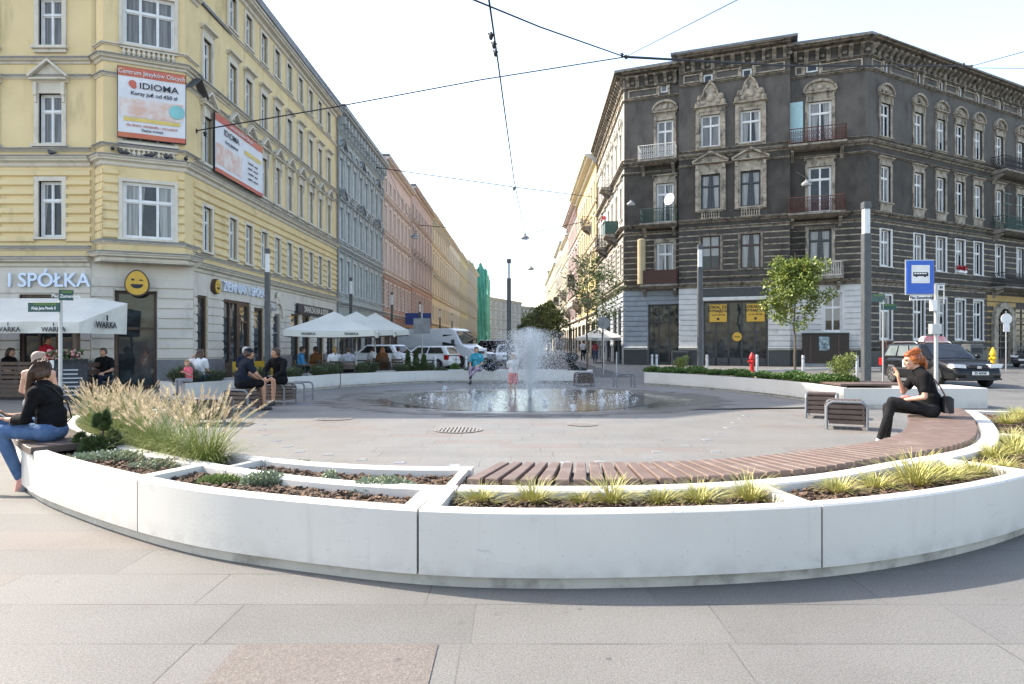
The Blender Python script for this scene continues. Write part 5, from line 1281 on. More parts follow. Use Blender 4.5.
# ---------------------------------------------------------------- lamp posts
M_post = mat('charcoal_post', (.055,.06,.065), (.075,.08,.085), 4, rough=.45); M_tube = mat('lamp_tube', (.62,.64,.65), (.55,.57,.58), 6, rough=.25)
def lamp_post(label, q, h, r):
    t = thing('street_lamp', label, 'street lamp', q, 0, 'square charcoal street lamps')
    mb = MB(); mb.bbox(-r,r,-r,r,0,h*.83,.01); mb.bbox(-r*1.02,r*1.02,-r*1.02,r*1.02,h*.965,h,.01)
    mb.build('pole', M_post, t)
    MB().bbox(-r*.8,r*.8,-r*.8,r*.8,h*.83+.002,h*.963,.006).build('light_tube', M_tube, t)
    mb = MB(); mb.bbox(-r*1.7,r*1.7,-r*1.7,r*1.7,0,.03,.006); mb.box(-r*1.03,-r*1.015,-r*.5,r*.5,.6,.95); mb.build('base_plate', M_post, t)
q = G(866,388); lamp_post('tall charcoal street lamp rising behind the right planter shrubs', q, 6.05, .115)
lamp_post('charcoal street lamp in front of the yellow notices shop', Vector(((700-512)/F*30.5,30.5,0)), 5.95, .105)
lamp_post('charcoal street lamp in the middle of the street beyond the fountain', Vector(((509-512)/F*34,34,0)), 5.75, .11)
for x, d, h, lab in [(267.5,22.3,4.6,'charcoal street lamp by the cafe door of the yellow house'), (351,33.4,4.75,'charcoal street lamp behind the cafe parasols'), (392,44.5,4.9,'charcoal street lamp left of the white van'), (420,56,5,'charcoal street lamp above the white van'), (440,71,5.2,'charcoal street lamp far down the left pavement, before the last'), (452,86,5.4,'charcoal street lamp farthest down the left pavement')]:
    lamp_post(lab, Vector(((x-512)/F*d, d, 0)), h, .075)

# ---------------------------------------------------------------- overhead wires and hanging lamps
M_wire = mat('wire_black', (.015,.015,.017), rough=.6)
def wire(label, pts, r, lumps=(), sag=0.0):
    A = [P(*p) for p in pts]; B = []
    for a, b in zip(A, A[1:]):
        n = 10
        for i in range(n): t_ = i/n; B.append(lerp(a, b, t_) - Vector((0,0,sag*4*t_*(1-t_)*(b-a).length)))
    B.append(A[-1]); base = B[0]; t = thing('overhead_wire', label, 'cable', base)
    MB().tube([p-base for p in B], r, 5).build('cable', M_wire, t)
    if lumps:
        mb = MB()
        for l in lumps: c = P(*l)-base; mb.ell(c, (.05,.07,.09), 8, 6); mb.tube([c+Vector((-.07,0,.05)), c+Vector((.07,0,.02))], .018, 5)
        mb.build('insulator', M_wire, t)
    return t
J = (625,57,24)
wire('thick black cable from the top of the sky down to the wire crossing', [(440,-14,13), (540,27,18.5), J], .022)
wire('black cable from the wire crossing to the dark tenement eave', [J, (790,66,33), (972,66,44.3)], .048, [(626,57,23.9),(622,55,23.9)])
wire('thin black cable from the yellow house wall across the sky to the wire crossing', [(195,131,22.1), (335,107,21), (480,80,22), J], .021, [(196,131,22.0),(205,134,21.8)])
wire('thin grey wire rising right from the wire crossing to the top edge', [J, (745,-4,15)], .012)
wire('short thin wire from the crossing down to the tenement frieze', [J, (648,75,46.5)], .008)
wire('thin wire from the tenement eave out of the picture at right', [(972,66,44.0), (1030,50,38)], .024, [(972,66,43.9),(964,64,44.2)])
wire('second thin wire from the tenement eave, level, out at right', [(976,68,44.0), (1040,68.5,48)], .022)
wire('long wire over the middle of the street carrying the hanging lamps', [(486,-20,11), (497,55,16), (514,180,28), (525,234,42), (530,262,60), (531,292,95)], .02, [(491,36,14.3),(494,45,15),(495.5,53,15.8),(514,189,29)])
wire('thin cross wire between the second houses of the street', [(372,167,48), (514,187,50), (592,197,60)], .034)
wire('thin cross wire at the first hanging lamp', [(418,225,68), (525,234,62), (583,222,66)], .034)
wire('thin cross wire low over the far street', [(386,165,52),(415,231,44)], .012)
def hang_lamp(label, x, y, d, s=1.0, c=None):
    q = P(x, y, d); t = thing('hanging_lamp', label, 'hanging lamp', q, 0, 'street lamps hung on wires'); t.scale = (s,)*3
    MB().lathe([(.36,-.02),(.34,.04),(.2,.16),(.1,.22),(.08,.3)], (0,0,0), 16).build('shade', M_lead, t, smooth=True)
    MB().lathe([(.30,-.10),(.33,-.025)], (0,0,0), 16).build('diffuser', M_tube, t)
    MB().tube([(0,0,.3),(0,0,.5)], .03, 6).build('hook', M_wire, t)
hang_lamp('hanging street lamp nearest over the street, high in the middle', 525, 238, 42, .8); hang_lamp('hanging street lamp second down the street wire', 531, 269, 62, .9)
hang_lamp('hanging street lamp against the grey rose house', 415, 237, 44, .8); hang_lamp('hanging street lamp before the upper dark wall of the tenement', 806.5, 184, 40, .85); hang_lamp('hanging street lamp at the left bay of the tenement', 631, 204, 44, .8)
wire('short wire holding the lamp before the upper dark wall', [(790,168,45),(806.5,178,40)], .012)

# ---------------------------------------------------------------- cafe: big white awning and terrace on the left
M_canvas = mat('white_canvas', (.60,.585,.53), (.55,.535,.485), 1.5, rough=.8, bump=.15, bscale=5, dirt=((.46,.46,.44), 2, .6, .8, (1,1,1)))
t = thing('cafe_awning', 'large white canvas awning over the cafe terrace on the left', 'awning', (-11.6, 17.9, 0))
b = t.location; mb = MB()
z0, z1, zr = 1.98, 2.58, 2.72; xl = -26
Aw = lambda x, y, z: (x-b.x, y-b.y, z)
n = 22
def sagx(i): return .035*math.sin(i*1.9)
for i in range(n):
    x0, x1 = lerp(xl,-10.95,i/n), lerp(xl,-10.95,(i+1)/n)
    f0, f1 = min(0,0)+z0+.02*math.sin(i*1.3), z0+.02*math.sin((i+1)*1.3)
    k0, k1 = min(x0,-11.75), min(x1,-11.75)
    mb.poly([Aw(x0,17,f0),Aw(x1,17,f1),Aw(k1,19.0,zr),Aw(k0,19.0,zr)])
mb.poly([Aw(-10.95,17,z0+.02*math.sin(n*1.3)),Aw(-10.9,19.05,z1),Aw(-11.75,19.0,zr)])
mb.build('canopy', M_canvas, t)
mb = MB(); zb = 1.70
for i in range(n):
    x0, x1 = lerp(xl,-10.95,i/n), lerp(xl,-10.95,(i+1)/n); w = lambda k: .03*math.sin(k*2.3)
    mb.poly([Aw(x0,17+w(i),zb),Aw(x1,17+w(i+1),zb),Aw(x1,17,z0+.02*math.sin((i+1)*1.3)),Aw(x0,17,z0+.02*math.sin(i*1.3))])
for i in range(6):
    y0, y1 = lerp(17,19.05,i/6), lerp(17,19.05,(i+1)/6); w = lambda k: .035*math.sin(k*1.7)
    X0 = lambda y: -10.95+.05*(y-17)/2.05
    tz = lambda y: lerp(z0+.02*math.sin(n*1.3), z1, (y-17)/2.05)
    mb.poly([Aw(X0(y0)+w(i),y0,zb-.0),Aw(X0(y1)+w(i+1),y1,zb-.0),Aw(X0(y1),y1,tz(y1)),Aw(X0(y0),y0,tz(y0))])
mb.build('valance', M_canvas, t)
mb = MB()
for x in (-11.15, -14.5, -18, -21.5):
    for y in (17.3, 18.9): mb.tube([Aw(x,y,0),Aw(x,y,z0+.1)], .035, 8)
mb.build('poles', M_wood, t)
for x in (53.5, 8): 
    q = Vector(((x-512)/F*16.94, 16.94, 1.79)); text('lettering', 'WARKA', .17, M_ink, t, q-b, 0, .004, .003); MB().box(q.x-b.x-.012,q.x-b.x+.012,q.y-b.y-.004,q.y-b.y,1.88,1.97).build('emblem', M_ink, t)
q = Vector((-10.86, 18.0, 1.93)); text('lettering', 'WARKA', .24, M_ink, t, q-b, RD(90)-.03, .004, .006)
MB().tube([(q.x-b.x+.02,q.y-b.y,2.05),(q.x-b.x+.02,q.y-b.y,2.2)], .02, 6).build('emblem', M_ink, t)
# terrace fence of dark slats
t = thing('terrace_fence', 'dark brown slatted fence along the cafe terrace under the awning', 'fence', (-14, 17.1, 0))
mb = MB()
for k in range(8): mb.box(-12, 2.95, -.02, .02, .08+k*.115, .165+k*.115)
for k in range(5): mb.box(2.95, 2.99, 0, 1.7, .08+k*.115*1.6, .2+k*.115*1.6)
mb.build('slats', M_wood, t)
for x in (-8, -5, -2.2, .3, 2.9): MB().box(x-.05,x+.05,-.05,.05,0,1.12 if x < 2 else 1.75).build('post', M_wood, t)
t = thing('window_box', 'white flower box of pink flowers hung on the dark terrace fence', 'flower box', (-11.3, 17.0, .82)); MB().bbox(-.32,.32,-.13,.1,0,.2,.015).build('trough', M_white, t)
M_leafd = mat('dark_leaves', (.035,.075,.02), (.06,.11,.03), 20, rough=.6); M_pinkf = mat('pink_flowers', (.5,.12,.18), (.55,.3,.3), 20, rough=.6)
mb = MB(); m2 = MB()
for _ in range(120):
    (mb if random.random() < .7 else m2).ell((random.uniform(-.38,.38), random.uniform(-.15,.15), random.uniform(.17,.45)), random.uniform(.025,.05), 5, 4)
mb.build('leaves', M_leafd, t); m2.build('flowers', M_pinkf, t)
M_chalk = mat('chalk_board', (.02,.022,.025), (.06,.065,.075), 14, rough=.7, lohi=(.55,.75))
q = G(69, 404); t = thing('menu_board', 'black chalk menu board leaning by the terrace fence', 'menu board', (q.x, q.y, 0), .35)
MB().prism([(-.35,.02),(.35,.02),(.35,1.0),(-.35,1.0)], -.02, .02, 'y', 0, Matrix.Rotation(RD(-12),4,'X')).build('front_board', M_chalk, t)
MB().prism([(-.35,.02),(.35,.02),(.35,1.0),(-.35,1.0)], .38, .42, 'y', 0, Matrix.Rotation(RD(12),4,'X')).build('rear_board', M_chalk, t)
M_scr = mat('chalk_writing', (.4,.42,.45), rough=.8)
mb = MB()
for k in range(7):
    w = random.uniform(.12,.27); mb.box(-w,w,-.024,-.021,.2+k*.1,.23+k*.1, 0, Matrix.Rotation(RD(-12),4,'X'))
mb.build('writing', M_scr, t)

# ---------------------------------------------------------------- white parasols
def parasol(label, q, w, zv, za, rot=0.0, group='white cafe parasols', post=None, tilt=0):
    t = thing('cafe_parasol', label, 'parasol', q, rot, group); n = 6
    mb = MB(); ring = []
    for s in range(4):
        a = Vector(((-1,1,1,-1)[s]*w, (-1,-1,1,1)[s]*w, 0)); b2 = Vector(((-1,1,1,-1)[(s+1)%4]*w, (-1,-1,1,1)[(s+1)%4]*w, 0))
        for i in range(n): p = lerp(a, b2, i/n); ring.append((p.x, p.y, zv-.05*math.sin(math.pi*i/n)))
    N_ = len(ring); mid = [(x*.5, y*.5, lerp(z, za, .5)-.04) for x, y, z in ring]
    vs = ring+mid+[(0,0,za)]; mb.add(vs, [(i,(i+1)%N_,N_+(i+1)%N_,N_+i) for i in range(N_)]+[(N_+i,N_+(i+1)%N_,2*N_) for i in range(N_)])
    mb.build('canopy', M_canvas, t)
    mb = MB(); low = [(x*1.005+.01*math.sin(i*2.1), y*1.005, z-.22) for i, (x,y,z) in enumerate(ring)]
    mb.add(ring+low, [(i,N_+i,N_+(i+1)%N_,(i+1)%N_) for i in range(N_)]); mb.build('valance', M_canvas, t)
    mb = MB(); mb.tube([(0,0,0),(0,0,za-.02)], .035, 8); mb.build('pole', M_white, t)
    mb = MB()
    for i in range(0, N_, 3): mb.tube([(0,0,za-.08),(ring[i][0],ring[i][1],ring[i][2]-.02)], .012, 4)
    mb.build('ribs', M_lead, t); MB().bbox(-.3,.3,-.3,.3,0,.09,.02).build('foot', M_lead, t)
    for x in (-w*.45, w*.5):
        text('lettering', 'WARKA', .13, M_ink, t, (x,-w*1.005-.02,zv-.15), 0, .003, .002)
    return t
parasol('white square cafe parasol nearest the yellow house, front one', Vector((-6.45,24.4,0)), 1.5, 1.93, 2.62, RD(8))
parasol('white square cafe parasol in the middle, half hidden by the front one', Vector((-6.3,27.2,0)), 1.5, 2.0, 2.76, RD(8))
parasol('white square cafe parasol at the back beside the white van', Vector((-6.15,30.2,0)), 1.5, 2.05, 2.85, RD(8))
parasol('small beige parasol down the right pavement behind the spray', Vector(((600-512)/F*52,52,0)), 1.6, 2.0, 2.75, RD(4), 'beige street parasols')
M_table = mat('table_top', (.16,.10,.06), (.12,.075,.045), 6, rough=.4)
def table(label, q, r=.38):
    t = thing('cafe_table', label, 'table', q); MB().lathe([(r,.70),(r,.73)], (0,0,0), 18).build('top', M_table, t); MB().tube([(0,0,.02),(0,0,.70)], .03, 8).build('leg', M_post, t); MB().lathe([(.22,0),(.22,.02)], (0,0,0), 14).build('foot', M_post, t)
table('round cafe table between the man in blue and the terrace grasses', Vector((-7.2,23.4,0))); table('round cafe table by the woman in a white top', Vector((-6.0,23.7,0))); table('round cafe table under the rear parasol', Vector((-5.0,27.4,0)))
def chair(label, q, rot):
    t = thing('cafe_chair', label, 'chair', q, rot, 'dark cafe chairs under the parasols')
    MB().bbox(-.22,.22,-.22,.22,.43,.47,.01).build('seat', M_wood, t); mb = MB()
    for k in range(3): mb.bbox(-.21,.21,.205,.225,.58+k*.1,.65+k*.1,.004)
    mb.build('backrest', M_wood, t)
    for sx_ in (-1,1):
        for sy in (-1,1): MB().tube([(sx_*.2,sy*.2,0),(sx_*.2,sy*.2,.44 if sy < 0 else .88)], .016, 6).build('leg', M_post, t)
M_crate = mat('yellow_panel', (.55,.33,.03), (.5,.3,.03), 5, rough=.6)
t = thing('terrace_screen', 'yellow canvas screen beside the cafe tables of the yellow house', 'screen', (-9.2,24.2,0), RD(70)); MB().box(-1.2,1.2,-.02,.02,.12,.82).build('panel', M_crate, t)
for x in (-1.2,1.2): MB().tube([(x,0,0),(x,0,.86)], .02, 6).build('post', M_post, t)

# ---------------------------------------------------------------- signs on posts
M_sblue = mat('sign_blue', (.015,.10,.46), (.012,.09,.42), 3, rough=.35); M_sgreen = mat('sign_green', (.012,.06,.06), (.018,.075,.06), 5, rough=.4); M_steelw = mat('galvanised_post', (.42,.43,.44), (.36,.37,.38), 10, rough=.4, metal=.4)
q = G(936, 409); D = q.y; t = thing('bus_stop_sign', 'tall blue and white bus stop sign beside the black estate car', 'bus stop sign', (q.x, q.y, 0))
sc = D/F; zz = lambda y: CH+(HY-y)*sc; xx = lambda x: (x-512)*sc - q.x
MB().tube([(0,0,0),(0,0,zz(284))], .042, 10).build('pole', M_steelw, t)
o = MB().bbox(xx(905),xx(932),-.075,-.05,zz(294),zz(261),.004).build('panel', M_sblue, t)
MB().box(xx(909.5),xx(927.5),-.079,-.0752,zz(283.5),zz(265.5)).build('white_field', M_white, o)
mb = MB(); x0, x1, y0 = xx(911), xx(926), zz(276.5); w = x1-x0
mb.prism([(x0,y0-.0),(x1,y0),(x1,y0+w*.17),(x1-w*.04,y0+w*.26),(x0,y0+w*.26)], -.083, -.0795, 'y')
for cx in (.22,.78): mb.prism([(x0+w*cx+w*.07*math.cos(a), y0+w*.07*math.sin(a)) for a in [2*math.pi*i/12 for i in range(12)]], -.0845, -.0795, 'y')
mb.build('bus_symbol', M_ink, o)
mb = MB()
for k in range(5): mb.box(x0+w*(.06+.17*k), x0+w*(.19+.17*k), -.0865, -.0832, y0+w*.13, y0+w*.21)
mb.build('bus_windows', M_white, o)
MB().box(xx(904.3),xx(932.7),-.0485,-.02,zz(295),zz(260)).build('backing', M_steelw, t)
o = MB().box(xx(908),xx(930),-.075,-.05,zz(300.5),zz(295.5)).build('name_plate', M_white, t); text('lettering', 'Plac Zamenhofa', .075, M_ink, o, ((xx(908)+xx(930))/2,-.078,zz(298)), 0, .003, .002)
mb = MB(); mb.tube([(0,0,zz(284)),(xx(945),0,zz(284))], .02, 6); mb.tube([(xx(944),0,zz(284)),(xx(944),0,zz(304))], .012, 6); mb.tube([(0,0,zz(304)),(xx(944),0,zz(304))], .012, 6); mb.build('frame', M_steelw, t)
o = MB().box(xx(937),xx(943.5),-.03,-.01,zz(290),zz(285)).build('line_plate', M_white, t); text('lettering', '53', .075, M_ink, o, ((xx(937)+xx(943.5))/2,-.034,zz(287.5)), 0, .003, .003)
MB().bbox(xx(929),xx(934),-.12,.0,zz(311),zz(300),.01).build('timetable', M_white, t); MB().bbox(xx(928),xx(938),-.14,.0,zz(334),zz(324),.01).build('timetable', M_steelw, t)
def street_sign(label, x, y, plates, top, base_r=.03):
    q = G(x, y); t = thing('street_sign', label, 'street sign', q); s = q.y/F
    MB().tube([(0,0,0),(0,0,CH+(HY-top)*s)], base_r, 8).build('pole', M_steelw, t)
    for (x0,y0,x1,y1,body,rot) in plates:
        w, h = (x1-x0)*s, (y1-y0)*s; o = link('name_plate', MB().bbox(-w/2,w/2,-.012,.012,-h/2,h/2,.004).mesh('name_plate', M_sgreen), t, (((x0+x1)/2-x)*s, -.05, CH+(HY-(y0+y1)/2)*s), rot)
        MB().box(-w*.3,w*.4,-.0145,-.0122,h*.2,h*.42).build('stripe', mat('sign_lime', (.08,.16,.035), rough=.4), o)
        if body: text('lettering', body, h*.42, M_white, o, (0,-.016,-h*.12), 0, .003, .002, .85)
    return t
street_sign('street name post with green and blue plates in front of the white awning', 60.5, 415, [(30,302.5,61.5,312,'Aleja Jana Pawła II',0),(61.5,290,74,300.5,'Plac Zamenhofa',.5)], 290, .035)
t = street_sign('street name post with two plates by the right corner of the tenement', 883, 384, [(868,294,886,302,'',.3),(881,304,895,310,'',-.2)], 300, .03)
def round_sign(label, x, y, top, plates, r=.022):
    q = G(x, y); t = thing('traffic_sign', label, 'traffic sign', q); s = q.y/F; zt = CH+(HY-top)*s
    MB().tube([(0,0,0),(0,0,zt)], r*1.3, 8).build('pole', M_steelw, t)
    for (kind, yc, w, h, m) in plates:
        z = CH+(HY-yc)*s
        if kind == 'box': MB().bbox(-w/2,w/2,-.05,-.03,z-h/2,z+h/2,.003).build('plate', m, t)
        else: MB().lathe([(w/2,-.012),(w/2,.012)], (0,0,0), 20, 0, Matrix.Translation((0,-.04,z)) @ Matrix.Rotation(RD(90),4,'X')).build('plate', m, t)
round_sign('back of a grey square traffic sign on a thin post before the white van', 422, 375, 305, [('box',326,.78,.72,M_lead)])
round_sign('thin traffic sign post with small white plates near the yellow bollard', 1006, 371, 311, [('round',319,.6,.6,M_white),('box',328,.35,.4,M_white)])
round_sign('thin sign post with a grey round sign in the right street', 603.5, 374, 316, [('round',323,.6,.6,M_lead)])
round_sign('low steel barrier post with a small plate by the tenement corner', 616.5, 378, 352, [])
def bollard(label, x, y, h=.95, m=None, r=.06, group='steel bollards by the pavement'):
    q = G(x, y); t = thing('bollard', label, 'bollard', q, 0, group); MB().lathe([(r,0),(r,h-.03),(r*.8,h)], (0,0,0), 14).build('post', m or M_steelw, t, smooth=True); MB().lathe([(r*1.02,h*.82),(r*1.02,h*.86)], (0,0,0), 14).build('band', M_lead, t)
for x, y, lab in [(652,374,'steel bollard left of a close pair by the glass entrance'), (656.5,374,'steel bollard right of a close pair by the glass entrance'), (757,375,'steel bollard right behind the red hydrant'), (803,377,'steel bollard under the young tree'), (857,377,'steel bollard beside the tall lamp behind the planter'), (973,372.5,'steel bollard behind the bonnet of the black estate car'),
        (435,380.5,'bollard beside the woman in turquoise, in front of the white van'), (457,379,'bollard nearest the woman in turquoise, before the van wheel'), (466,378.5,'bollard immediately left of the seated woman in turquoise'), (707,375,'steel bollard beside the lamp before the shopfront')]:
    bollard(lab, x, y)
M_hred = mat('hydrant_red', (.50,.02,.02), (.42,.015,.015), 8, rough=.5); M_hyel = mat('hydrant_yellow', (.75,.45,.02), (.66,.39,.02), 8, rough=.5)
def hydrant(label, q, m, h=1.0):
    t = thing('hydrant', label, 'hydrant', q, 0, None); k = h
    MB().lathe([(.16,0),(.16,.05),(.11,.07),(.11,.66*k),(.15,.68*k),(.15,.74*k),(.12,.86*k),(.05,.97*k),(.03,1.02*k)], (0,0,0), 16).build('barrel', m, t, smooth=True)
    mb = MB(); mb.tube([(-.2,0,.55*k),(.2,0,.55*k)], .05, 10); mb.tube([(0,0,.55*k),(0,-.18,.55*k)], .06, 10); mb.build('outlets', m, t)
hydrant('red hydrant in front of the dark shopfront', G(752,372), M_hred); hydrant('yellow hydrant at the far right by the road', G(993,371), M_hyel, 1.25)
q = G(965,372.5); t = thing('litter_bin', 'grey cylindrical litter bin pair by the road behind the black car', 'bin', q); mb = MB(); mb.lathe([(.32,.06),(.34,.1),(.34,1.2),(.3,1.24)], (-.35,0,0), 18); mb.build('cylinder', M_steelw, t, smooth=True); MB().bbox(.02,.72,-.35,.35,.05,1.45,.03).build('body', M_post, t); MB().box(.1,.64,-.356,-.345,1.0,1.25).build('slot', M_ink, t)
t = thing('planter_tub', 'dark square planter tub by the right wall of the tenement', 'planter tub', P(896,339,41)*1.0); t.location.z = 0; mb = MB(); mb.prism([(-.75,-.35),(.75,-.35),(.75,.35),(-.75,.35)], .25, 1.55); mb.build('tub', M_wick, t); MB().box(-.8,.8,-.4,.4,1.55,1.68).build('rim', M_owood, t); MB().box(-.6,.6,-.3,.3,0,.25).build('base', M_dwood, t)
# ---------------------------------------------------------------- vehicles
M_cglass = mat('car_glass', (.012,.015,.018), (.02,.024,.028), 2, rough=.03, spec=.6)
M_cglassl = mat('car_glass_pale', (.10,.13,.14), (.14,.17,.18), 2, rough=.03, spec=.6)
M_tyre = mat('tyre_rubber', (.02,.02,.02), (.03,.03,.03), 9, rough=.85); M_rim = mat('alloy_rim', (.5,.5,.51), (.42,.42,.43), 9, rough=.3, metal=.7)
M_trim = mat('black_plastic', (.02,.02,.022), (.03,.03,.032), 9, rough=.6); M_hl = mat('headlight_glass', (.75,.76,.77), (.5,.52,.54), 25, rough=.08, spec=.7); M_tl = mat('tail_light', (.45,.01,.01), (.3,.008,.008), 15, rough=.15)
def paint(name, c, rough=.25): return mat('car_paint_'+name, c, tuple(x*.93 for x in c), 2, rough=rough, coat=.08, spec=.3)
_wh = {}
def wheel(r, w):
    if (r, w) in _wh: return _wh[(r, w)]
    X = Matrix.Rotation(RD(90), 4, 'Y')
    ty = MB(); ty.lathe([(r*.62,-w/2),(r*.93,-w/2),(r,-w*.36),(r,w*.36),(r*.93,w/2),(r*.62,w/2)], (0,0,0), 26, 0, X)
    rm = MB(); rm.lathe([(r*.16,-w*.44),(r*.66,-w*.3),(r*.66,w*.3),(r*.16,w*.44)], (0,0,0), 22, 0, X)
    for k in range(7):
        a = 2*math.pi*k/7
        for s in (-1,1): rm.prism([(-.022,r*.14),(.022,r*.14),(.034,r*.64),(-.034,r*.64)], min(s*w*.40,s*w*.5), max(s*w*.40,s*w*.5), 'x', 0, Matrix.Rotation(a,4,'X'))
    dk = MB(); dk.lathe([(.01,-w*.41),(r*.63,-w*.405),(r*.63,w*.405),(.01,w*.41)], (0,0,0), 20, 0, X)
    _wh[(r,w)] = (ty.mesh('tyre', M_tyre, True), rm.mesh('rim', M_rim, True), dk.mesh('hub', M_trim)); return _wh[(r,w)]
def car(label, q, head, pm, L=4.6, w=.88, hb=.93, hr=1.46, cab=(-2.15,-1.75,.15,.95), hood=.98, trunk=None, wb=2.7, r=.32, cat='car', name='parked_car', glass=None, rails=False, plate='', nwin=3, dark_trim=False, group=None, roofw=.62, lights_up=.0):
    head = Vector((head[0], head[1], 0)).normalized(); rot = math.atan2(-head.x, head.y)
    t = thing(name, label, cat, q, rot, group); gl = glass or M_cglass
    yr, yf = -L/2, L/2; cD, cR, cF, cA = cab
    st = [(yr,.34,.62,w*.80),(yr+.05,.27,hb*.86,w*.90),(yr+.22,.22,hb*.97,w*.97),(yr+.7,.2,hb,w),(cD+.9 if cD+.9 < 0 else 0,.19,hb,w),(cA-.6,.19,hb*.985,w),(cA,.19,hb*.975,w),(cA+.5,.2,hb*.94,w*.985),(yf-.45,.22,hb*.84,w*.95),(yf-.15,.25,hb*.74,w*.88),(yf-.03,.3,hb*.62,w*.79),(yf,.36,hb*.5,w*.74)]
    mb = MB(); vs = []; k = 0
    for y, zl, zb, ww in sorted(st):
        h = zb-zl; half = [(0,zl),(ww*.86,zl),(ww*.97,zl+h*.14),(ww*.995,zl+h*.40),(ww,zl+h*.58),(ww*.985,zl+h*.80),(ww*.93,zl+h*.955),(ww*.80,zl+h*1.0),(0,zl+h*1.03)]
        ring = half + [(-x, z) for x, z in reversed(half[1:-1])]; k = len(ring); vs += [(x, y, z) for x, z in ring]
    n = len(st); fs = [(i*k+j, i*k+(j+1) % k, (i+1)*k+(j+1) % k, (i+1)*k+j) for i in range(n-1) for j in range(k)] + [tuple(range(k)), tuple((n-1)*k+j for j in range(k-1,-1,-1))]
    mb.add(vs, fs); body = mb.build('body', pm, t, smooth=True)
    w0, w1 = w*.93, w*.93*roofw/.62*.80
    def side(y, z, s, out=0.0):
        f = (z-hb)/(hr-hb); return (s*(lerp(w0, w1, f)+out), y, z)
    def ye(f, rear): return lerp(cD, cR, f) if rear else lerp(cA, cF, f)
    mb = MB(); rows = [0,.5,.82,.95,1.0]; vs = []; cols = 8
    for f in rows:
        z = lerp(hb-.03, hr, f); a, b = ye(f, True), ye(f, False); hw = lerp(w0, w1, f) * (1 if f < .9 else (.97 if f < 1 else .88))
        if f == 1.0: a += .06; b -= .06
        pr = [(-hw,a+.05),(-hw*.9,a),(hw*.9,a),(hw,a+.05),(hw,b-.12),(hw*.86,b),(-hw*.86,b),(-hw,b-.12)]
        vs += [(x, y, z) for x, y in pr]
    fs = [(i*8+j, i*8+(j+1) % 8, (i+1)*8+(j+1) % 8, (i+1)*8+j) for i in range(4) for j in range(8)] + [tuple(32+j for j in range(8))]
    mb.add(vs, fs); mb.build('cabin', pm, t, smooth=True)
    for s in (-1, 1):
        mb = MB(); f0, f1 = .10, .84
        y0a, y0b = ye(f0, True)+.22, ye(f0, False)-.30; y1a, y1b = ye(f1, True)+.20, ye(f1, False)-.17
        for i in range(nwin):
            a, b = (i+.0)/nwin, (i+1.0)/nwin; g = .05/ max(.5,(y0b-y0a))
            pts = [side(lerp(y0a,y0b,a+g), lerp(hb,hr,f0), s, .012), side(lerp(y0a,y0b,b-g), lerp(hb,hr,f0), s, .012), side(lerp(y1a,y1b,b-g), lerp(hb,hr,f1), s, .012), side(lerp(y1a,y1b,a+g), lerp(hb,hr,f1), s, .012)]
            mb.poly(pts if s < 0 else pts[::-1])
        mb.build('side_window', gl, t)
    mb = MB(); pts = []
    def fr(f, rear, k, out): hw = lerp(w0, w1, f)*.80; y = ye(f, rear); return (k*hw, y+(out if not rear else -out), lerp(hb-.03, hr, f))
    MB().poly([fr(.08,False,-1,.02),fr(.08,False,1,.02),fr(.9,False,1,.02),fr(.9,False,-1,.02)]).build('windscreen', gl if glass is None else M_cglass, t)
    MB().poly([fr(.12,True,1,.02),fr(.12,True,-1,.02),fr(.86,True,-1,.02),fr(.86,True,1,.02)]).build('rear_window', gl, t)
    ty, rm, dk = wheel(r, .2)
    for y in (wb/2+.05, -wb/2+.05):
        for s in (-1, 1):
            wl = link('wheel', ty, t, (s*(w-.085), y, r)); link('rim', rm, wl); link('hub', dk, wl)
        
            a = MB(); aa = [(y+(r*1.17)*math.cos(math.pi*i/12), r+(r*1.15)*math.sin(math.pi*i/12)) for i in range(13)]
            a.prism(aa, min(s*(w*.80), s*(w+.003)), max(s*(w*.80), s*(w+.003)), 'x'); a.build('wheel_arch', M_trim, t)
    zf = hb*.70+lights_up
    for s in (-1, 1):
        mb = MB(); mb.prism([(s*w*.42,zf-.02),(s*w*.86,zf+.0),(s*w*.90,zf+.12),(s*w*.46,zf+.10)][::s], yf-.34, yf-.075, 'y'); mb.build('headlight', M_hl, t)
        mb = MB(); mb.bbox(min(s*w*.74,s*w*.975), max(s*w*.74,s*w*.975), yr+.035, yr+.3, hb*.66, hb*.95, .02); mb.build('tail_light', M_tl, t)
        mb = MB(); mb.ell((s*(w+.09), cA-.28, hb+.06), (.1,.07,.075), 10, 7); mb.build('mirror', M_trim if dark_trim else pm, t)
    mb = MB(); mb.bbox(-w*.36,w*.36,yf-.15,yf-.058,zf-.02,zf+.09,.01); mb.build('grille', M_trim, t)
    mb = MB(); mb.bbox(-w*.8,w*.8,yf-.1,yf+.02,.27,.33,.01); mb.bbox(-w*.5,w*.5,yf-.1,yf+.008,.34,.43,.01); mb.build('bumper', M_trim, t)
    mb = MB(); mb.bbox(-w*.86,w*.86,yr-.03,yr+.1,.36,.52,.02); mb.build('bumper', M_trim if dark_trim else pm, t)
    for y0, s in ((yf+.035, 1), (yr-.045, -1)):
        o = MB().box(-.26,.26,y0-.008,y0+.008,.43 if s > 0 else .58,.54 if s > 0 else .69).build('number_plate', M_white, t)
        if plate and s > 0: link('lettering', None) if False else text('lettering', plate, .10, M_ink, o, (0, y0+.012, .485), math.pi, .003, .003, .9)
    if rails:
        for s in (-1, 1):
            mb = MB(); x = s*w1*.86; mb.tube([(x,cR+.1,hr-.02),(x,cR+.25,hr+.05),(x,cF-.5,hr+.05),(x,cF-.35,hr-.01)], .018, 6); mb.build('roof_rail', M_rim, t)
    mb = MB()
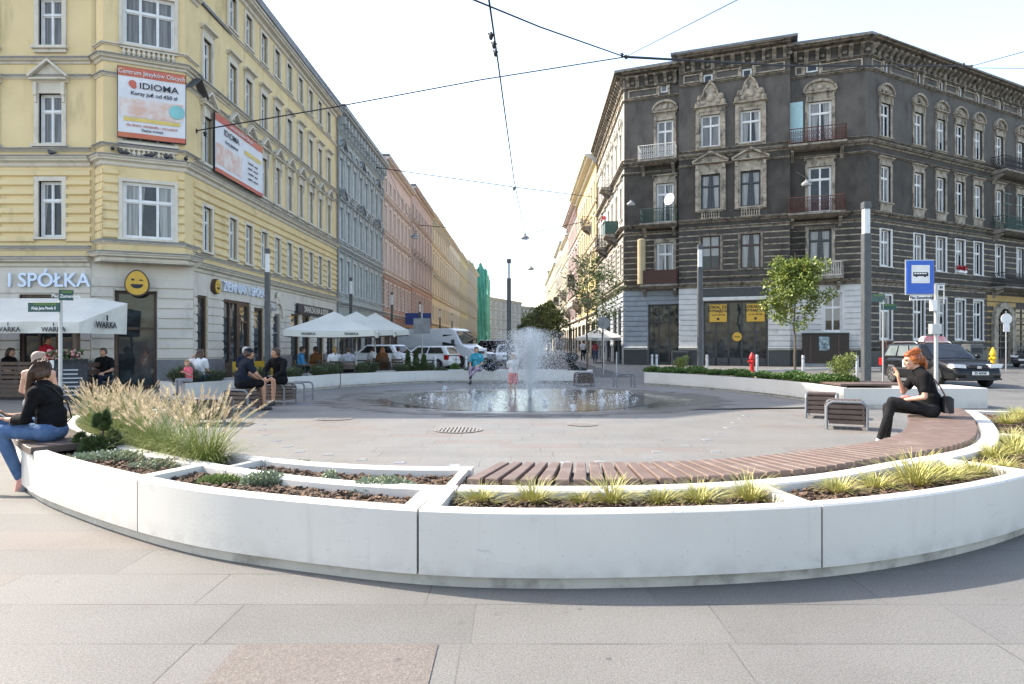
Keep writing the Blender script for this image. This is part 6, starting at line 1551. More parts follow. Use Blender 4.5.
    for s in (-1, 1): mb.box(min(s*w,s*(w+.012)), max(s*w,s*(w+.012)), -L*.30, L*.26, .52, .575)
    mb.build('rub_strip', M_trim, t)
    mb = MB()
    for s in (-1,1):
        for yy in (-.05, -1.0): mb.bbox(min(s*w,s*(w+.03)), max(s*w,s*(w+.03)), yy-.09, yy+.09, hb*.83, hb*.83+.03, .006)
    mb.build('door_handle', pm, t)
    return t
pk_ = paint('black', (.006,.007,.009)); pw = paint('white', (.72,.72,.72)); ps = paint('silver', (.42,.44,.46)); pd = paint('dark', (.03,.035,.045)); pr_ = paint('red', (.30,.02,.02))
tx = car('black estate taxi with an advert on its roof, on the road at the right', (15.15,24.0,0), (-.03,-1), pk_, 4.68, .875, .95, 1.46, (-2.25,-1.9,.25,1.05), glass=M_cglassl, rails=True, plate='ZS 453GK', wb=2.7, r=.32, name='estate_car', cat='car', roofw=.66)
M_roofad = mat('roof_advert', (.60,.12,.16), (.62,.45,.45), 4, rough=.4, obj=True)
mb = MB(); mb.prism([(-.42,1.52),(.42,1.52),(.40,1.64),(.30,1.72),(-.30,1.72),(-.40,1.64)], -.35, -.05, 'y'); mb.build('roof_sign', M_roofad, tx)
o = MB().box(.886,.890,-.55,.25,.60,.86).build('door_advert', M_white, tx); o2 = text('lettering', 'TAXI', .2, M_bred, o, (.8925,-.15,.73), RD(90), .003, .006)
MB().bbox(-.07,.07,2.31,2.335,.64,.72,.02).build('emblem', M_rim, tx)
car('white hatchback parked in front of the white van, tail to the right', (-5.0,38.6,0), (-.93,.36), pw, 3.8, .82, .88, 1.34, (-1.9,-1.55,.2,.95), wb=2.5, r=.3, nwin=2)
car('black off-road car parked beyond the white van', (-1.9,55.5,0), (-.75,.66), pk_, 4.6, .93, 1.1, 1.78, (-2.2,-2.0,.35,.95), wb=2.7, r=.38, roofw=.70)
car('silver saloon driving towards the fountain with bright headlights', (-.35,47,0), (.02,-1), ps, 4.5, .87, .92, 1.43, (-1.95,-1.2,.25,1.0), wb=2.65, r=.31)
car('silver hatchback half hidden between the white van and the black off-road car', (-3.0,49.5,0), (.85,-.5), ps, 4.2, .85, .93, 1.44, (-2.0,-1.6,.2,.95), wb=2.55, r=.3)
car('dark red car parked behind the silver hatchback', (-3.2,54,0), (.8,-.6), pr_, 4.2, .85, .92, 1.42, (-2.0,-1.5,.2,.95), wb=2.55, r=.3)
car('white car at the left edge of the parked row, under the back parasol', (-7.6,37.5,0), (-.9,.4), pw, 4.2, .85, .92, 1.42, (-2.0,-1.5,.2,.95), wb=2.55, r=.3)
car('dark saloon far down the street behind the silver saloon', (-1.6,76,0), (.02,-1), pd, 4.5, .87, .92, 1.43, (-1.95,-1.2,.25,1.0), wb=2.65, r=.31)
car('silver estate farthest away down the street', (1.2,92,0), (.02,-1), ps, 4.5, .87, .95, 1.48, (-2.1,-1.8,.25,1.0), wb=2.65, r=.31)
car('dark car standing under the ochre wall at the far right edge', (33.5,42.5,0), (-.874,-.486), pd, 4.5, .87, .92, 1.45, (-1.95,-1.3,.25,1.0), wb=2.65, r=.31)
# delivery van
def van(label, q, head, pm):
    head = Vector((head[0], head[1], 0)).normalized(); t = thing('delivery_van', label, 'van', q, math.atan2(-head.x, head.y)); w, L, h = .97, 5.9, 2.45
    side_ = [(-L/2,.35),(-L/2,2.25),(-L/2+.12,h),(1.15,h),(1.55,h-.1),(2.15,1.42),(2.75,1.18),(2.93,.95),(L/2,.5),(L/2-.05,.33)]
    mb = MB(); n = len(side_); ins = lambda y, z: w*(1 if z < 1.3 else lerp(1, .90, (z-1.3)/(h-1.3))) * (1 if y < 2.2 else lerp(1,.86,(y-2.2)/.75))
    vs = [(s*ins(y,z)*(.93 if ring else 1), y, z) for s, ring in ((-1,0),(1,0)) for y, z in side_]
    mb.add(vs, [tuple(range(n-1,-1,-1)), tuple(range(n,2*n))] + [(i,(i+1)%n,n+(i+1)%n,n+i) for i in range(n)])
    me = mb.mesh('body', pm); bm = bmesh.new(); bm.from_mesh(me); bmesh.ops.bevel(bm, geom=bm.edges[:], offset=.06, segments=2, affect='EDGES', profile=.6); bm.to_mesh(me); bm.free()
    me.polygons.foreach_set('use_smooth',[True]*len(me.polygons)); me.set_sharp_from_angle(angle=RD(40)); link('body', me, t)
    MB().poly([(-w*.84,2.12,1.47),(w*.84,2.12,1.47),(w*.80,1.62,2.25),(-w*.80,1.62,2.25)]).build('windscreen', M_cglass, t).location = (0,.055,.03)
    for s in (-1,1):
        X = lambda z: s*(w*lerp(1,.90,(z-1.3)/(h-1.3))+.006); pts = [(X(1.4),.72,1.4),(X(1.4),1.85,1.4),(X(2.05),1.42,2.05),(X(2.05),.72,2.05)]
        MB().poly(pts if s < 0 else pts[::-1]).build('side_window', M_cglass, t)
        mb = MB(); mb.bbox(min(s*1.0,s*1.22), max(s*1.0,s*1.22), 1.55, 1.68, 1.35, 1.75, .03); mb.build('mirror', M_trim, t)
        mb = MB(); mb.box(min(s*w,s*(w+.012)), max(s*w,s*(w+.012)), -2.6, 2.3, .62, .70); mb.box(min(s*w,s*(w+.008)), max(s*w,s*(w+.008)), -2.3, .5, 1.18, 1.21); mb.build('rub_strip', M_trim, t)
        mb = MB(); mb.prism([(s*.45,.92),(s*.80,.96),(s*.82,1.2),(s*.55,1.12)][::s], 2.72, 2.93, 'y'); mb.build('headlight', M_hl, t)
        MB().bbox(min(s*.8,s*.975), max(s*.8,s*.975), -L/2-.01, -L/2+.1, .9, 1.5, .02).build('tail_light', M_tl, t)
    MB().bbox(-.45,.45,2.8,2.97,.86,1.02,.02).build('grille', M_trim, t); MB().bbox(-.86,.86,2.7,3.0,.36,.6,.04).build('bumper', M_trim, t); MB().box(-.26,.26,3.0,3.015,.45,.56).build('number_plate', M_white, t)
    ty, rm, dk = wheel(.35,.22)
    for y in (1.95,-1.75):
        for s in (-1,1):
            wl = link('wheel', ty, t, (s*(w-.09), y, .35)); link('rim', rm, wl); link('hub', dk, wl)
            MB().prism([(y+.43*math.cos(math.pi*i/12), .35+.43*math.sin(math.pi*i/12)) for i in range(13)], min(s*.8,s*(w+.004)), max(s*.8,s*(w+.004)), 'x').build('wheel_arch', M_trim, t)
van('long white delivery van pulling out across the street behind the planter', (-4.55,43.6,0), (.87,-.49), paint('vanwhite', (.62,.63,.65)))
# pushchair by the right kerb
q = G(574, 386); q = Vector(((574-512)/F*25.6, 25.6, 0))
t = thing('pushchair', 'black three wheeled pushchair standing right of the fountain spray', 'pushchair', q, RD(-62))
ty, rm, dk = wheel(.19,.06)
for p in ((.28,-.35,.19),(-.28,-.35,.19),(0,.55,.15)):
    wl = link('wheel', ty, t, p); link('rim', rm, wl)
    if p[2] < .19: wl.scale = (.8,)*3
mb = MB()
for s in (-1,1): mb.tube([(s*.25,-.35,.2),(s*.22,-.1,.45),(s*.18,.2,.5),(0,.55,.16)], .018, 6); mb.tube([(s*.22,.15,.45),(s*.24,-.25,.85),(s*.24,-.5,1.02)], .018, 6)
mb.tube([(-.24,-.5,1.02),(.24,-.5,1.02)], .025, 8); mb.build('frame', M_post, t)
M_fab = mat('black_fabric', (.014,.014,.016), (.03,.03,.033), 14, rough=.9, bump=.3, bscale=30)
mb = MB(); mb.prism([(.45,.42),(.30,.40),(-.05,.46),(-.28,.95),(-.2,1.0),(.02,.58),(.42,.52)], -.2, .2, 'x'); mb.build('seat', M_fab, t)
mb = MB(); mb.ell((0,-.1,.93), (.23,.28,.2), 14, 10); mb.build('hood', M_fab, t, smooth=True); mb = MB(); mb.bbox(-.2,.2,-.3,.15,.22,.38,.04); mb.build('basket', M_fab, t)
# ---------------------------------------------------------------- people
def cloth(name, c, c2=None, sc=9): return mat('cloth_'+name, c, c2 or tuple(x*.72 for x in c), sc, rough=.95, bump=.5, bscale=22, spec=.12)
M_skin = mat('skin', (.52,.30,.21), (.46,.255,.18), 14, rough=.5, spec=.35); M_skin2 = mat('skin_tan', (.42,.225,.145), (.37,.195,.125), 14, rough=.5, spec=.35)
M_hairr = mat('hair_red', (.40,.115,.028), (.12,.03,.01), 60, rough=.45, stretch=(1,1,.25)); M_hairb = mat('hair_brown', (.035,.017,.011), (.06,.03,.018), 45, rough=.45, stretch=(1,1,.25))
M_hairg = mat('hair_grey', (.45,.44,.42), (.33,.32,.31), 45, rough=.55); M_hairl = mat('hair_blond', (.38,.24,.10), (.28,.16,.06), 45, rough=.5); M_hairo = mat('hair_ginger', (.30,.12,.04), (.2,.07,.02), 45, rough=.5)
M_eye = mat('eye_dark', (.015,.01,.008), rough=.2); M_lip = mat('lips', (.40,.13,.11), rough=.5)
V = Vector
def redhair(c, Hh, hs):
    random.seed(3)
    for i in range(70):
        a = random.uniform(0,6.283); r = random.uniform(.0,.04); p = V((r*math.cos(a), -.075+r*math.sin(a)*.8, .105+random.uniform(-.03,.035))); e = p+V((random.uniform(-.03,.03),random.uniform(-.03,.03),random.uniform(-.02,.02))); c.tube([Hh@p, Hh@e], [.012,.006], 5)
    c.ell((0,-.085,.115), (.058,.058,.05), 12, 8, 0, Hh); c.ell((0,-.095,.0), (.072,.055,.085), 12, 8, 0, Hh)
    for i in range(24):
        x = random.uniform(-.06,.06); c.tube([Hh@V((x*.5,-.11,.06)), Hh@V((x,-.145,.0)), Hh@V((x*1.2,-.145+random.uniform(-.02,.015),-.09)), Hh@V((x*.9,-.115,-.17+random.uniform(-.03,.02)))], [.014,.016,.014,.005], 6)
    for i in range(26):
        a = random.uniform(-2.6,2.6); c.tube([Hh@V((.072*math.sin(a),.06*math.cos(a)-.02,.08)), Hh@V((.090*math.sin(a),.082*math.cos(a)-.03,.02)), Hh@V((.084*math.sin(a)*.9,-.06,-.03))], [.008,.012,.006], 5)
def pose(kind, s=.45, k=1.0):
    if kind == 'sit':
        J = dict(hip=(0,0,s+.10), waist=(0,.0,s+.27), chest=(0,.02,s+.44), neck=(0,.045,s+.60), head=(0,.085,s+.755),
            lsh=(-.175,.03,s+.545), rsh=(.175,.03,s+.545), lel=(-.23,.06,s+.28), rel=(.23,.06,s+.28), lwr=(-.15,.30,s+.22), rwr=(.15,.30,s+.22),
            lhip=(-.09,.0,s+.09), rhip=(.09,.0,s+.09), lkn=(-.12,.43,s+.10), rkn=(.12,.43,s+.10), lan=(-.12,.44,.09), ran=(.12,.44,.09))
    else:
        J = dict(hip=(0,0,.93), waist=(0,0,1.08), chest=(0,.0,1.26), neck=(0,.01,1.44), head=(0,.03,1.60), lsh=(-.18,0,1.38), rsh=(.18,0,1.38), lel=(-.24,-.02,1.11), rel=(.24,-.02,1.11),
            lwr=(-.25,.06,.88), rwr=(.25,.06,.88), lhip=(-.09,0,.90), rhip=(.09,0,.90), lkn=(-.10,.03,.49), rkn=(.10,.03,.49), lan=(-.10,0,.085), ran=(.10,0,.085))
    return {a: V(b)*k if kind != 'sit' else V((b[0]*k, b[1]*k, s*(1)+(b[2]-s)*k if b[2] >= s else b[2])) for a, b in J.items()}
def hand(mb, wr, d, nrm, side, curl=.5, k=1.0):
    """palm, four unequal bent fingers and a thumb that leaves the side of the palm"""
    d = d.normalized(); nrm = (nrm - d*nrm.dot(d)).normalized(); x = d.cross(nrm).normalized()*side
    M = Matrix(((x.x,d.x,nrm.x,0),(x.y,d.y,nrm.y,0),(x.z,d.z,nrm.z,0),(0,0,0,1))); M.translation = wr
    mb.ell((0,.045*k,0), (.040*k,.055*k,.0165*k), 12, 8, 0, M)
    for i, (fx, ln) in enumerate(((.030,.070),(.010,.078),(-.010,.072),(-.029,.056))):
        p = V((fx*k, .078*k, 0)); a = .25+curl*.35; r = .0088*k; seg = (.46,.31,.23)
        for q in range(3):
            e = p + V((fx*.08, math.cos(a), math.sin(a)))*ln*k*seg[q]; mb.cone(M @ p, M @ e, r, r*.92, 8); p = e; a += curl*.75; r *= .92
    p = V((.034*k,.022*k,.004*k)); a = V((.62,.62,.35)).normalized(); e = p+a*.038*k; f = e+V((.25,.85,.45)).normalized()*.030*k
    mb.cone(M @ p, M @ e, .0125*k, .0105*k, 8); mb.cone(M @ e, M @ f, .0105*k, .0085*k, 8)
def person(label, q, rot, J, vox=.02, k=1.0, skin=None, hair=None, hairstyle='short', top=None, sleeve='short', bottom=None, legs='long', shoe=None, look=0.0, tilt=0.0, female=False, toes=None, handcurl=.5, handdirs=None, extra=None, cap=None, child=False, group=None, barefeet=False, fingers=None):
    t = thing('person', label, 'person', q, rot, group); skin = skin or M_skin; fingers = vox < .015 if fingers is None else fingers
    hs = k**.45 if child else k**.6
    R = dict(arm=.047*k, el=.040*k, wr=.027*k, th=.083*k, kn=.056*k, calf=.054*k, an=.036*k, sh=.055*k)
    if female: R['arm'] *= .86; R['el'] *= .86; R['wr'] *= .86
    j = J; body = MB()
    def limb(mb, a, b, ra, rb, n=12): mb.cone(j[a] if isinstance(a, str) else a, j[b] if isinstance(b, str) else b, ra, rb, n)
    fwd = (V((0,1,0)))
    def torso(mb, g=0.0, low=True, f=1.0, bare=False):
        wsh = (j['rsh']-j['lsh']).length/2
        for a, b, rx_, ry_ in (('hip','waist',.155,.115),('waist','chest',.135,.10),('chest','neck',.15,.105)):
            p, e = j[a], j[b]
            if bare and a == 'chest': continue
            if not low and a == 'hip': p = lerp(p, e, .30)
            for i in range(5):
                c = lerp(p, e, i/4); w = rx_*k*(.92 if female and a == 'waist' else 1); hgt = .095*k
                if a == 'chest': w = lerp(.155,.085,i/4)*k
                mb.ell(c, (w+g, (ry_*k if a != 'chest' else lerp(.105,.07,i/4)*k)+g, hgt*.75+g*.4), 16, 10)
        if not bare: mb.cone(j['lsh'], lerp(j['neck'], j['lsh'], .35), R['sh']+g, R['sh']*.95+g); mb.cone(j['rsh'], lerp(j['neck'], j['rsh'], .35), R['sh']+g, R['sh']*.95+g)
        if not bare: mb.cone(lerp(j['lsh'],j['chest'],.35), lerp(j['rsh'],j['chest'],.35), .085*k+g, .085*k+g)
        if female: 
            for s in (-1,1): mb.ell(j['chest']+V((s*.065*k,.065*k,.015*k)), (.062*k+g,.05*k+g,.062*k+g), 12, 8)
        if low: mb.cone(j['lhip'], j['rhip'], .10*k+g, .10*k+g)
    torso(body)
    body.cone(j['neck']-V((0,.0,.03*k)), lerp(j['neck'],j['head'],.55), .052*hs, .048*hs)
    for s in 'lr':
        limb(body, s+'sh', s+'el', R['arm'], R['el']); limb(body, s+'el', lerp(j[s+'el'], j[s+'wr'], .35), R['el'], R['el']*.98); limb(body, lerp(j[s+'el'], j[s+'wr'], .35), s+'wr', R['el']*.98, R['wr'])
        limb(body, s+'hip', s+'kn', R['th'], R['kn']); m_ = lerp(j[s+'kn'], j[s+'an'], .3)+V((0,-.012*k,0)); limb(body, s+'kn', m_, R['kn'], R['calf']); limb(body, m_, s+'an', R['calf'], R['an'])
        d = (j[s+'wr']-j[s+'el']).normalized(); side = 1 if s == 'r' else -1
        hd, hn = (handdirs or {}).get(s, (d, V((-side*.8,0,-.6)) if abs(d.z) < .8 else V((-side,.2,0))))
        if fingers: hand(body, j[s+'wr'], V(hd), V(hn), -side if s == 'r' else side*-1, (handcurl[s] if isinstance(handcurl, dict) else handcurl), k)
        else: hand(body, j[s+'wr'], V(hd), V(hn), -side if s == 'r' else side*-1, .6, k*1.15)
    # head with a face, turned by look and tilt
    Hm = Matrix.Translation(j['head']) @ Matrix.Rotation(look,4,'Z') @ Matrix.Rotation(tilt,4,'X'); Hs = Hm @ Matrix.Scale(hs,4)
    body.ell((0,-.008,.025), (.073,.092,.088), 18, 14, 0, Hs); body.ell((0,.022,-.035), (.058,.066,.082), 16, 12, 0, Hs); body.ell((0,.055,-.088), (.030,.028,.024), 10, 8, 0, Hs)
    body.tube([Hs @ V((0,.083,.018)), Hs @ V((0,.100,-.008)), Hs @ V((0,.110,-.026)), Hs @ V((0,.09,-.034))], [.010*hs,.012*hs,.0155*hs,.012*hs], 8)
    body.ell((0,.087,-.058), (.024,.012,.008), 10, 6, 0, Hs); body.ell((0,.078,.032), (.052,.018,.012), 10, 6, 0, Hs)
    for s in (-1,1): body.ell((s*.074,-.008,-.012), (.011,.022,.032), 8, 8, 0, Hs); body.ell((s*.034,.066,-.02), (.026,.022,.022), 8, 6, 0, Hs)
    if barefeet or shoe is None:
        for s in 'lr':
            tv = (toes or {}).get(s, V((0,1,-.0))); body.cone(j[s+'an']-V((0,.03,.035))*k, j[s+'an']+V(tv)*.15*k-V((0,0,.055))*k, .034*k, .026*k)
    bm_ = remesh(body, vox, 3, 'body'); bm_.materials.append(skin); link('body', bm_, t)
    if vox < .03:
        e = MB()
        for s in (-1,1): e.ell((s*.031,.081,.012), (.012,.008,.007), 8, 6, 0, Hs)
        e.build('eyes', M_eye, t, smooth=True)
        e = MB(); e.ell((0,.0985,-.058), (.020,.004,.0065), 8, 6, 0, Hs); e.build('mouth', M_lip, t, smooth=True)
        e = MB()
        for s in (-1,1): e.ell((s*.033,.090,.034), (.018,.006,.004), 8, 5, 0, Hs)
        e.build('eyebrows', hair or M_hairb, t, smooth=True)
    if top is not None:
        c = MB(); g = .016 if vox < .015 else .018; torso(c, g, False, 1.0, sleeve == 'none')
        for s in 'lr':
            if sleeve in ('short','long'):
                f = .62 if sleeve == 'short' else 1; e = lerp(j[s+'sh'], j[s+'el'], f); limb(c, s+'sh', e, R['arm']+g*1.6, lerp(R['arm'],R['el'],f)+g*1.5)
                if sleeve == 'long': limb(c, s+'el', lerp(j[s+'el'],j[s+'wr'],.9), R['el']+g*1.3, R['wr']+g*1.2)
                if sleeve == 'mid': pass
            if sleeve == 'three': limb(c, s+'sh', s+'el', R['arm']+g, R['el']+g); limb(c, s+'el', lerp(j[s+'el'],j[s+'wr'],.55), R['el']+g, R['wr']*1.15+g)
        if sleeve != 'none': c.cone(j['neck']-V((0,0,.05*k)), j['neck']+V((0,.0,.0))*k, .062*k, .054*k)
        m_ = remesh(c, vox*1.05, 2, 'shirt'); m_.materials.append(top); link('shirt', m_, t)
    if bottom is not None:
        c = MB(); g = .013; c.cone(j['lhip'], j['rhip'], .113*k, .113*k); c.ell(j['hip'], (.168*k,.128*k,.115*k), 16, 10)
        for s in 'lr':
            if legs == 'long':
                limb(c, s+'hip', s+'kn', R['th']+g, R['kn']+g*.8); m_ = lerp(j[s+'kn'], j[s+'an'], .3)+V((0,-.012*k,0)); limb(c, s+'kn', m_, R['kn']+g*.8, R['calf']+g*.8); limb(c, m_, lerp(j[s+'kn'],j[s+'an'],.95), R['calf']+g*.8, R['an']+g*.8)
            else: limb(c, s+'hip', lerp(j[s+'hip'],j[s+'kn'],.85), R['th']+g*1.6, R['kn']+g*2.6)
        m_ = remesh(c, vox*1.05, 2, 'trousers'); m_.materials.append(bottom); link('trousers' if legs == 'long' else 'shorts', m_, t)
    if shoe is not None:
        for s in 'lr':
            tv = V((toes or {}).get(s, (0,1,0))).normalized(); c = MB(); a = j[s+'an']; dn = V((0,0,-1)); dn = (dn - tv*dn.dot(tv)); dn = dn.normalized() if dn.length > .05 else V((0,-1,0))
            heel = a - tv*.045*k + dn*.045*k; ball = a + tv*.12*k + dn*.052*k; toe = a + tv*.165*k + dn*.058*k
            c.cone(a+dn*.01*k, heel, .040*k, .036*k); c.cone(heel, ball, .036*k, .040*k); c.cone(ball, toe, .040*k, .027*k); c.cone(a+dn*.005*k, ball, .038*k, .034*k)
            m_ = remesh(c, max(.008, vox*.8), 2, 'shoe'); m_.materials.append(shoe); so_ = link('shoe', m_, t)
            if vox < .01:
                c = MB(); c.tube([heel+dn*.030*k, ball+dn*.034*k, toe+dn*.022*k], [.036*k,.041*k,.026*k], 10); m2_ = remesh(c, .008, 1, 'sole'); m2_.materials.append(greyc); link('sole', m2_, so_)
    if hair is not None:
        c = MB(); Hh = Hs
        if hairstyle != 'bald':
            c.ell((0,-.022,.042), (.082,.092,.088), 18, 12, 0, Hh)
            c.ell((0,.035,.085), (.062,.05,.035), 12, 8, 0, Hh)
            for s in (-1,1): c.ell((s*.066,-.03,.0), (.022,.055,.06), 10, 8, 0, Hh)
            c.ell((0,-.07,-.02), (.062,.035,.06), 12, 8, 0, Hh)
        if hairstyle == 'long':
            for s in (-1,0,1): c.tube([Hh @ V((s*.05,-.05,.05)), Hh @ V((s*.075,-.075,-.06)), Hh @ V((s*.07,-.085,-.20)), Hh @ V((s*.055,-.075,-.27))], [.04*hs,.042*hs,.036*hs,.015*hs], 10)
        if hairstyle == 'tail':
            c.ell((0,-.11,.06), (.035,.035,.035), 10, 8, 0, Hh); c.tube([Hh @ V((0,-.11,.06)), Hh @ V((0,-.15,.0)), Hh @ V((0,-.14,-.13)), Hh @ V((0,-.12,-.2))], [.03*hs,.036*hs,.03*hs,.012*hs], 10)
        if extra: extra(c, Hh, hs)
        m_ = remesh(c, max(.009, vox*.8), 2, 'hair'); m_.materials.append(hair); ho_ = link('hair', m_, t)
        if vox < .01:
            random.seed(17); c = MB()
            for i in range(520):
                a = random.uniform(0,6.283); b_ = random.uniform(.05,1.25); p0 = V((.086*math.sin(b_)*math.sin(a), -.022-.094*math.sin(b_)*math.cos(a), .045+.091*math.cos(b_)))
                if p0.y > .045 and p0.z < .09: continue
                dv = V((random.uniform(-.02,.02), -.045, .012)) if hairstyle == 'mid' and extra is redhair else V((-.02+random.uniform(-.02,.02), random.uniform(-.012,.012), -.055))
                p1 = p0+dv; n1 = (p1-V((0,-.022,.045))); p1 = V((0,-.022,.045))+n1.normalized()*max(n1.length*.98,.094); c.tube([Hs@p0, Hs@(lerp(p0,p1,.5)+(p0-V((0,-.02,.04))).normalized()*.006), Hs@p1], [.0012,.0022,.0006], 3, cap=False)
            c.build('hair_strands', hair, ho_)
    if cap is not None:
        c = MB(); c.ell((0,-.012,.055), (.084,.10,.075), 16, 10, 0, Hs); c.ell((0,.10,.062), (.062,.06,.012), 12, 6, 0, Hs); m_ = remesh(c, .012, 2, 'cap'); m_.materials.append(cap); link('cap', m_, t)
    return t, Hs
blackc = cloth('black', (.006,.006,.007), (.011,.011,.012)); jeans = cloth('jeans', (.060,.11,.22), (.10,.165,.29), 12); legg = cloth('leggings', (.013,.013,.015), (.02,.02,.022)); navy = cloth('navy', (.015,.02,.032)); whitec = cloth('white', (.66,.66,.67)); redc = cloth('red', (.50,.03,.05)); pinkc = cloth('pink', (.72,.15,.20)); greyc = cloth('grey', (.30,.29,.31)); turq = cloth('turquoise', (.03,.30,.40)); bluec = cloth('blue', (.05,.22,.42)); brownc = cloth('brown', (.18,.08,.035)); lightg = cloth('light_grey', (.34,.34,.37), (.16,.17,.2), 20)
pattern = cloth('pattern', (.52,.42,.48), (.10,.05,.14), 22); coral = cloth('coral', (.70,.22,.22)); M_pshoe = mat('pink_shoe', (.62,.30,.25), (.55,.25,.2), 9, rough=.6); M_wshoe = mat('white_shoe', (.65,.65,.66), (.5,.5,.52), 9, rough=.6); M_kshoe = mat('black_shoe', (.02,.02,.022), (.035,.035,.038), 9, rough=.6)

# --- woman with red hair on the right bench
RPOS = (5.34,8.60,0); RROT = RD(74); LPOS = (-4.47,6.52,0); LROT = RD(97)
s = .485; J = pose('sit', s)
J.update(chest=V((0,.045,s+.42)), waist=V((0,-.005,s+.26)), neck=V((0,.115,s+.575)), head=V((.0,.20,s+.715)), lsh=V((-.165,.095,s+.52)), rsh=V((.165,.115,s+.52)), lel=V((-.225,.115,s+.26)), lwr=V((-.09,.30,s+.215)), rel=V((.10,.27,s+.30)), rwr=V((.035,.345,s+.50)),
    lkn=V((-.06,.44,s+.19)), lan=V((.04,.56,.17)), rkn=V((.12,.45,s+.10)), ran=V((.12,.47,.09)))
rd, Hr = person('woman with red hair in a bun, black T-shirt and leggings, smoking', RPOS, RROT, J, .0085, .93, M_skin, M_hairr, 'mid', blackc, 'short', legg, 'long', M_wshoe, look=RD(8), tilt=RD(-12), female=True, extra=redhair, handcurl={'l':.55,'r':.12}, handdirs={'r':((-.05,.25,.95),(-.3,.9,-.2)), 'l':((.75,.55,-.2),(.2,-.4,-.8))}, toes={'l':(0,.82,-.5),'r':(0,1,0)})
t = MB(); t.tube([V((.035,.40,s+.635)), V((-.0,.465,s+.655))], .0042, 6); tag(t.build('cigarette', M_white, None, loc=(0,0,0)), 'thin white cigarette between the fingers of the red-haired woman', 'cigarette'); bpy.data.objects['cigarette'].matrix_world = Matrix.Translation(RPOS) @ Matrix.Rotation(RROT,4,'Z')
# shoulder bag on a strap
t = thing('shoulder_bag', 'black shoulder bag on a brown strap behind the red-haired woman', 'bag', RPOS, RROT); M_strap = mat('brown_strap', (.14,.06,.035), rough=.6)
c = MB(); c.bbox(-.20,.05,-.225,-.125,s+.06,s+.27,.03); c.build('pouch', M_fab, t)
c = MB(); pts = [V((.15,.17,s+.53)),V((.12,.10,s+.592)),V((.05,.03,s+.57)),V((-.02,-.045,s+.485)),V((-.075,-.105,s+.38)),V((-.12,-.15,s+.26))]; c.tube(pts, .009, 6); c.build('strap', M_strap, t)
c = MB(); c.ell(V((-.055,.285,s+.245)), (.05,.06,.025), 10, 8); tag(c.build('purse', mat('coral_purse', (.65,.16,.15), rough=.6), None), 'small coral purse held at the lap of the red-haired woman', 'purse'); bpy.data.objects['purse'].matrix_world = Matrix.Translation(RPOS) @ Matrix.Rotation(RROT,4,'Z')

# --- woman with the phone on the left bench
s = .48; J = pose('sit', s)
J.update(chest=V((0,.025,s+.38)), neck=V((0,.07,s+.515)), head=V((.02,.10,s+.65)), lsh=V((-.165,.06,s+.46)), rsh=V((.165,.06,s+.46)), lel=V((-.205,.12,s+.22)), lwr=V((-.09,.35,s+.21)), rel=V((.20,.14,s+.24)), rwr=V((.07,.36,s+.235)),
    lkn=V((-.10,.42,s+.10)), lan=V((-.03,.26,.115)), rkn=V((.06,.47,s+.20)), ran=V((-.10,.62,.33)))
def darkhair(c, Hh, hs):
    random.seed(5)
    for i in range(34):
        x = random.uniform(-.07,.05); y0 = random.uniform(-.09,.02)
        c.tube([Hh@V((x*.7,y0,.09)), Hh@V((-.055+x*.4,y0-.03,.0)), Hh@V((-.085+x*.35,-.03+y0*.4+.02,-.13)), Hh@V((-.10+x*.3,.02+y0*.3,-.27+random.uniform(-.04,.03))), Hh@V((-.10+x*.25,.035+y0*.2,-.36+random.uniform(-.05,.05)))], [.012,.015,.016,.013,.004], 6)
wl_, Hl = person('woman with long dark hair, black top and blue jeans, holding a phone', LPOS, LROT, J, .0085, .95, M_skin2, M_hairb, 'mid', blackc, 'three', jeans, 'long', M_pshoe, look=RD(-75), tilt=RD(-8), female=True, extra=darkhair, handcurl={'l':.5,'r':.55}, handdirs={'l':((.25,.9,.15),(.2,-.1,1)),'r':((-.35,.9,.1),(-.2,-.1,1))}, toes={'l':(0,.55,-.83),'r':(-.1,.8,-.55)})
t = thing('phone', 'dark phone in a pale case in the hands of the woman in jeans', 'phone', LPOS, LROT); Mx = Matrix.Translation((-.02,.44,s+.265)) @ Euler((RD(35),0,RD(10))).to_matrix().to_4x4()
MB().bbox(-.037,.037,-.075,.075,-.005,.004,.003,0,Mx).build('case', M_white, t); MB().box(-.033,.033,-.07,.07,.0045,.006,0,Mx).build('screen', M_cglass, t)
t = thing('shoulder_bag', 'thin black strap and small dark bag across the woman in jeans', 'bag', LPOS, LROT)
c = MB(); c.tube([V((-.10,.115,s+.565)),V((-.05,-.03,s+.52)),V((.06,-.115,s+.36)),V((.15,-.11,s+.2)),V((.19,-.02,s+.12))], .007, 6); c.build('strap', M_fab, t)
c = MB(); c.bbox(-.16,.02,.16,.30,s+.17,s+.215,.02); c.build('pouch', M_fab, t)

# --- everyone farther away
def seat(lab, x, y, d, rot, sh=.45, vox=.022, J_=None, k=1.0, **kw):
    J = pose('sit', sh, k)
    for a, b in (J_ or {}).items(): J[a] = V(b)
    q = Vector(((x-512)/F*d, d, 0)); return person(lab, q, RD(rot), J, vox, k, **kw)
def stand(lab, x, d, rot, k=1.0, vox=.024, J_=None, **kw):
    J = pose('stand', 0, k)
    for a, b in (J_ or {}).items(): J[a] = V(b)*k
    q = Vector(((x-512)/F*d, d, 0)); return person(lab, q, RD(rot), J, vox, k, **kw)
seat('woman with shaved pale hair and bare shoulders beyond the long-haired woman', 38, 0, 9.9, 20, .45, .014, female=True, hair=mat('hair_shaved', (.34,.25,.20), (.28,.21,.17), 40, rough=.7), hairstyle='mid2', top=whitec, sleeve='none', bottom=greyc, look=RD(-70), shoe=M_kshoe, skin=M_skin, k=.97)
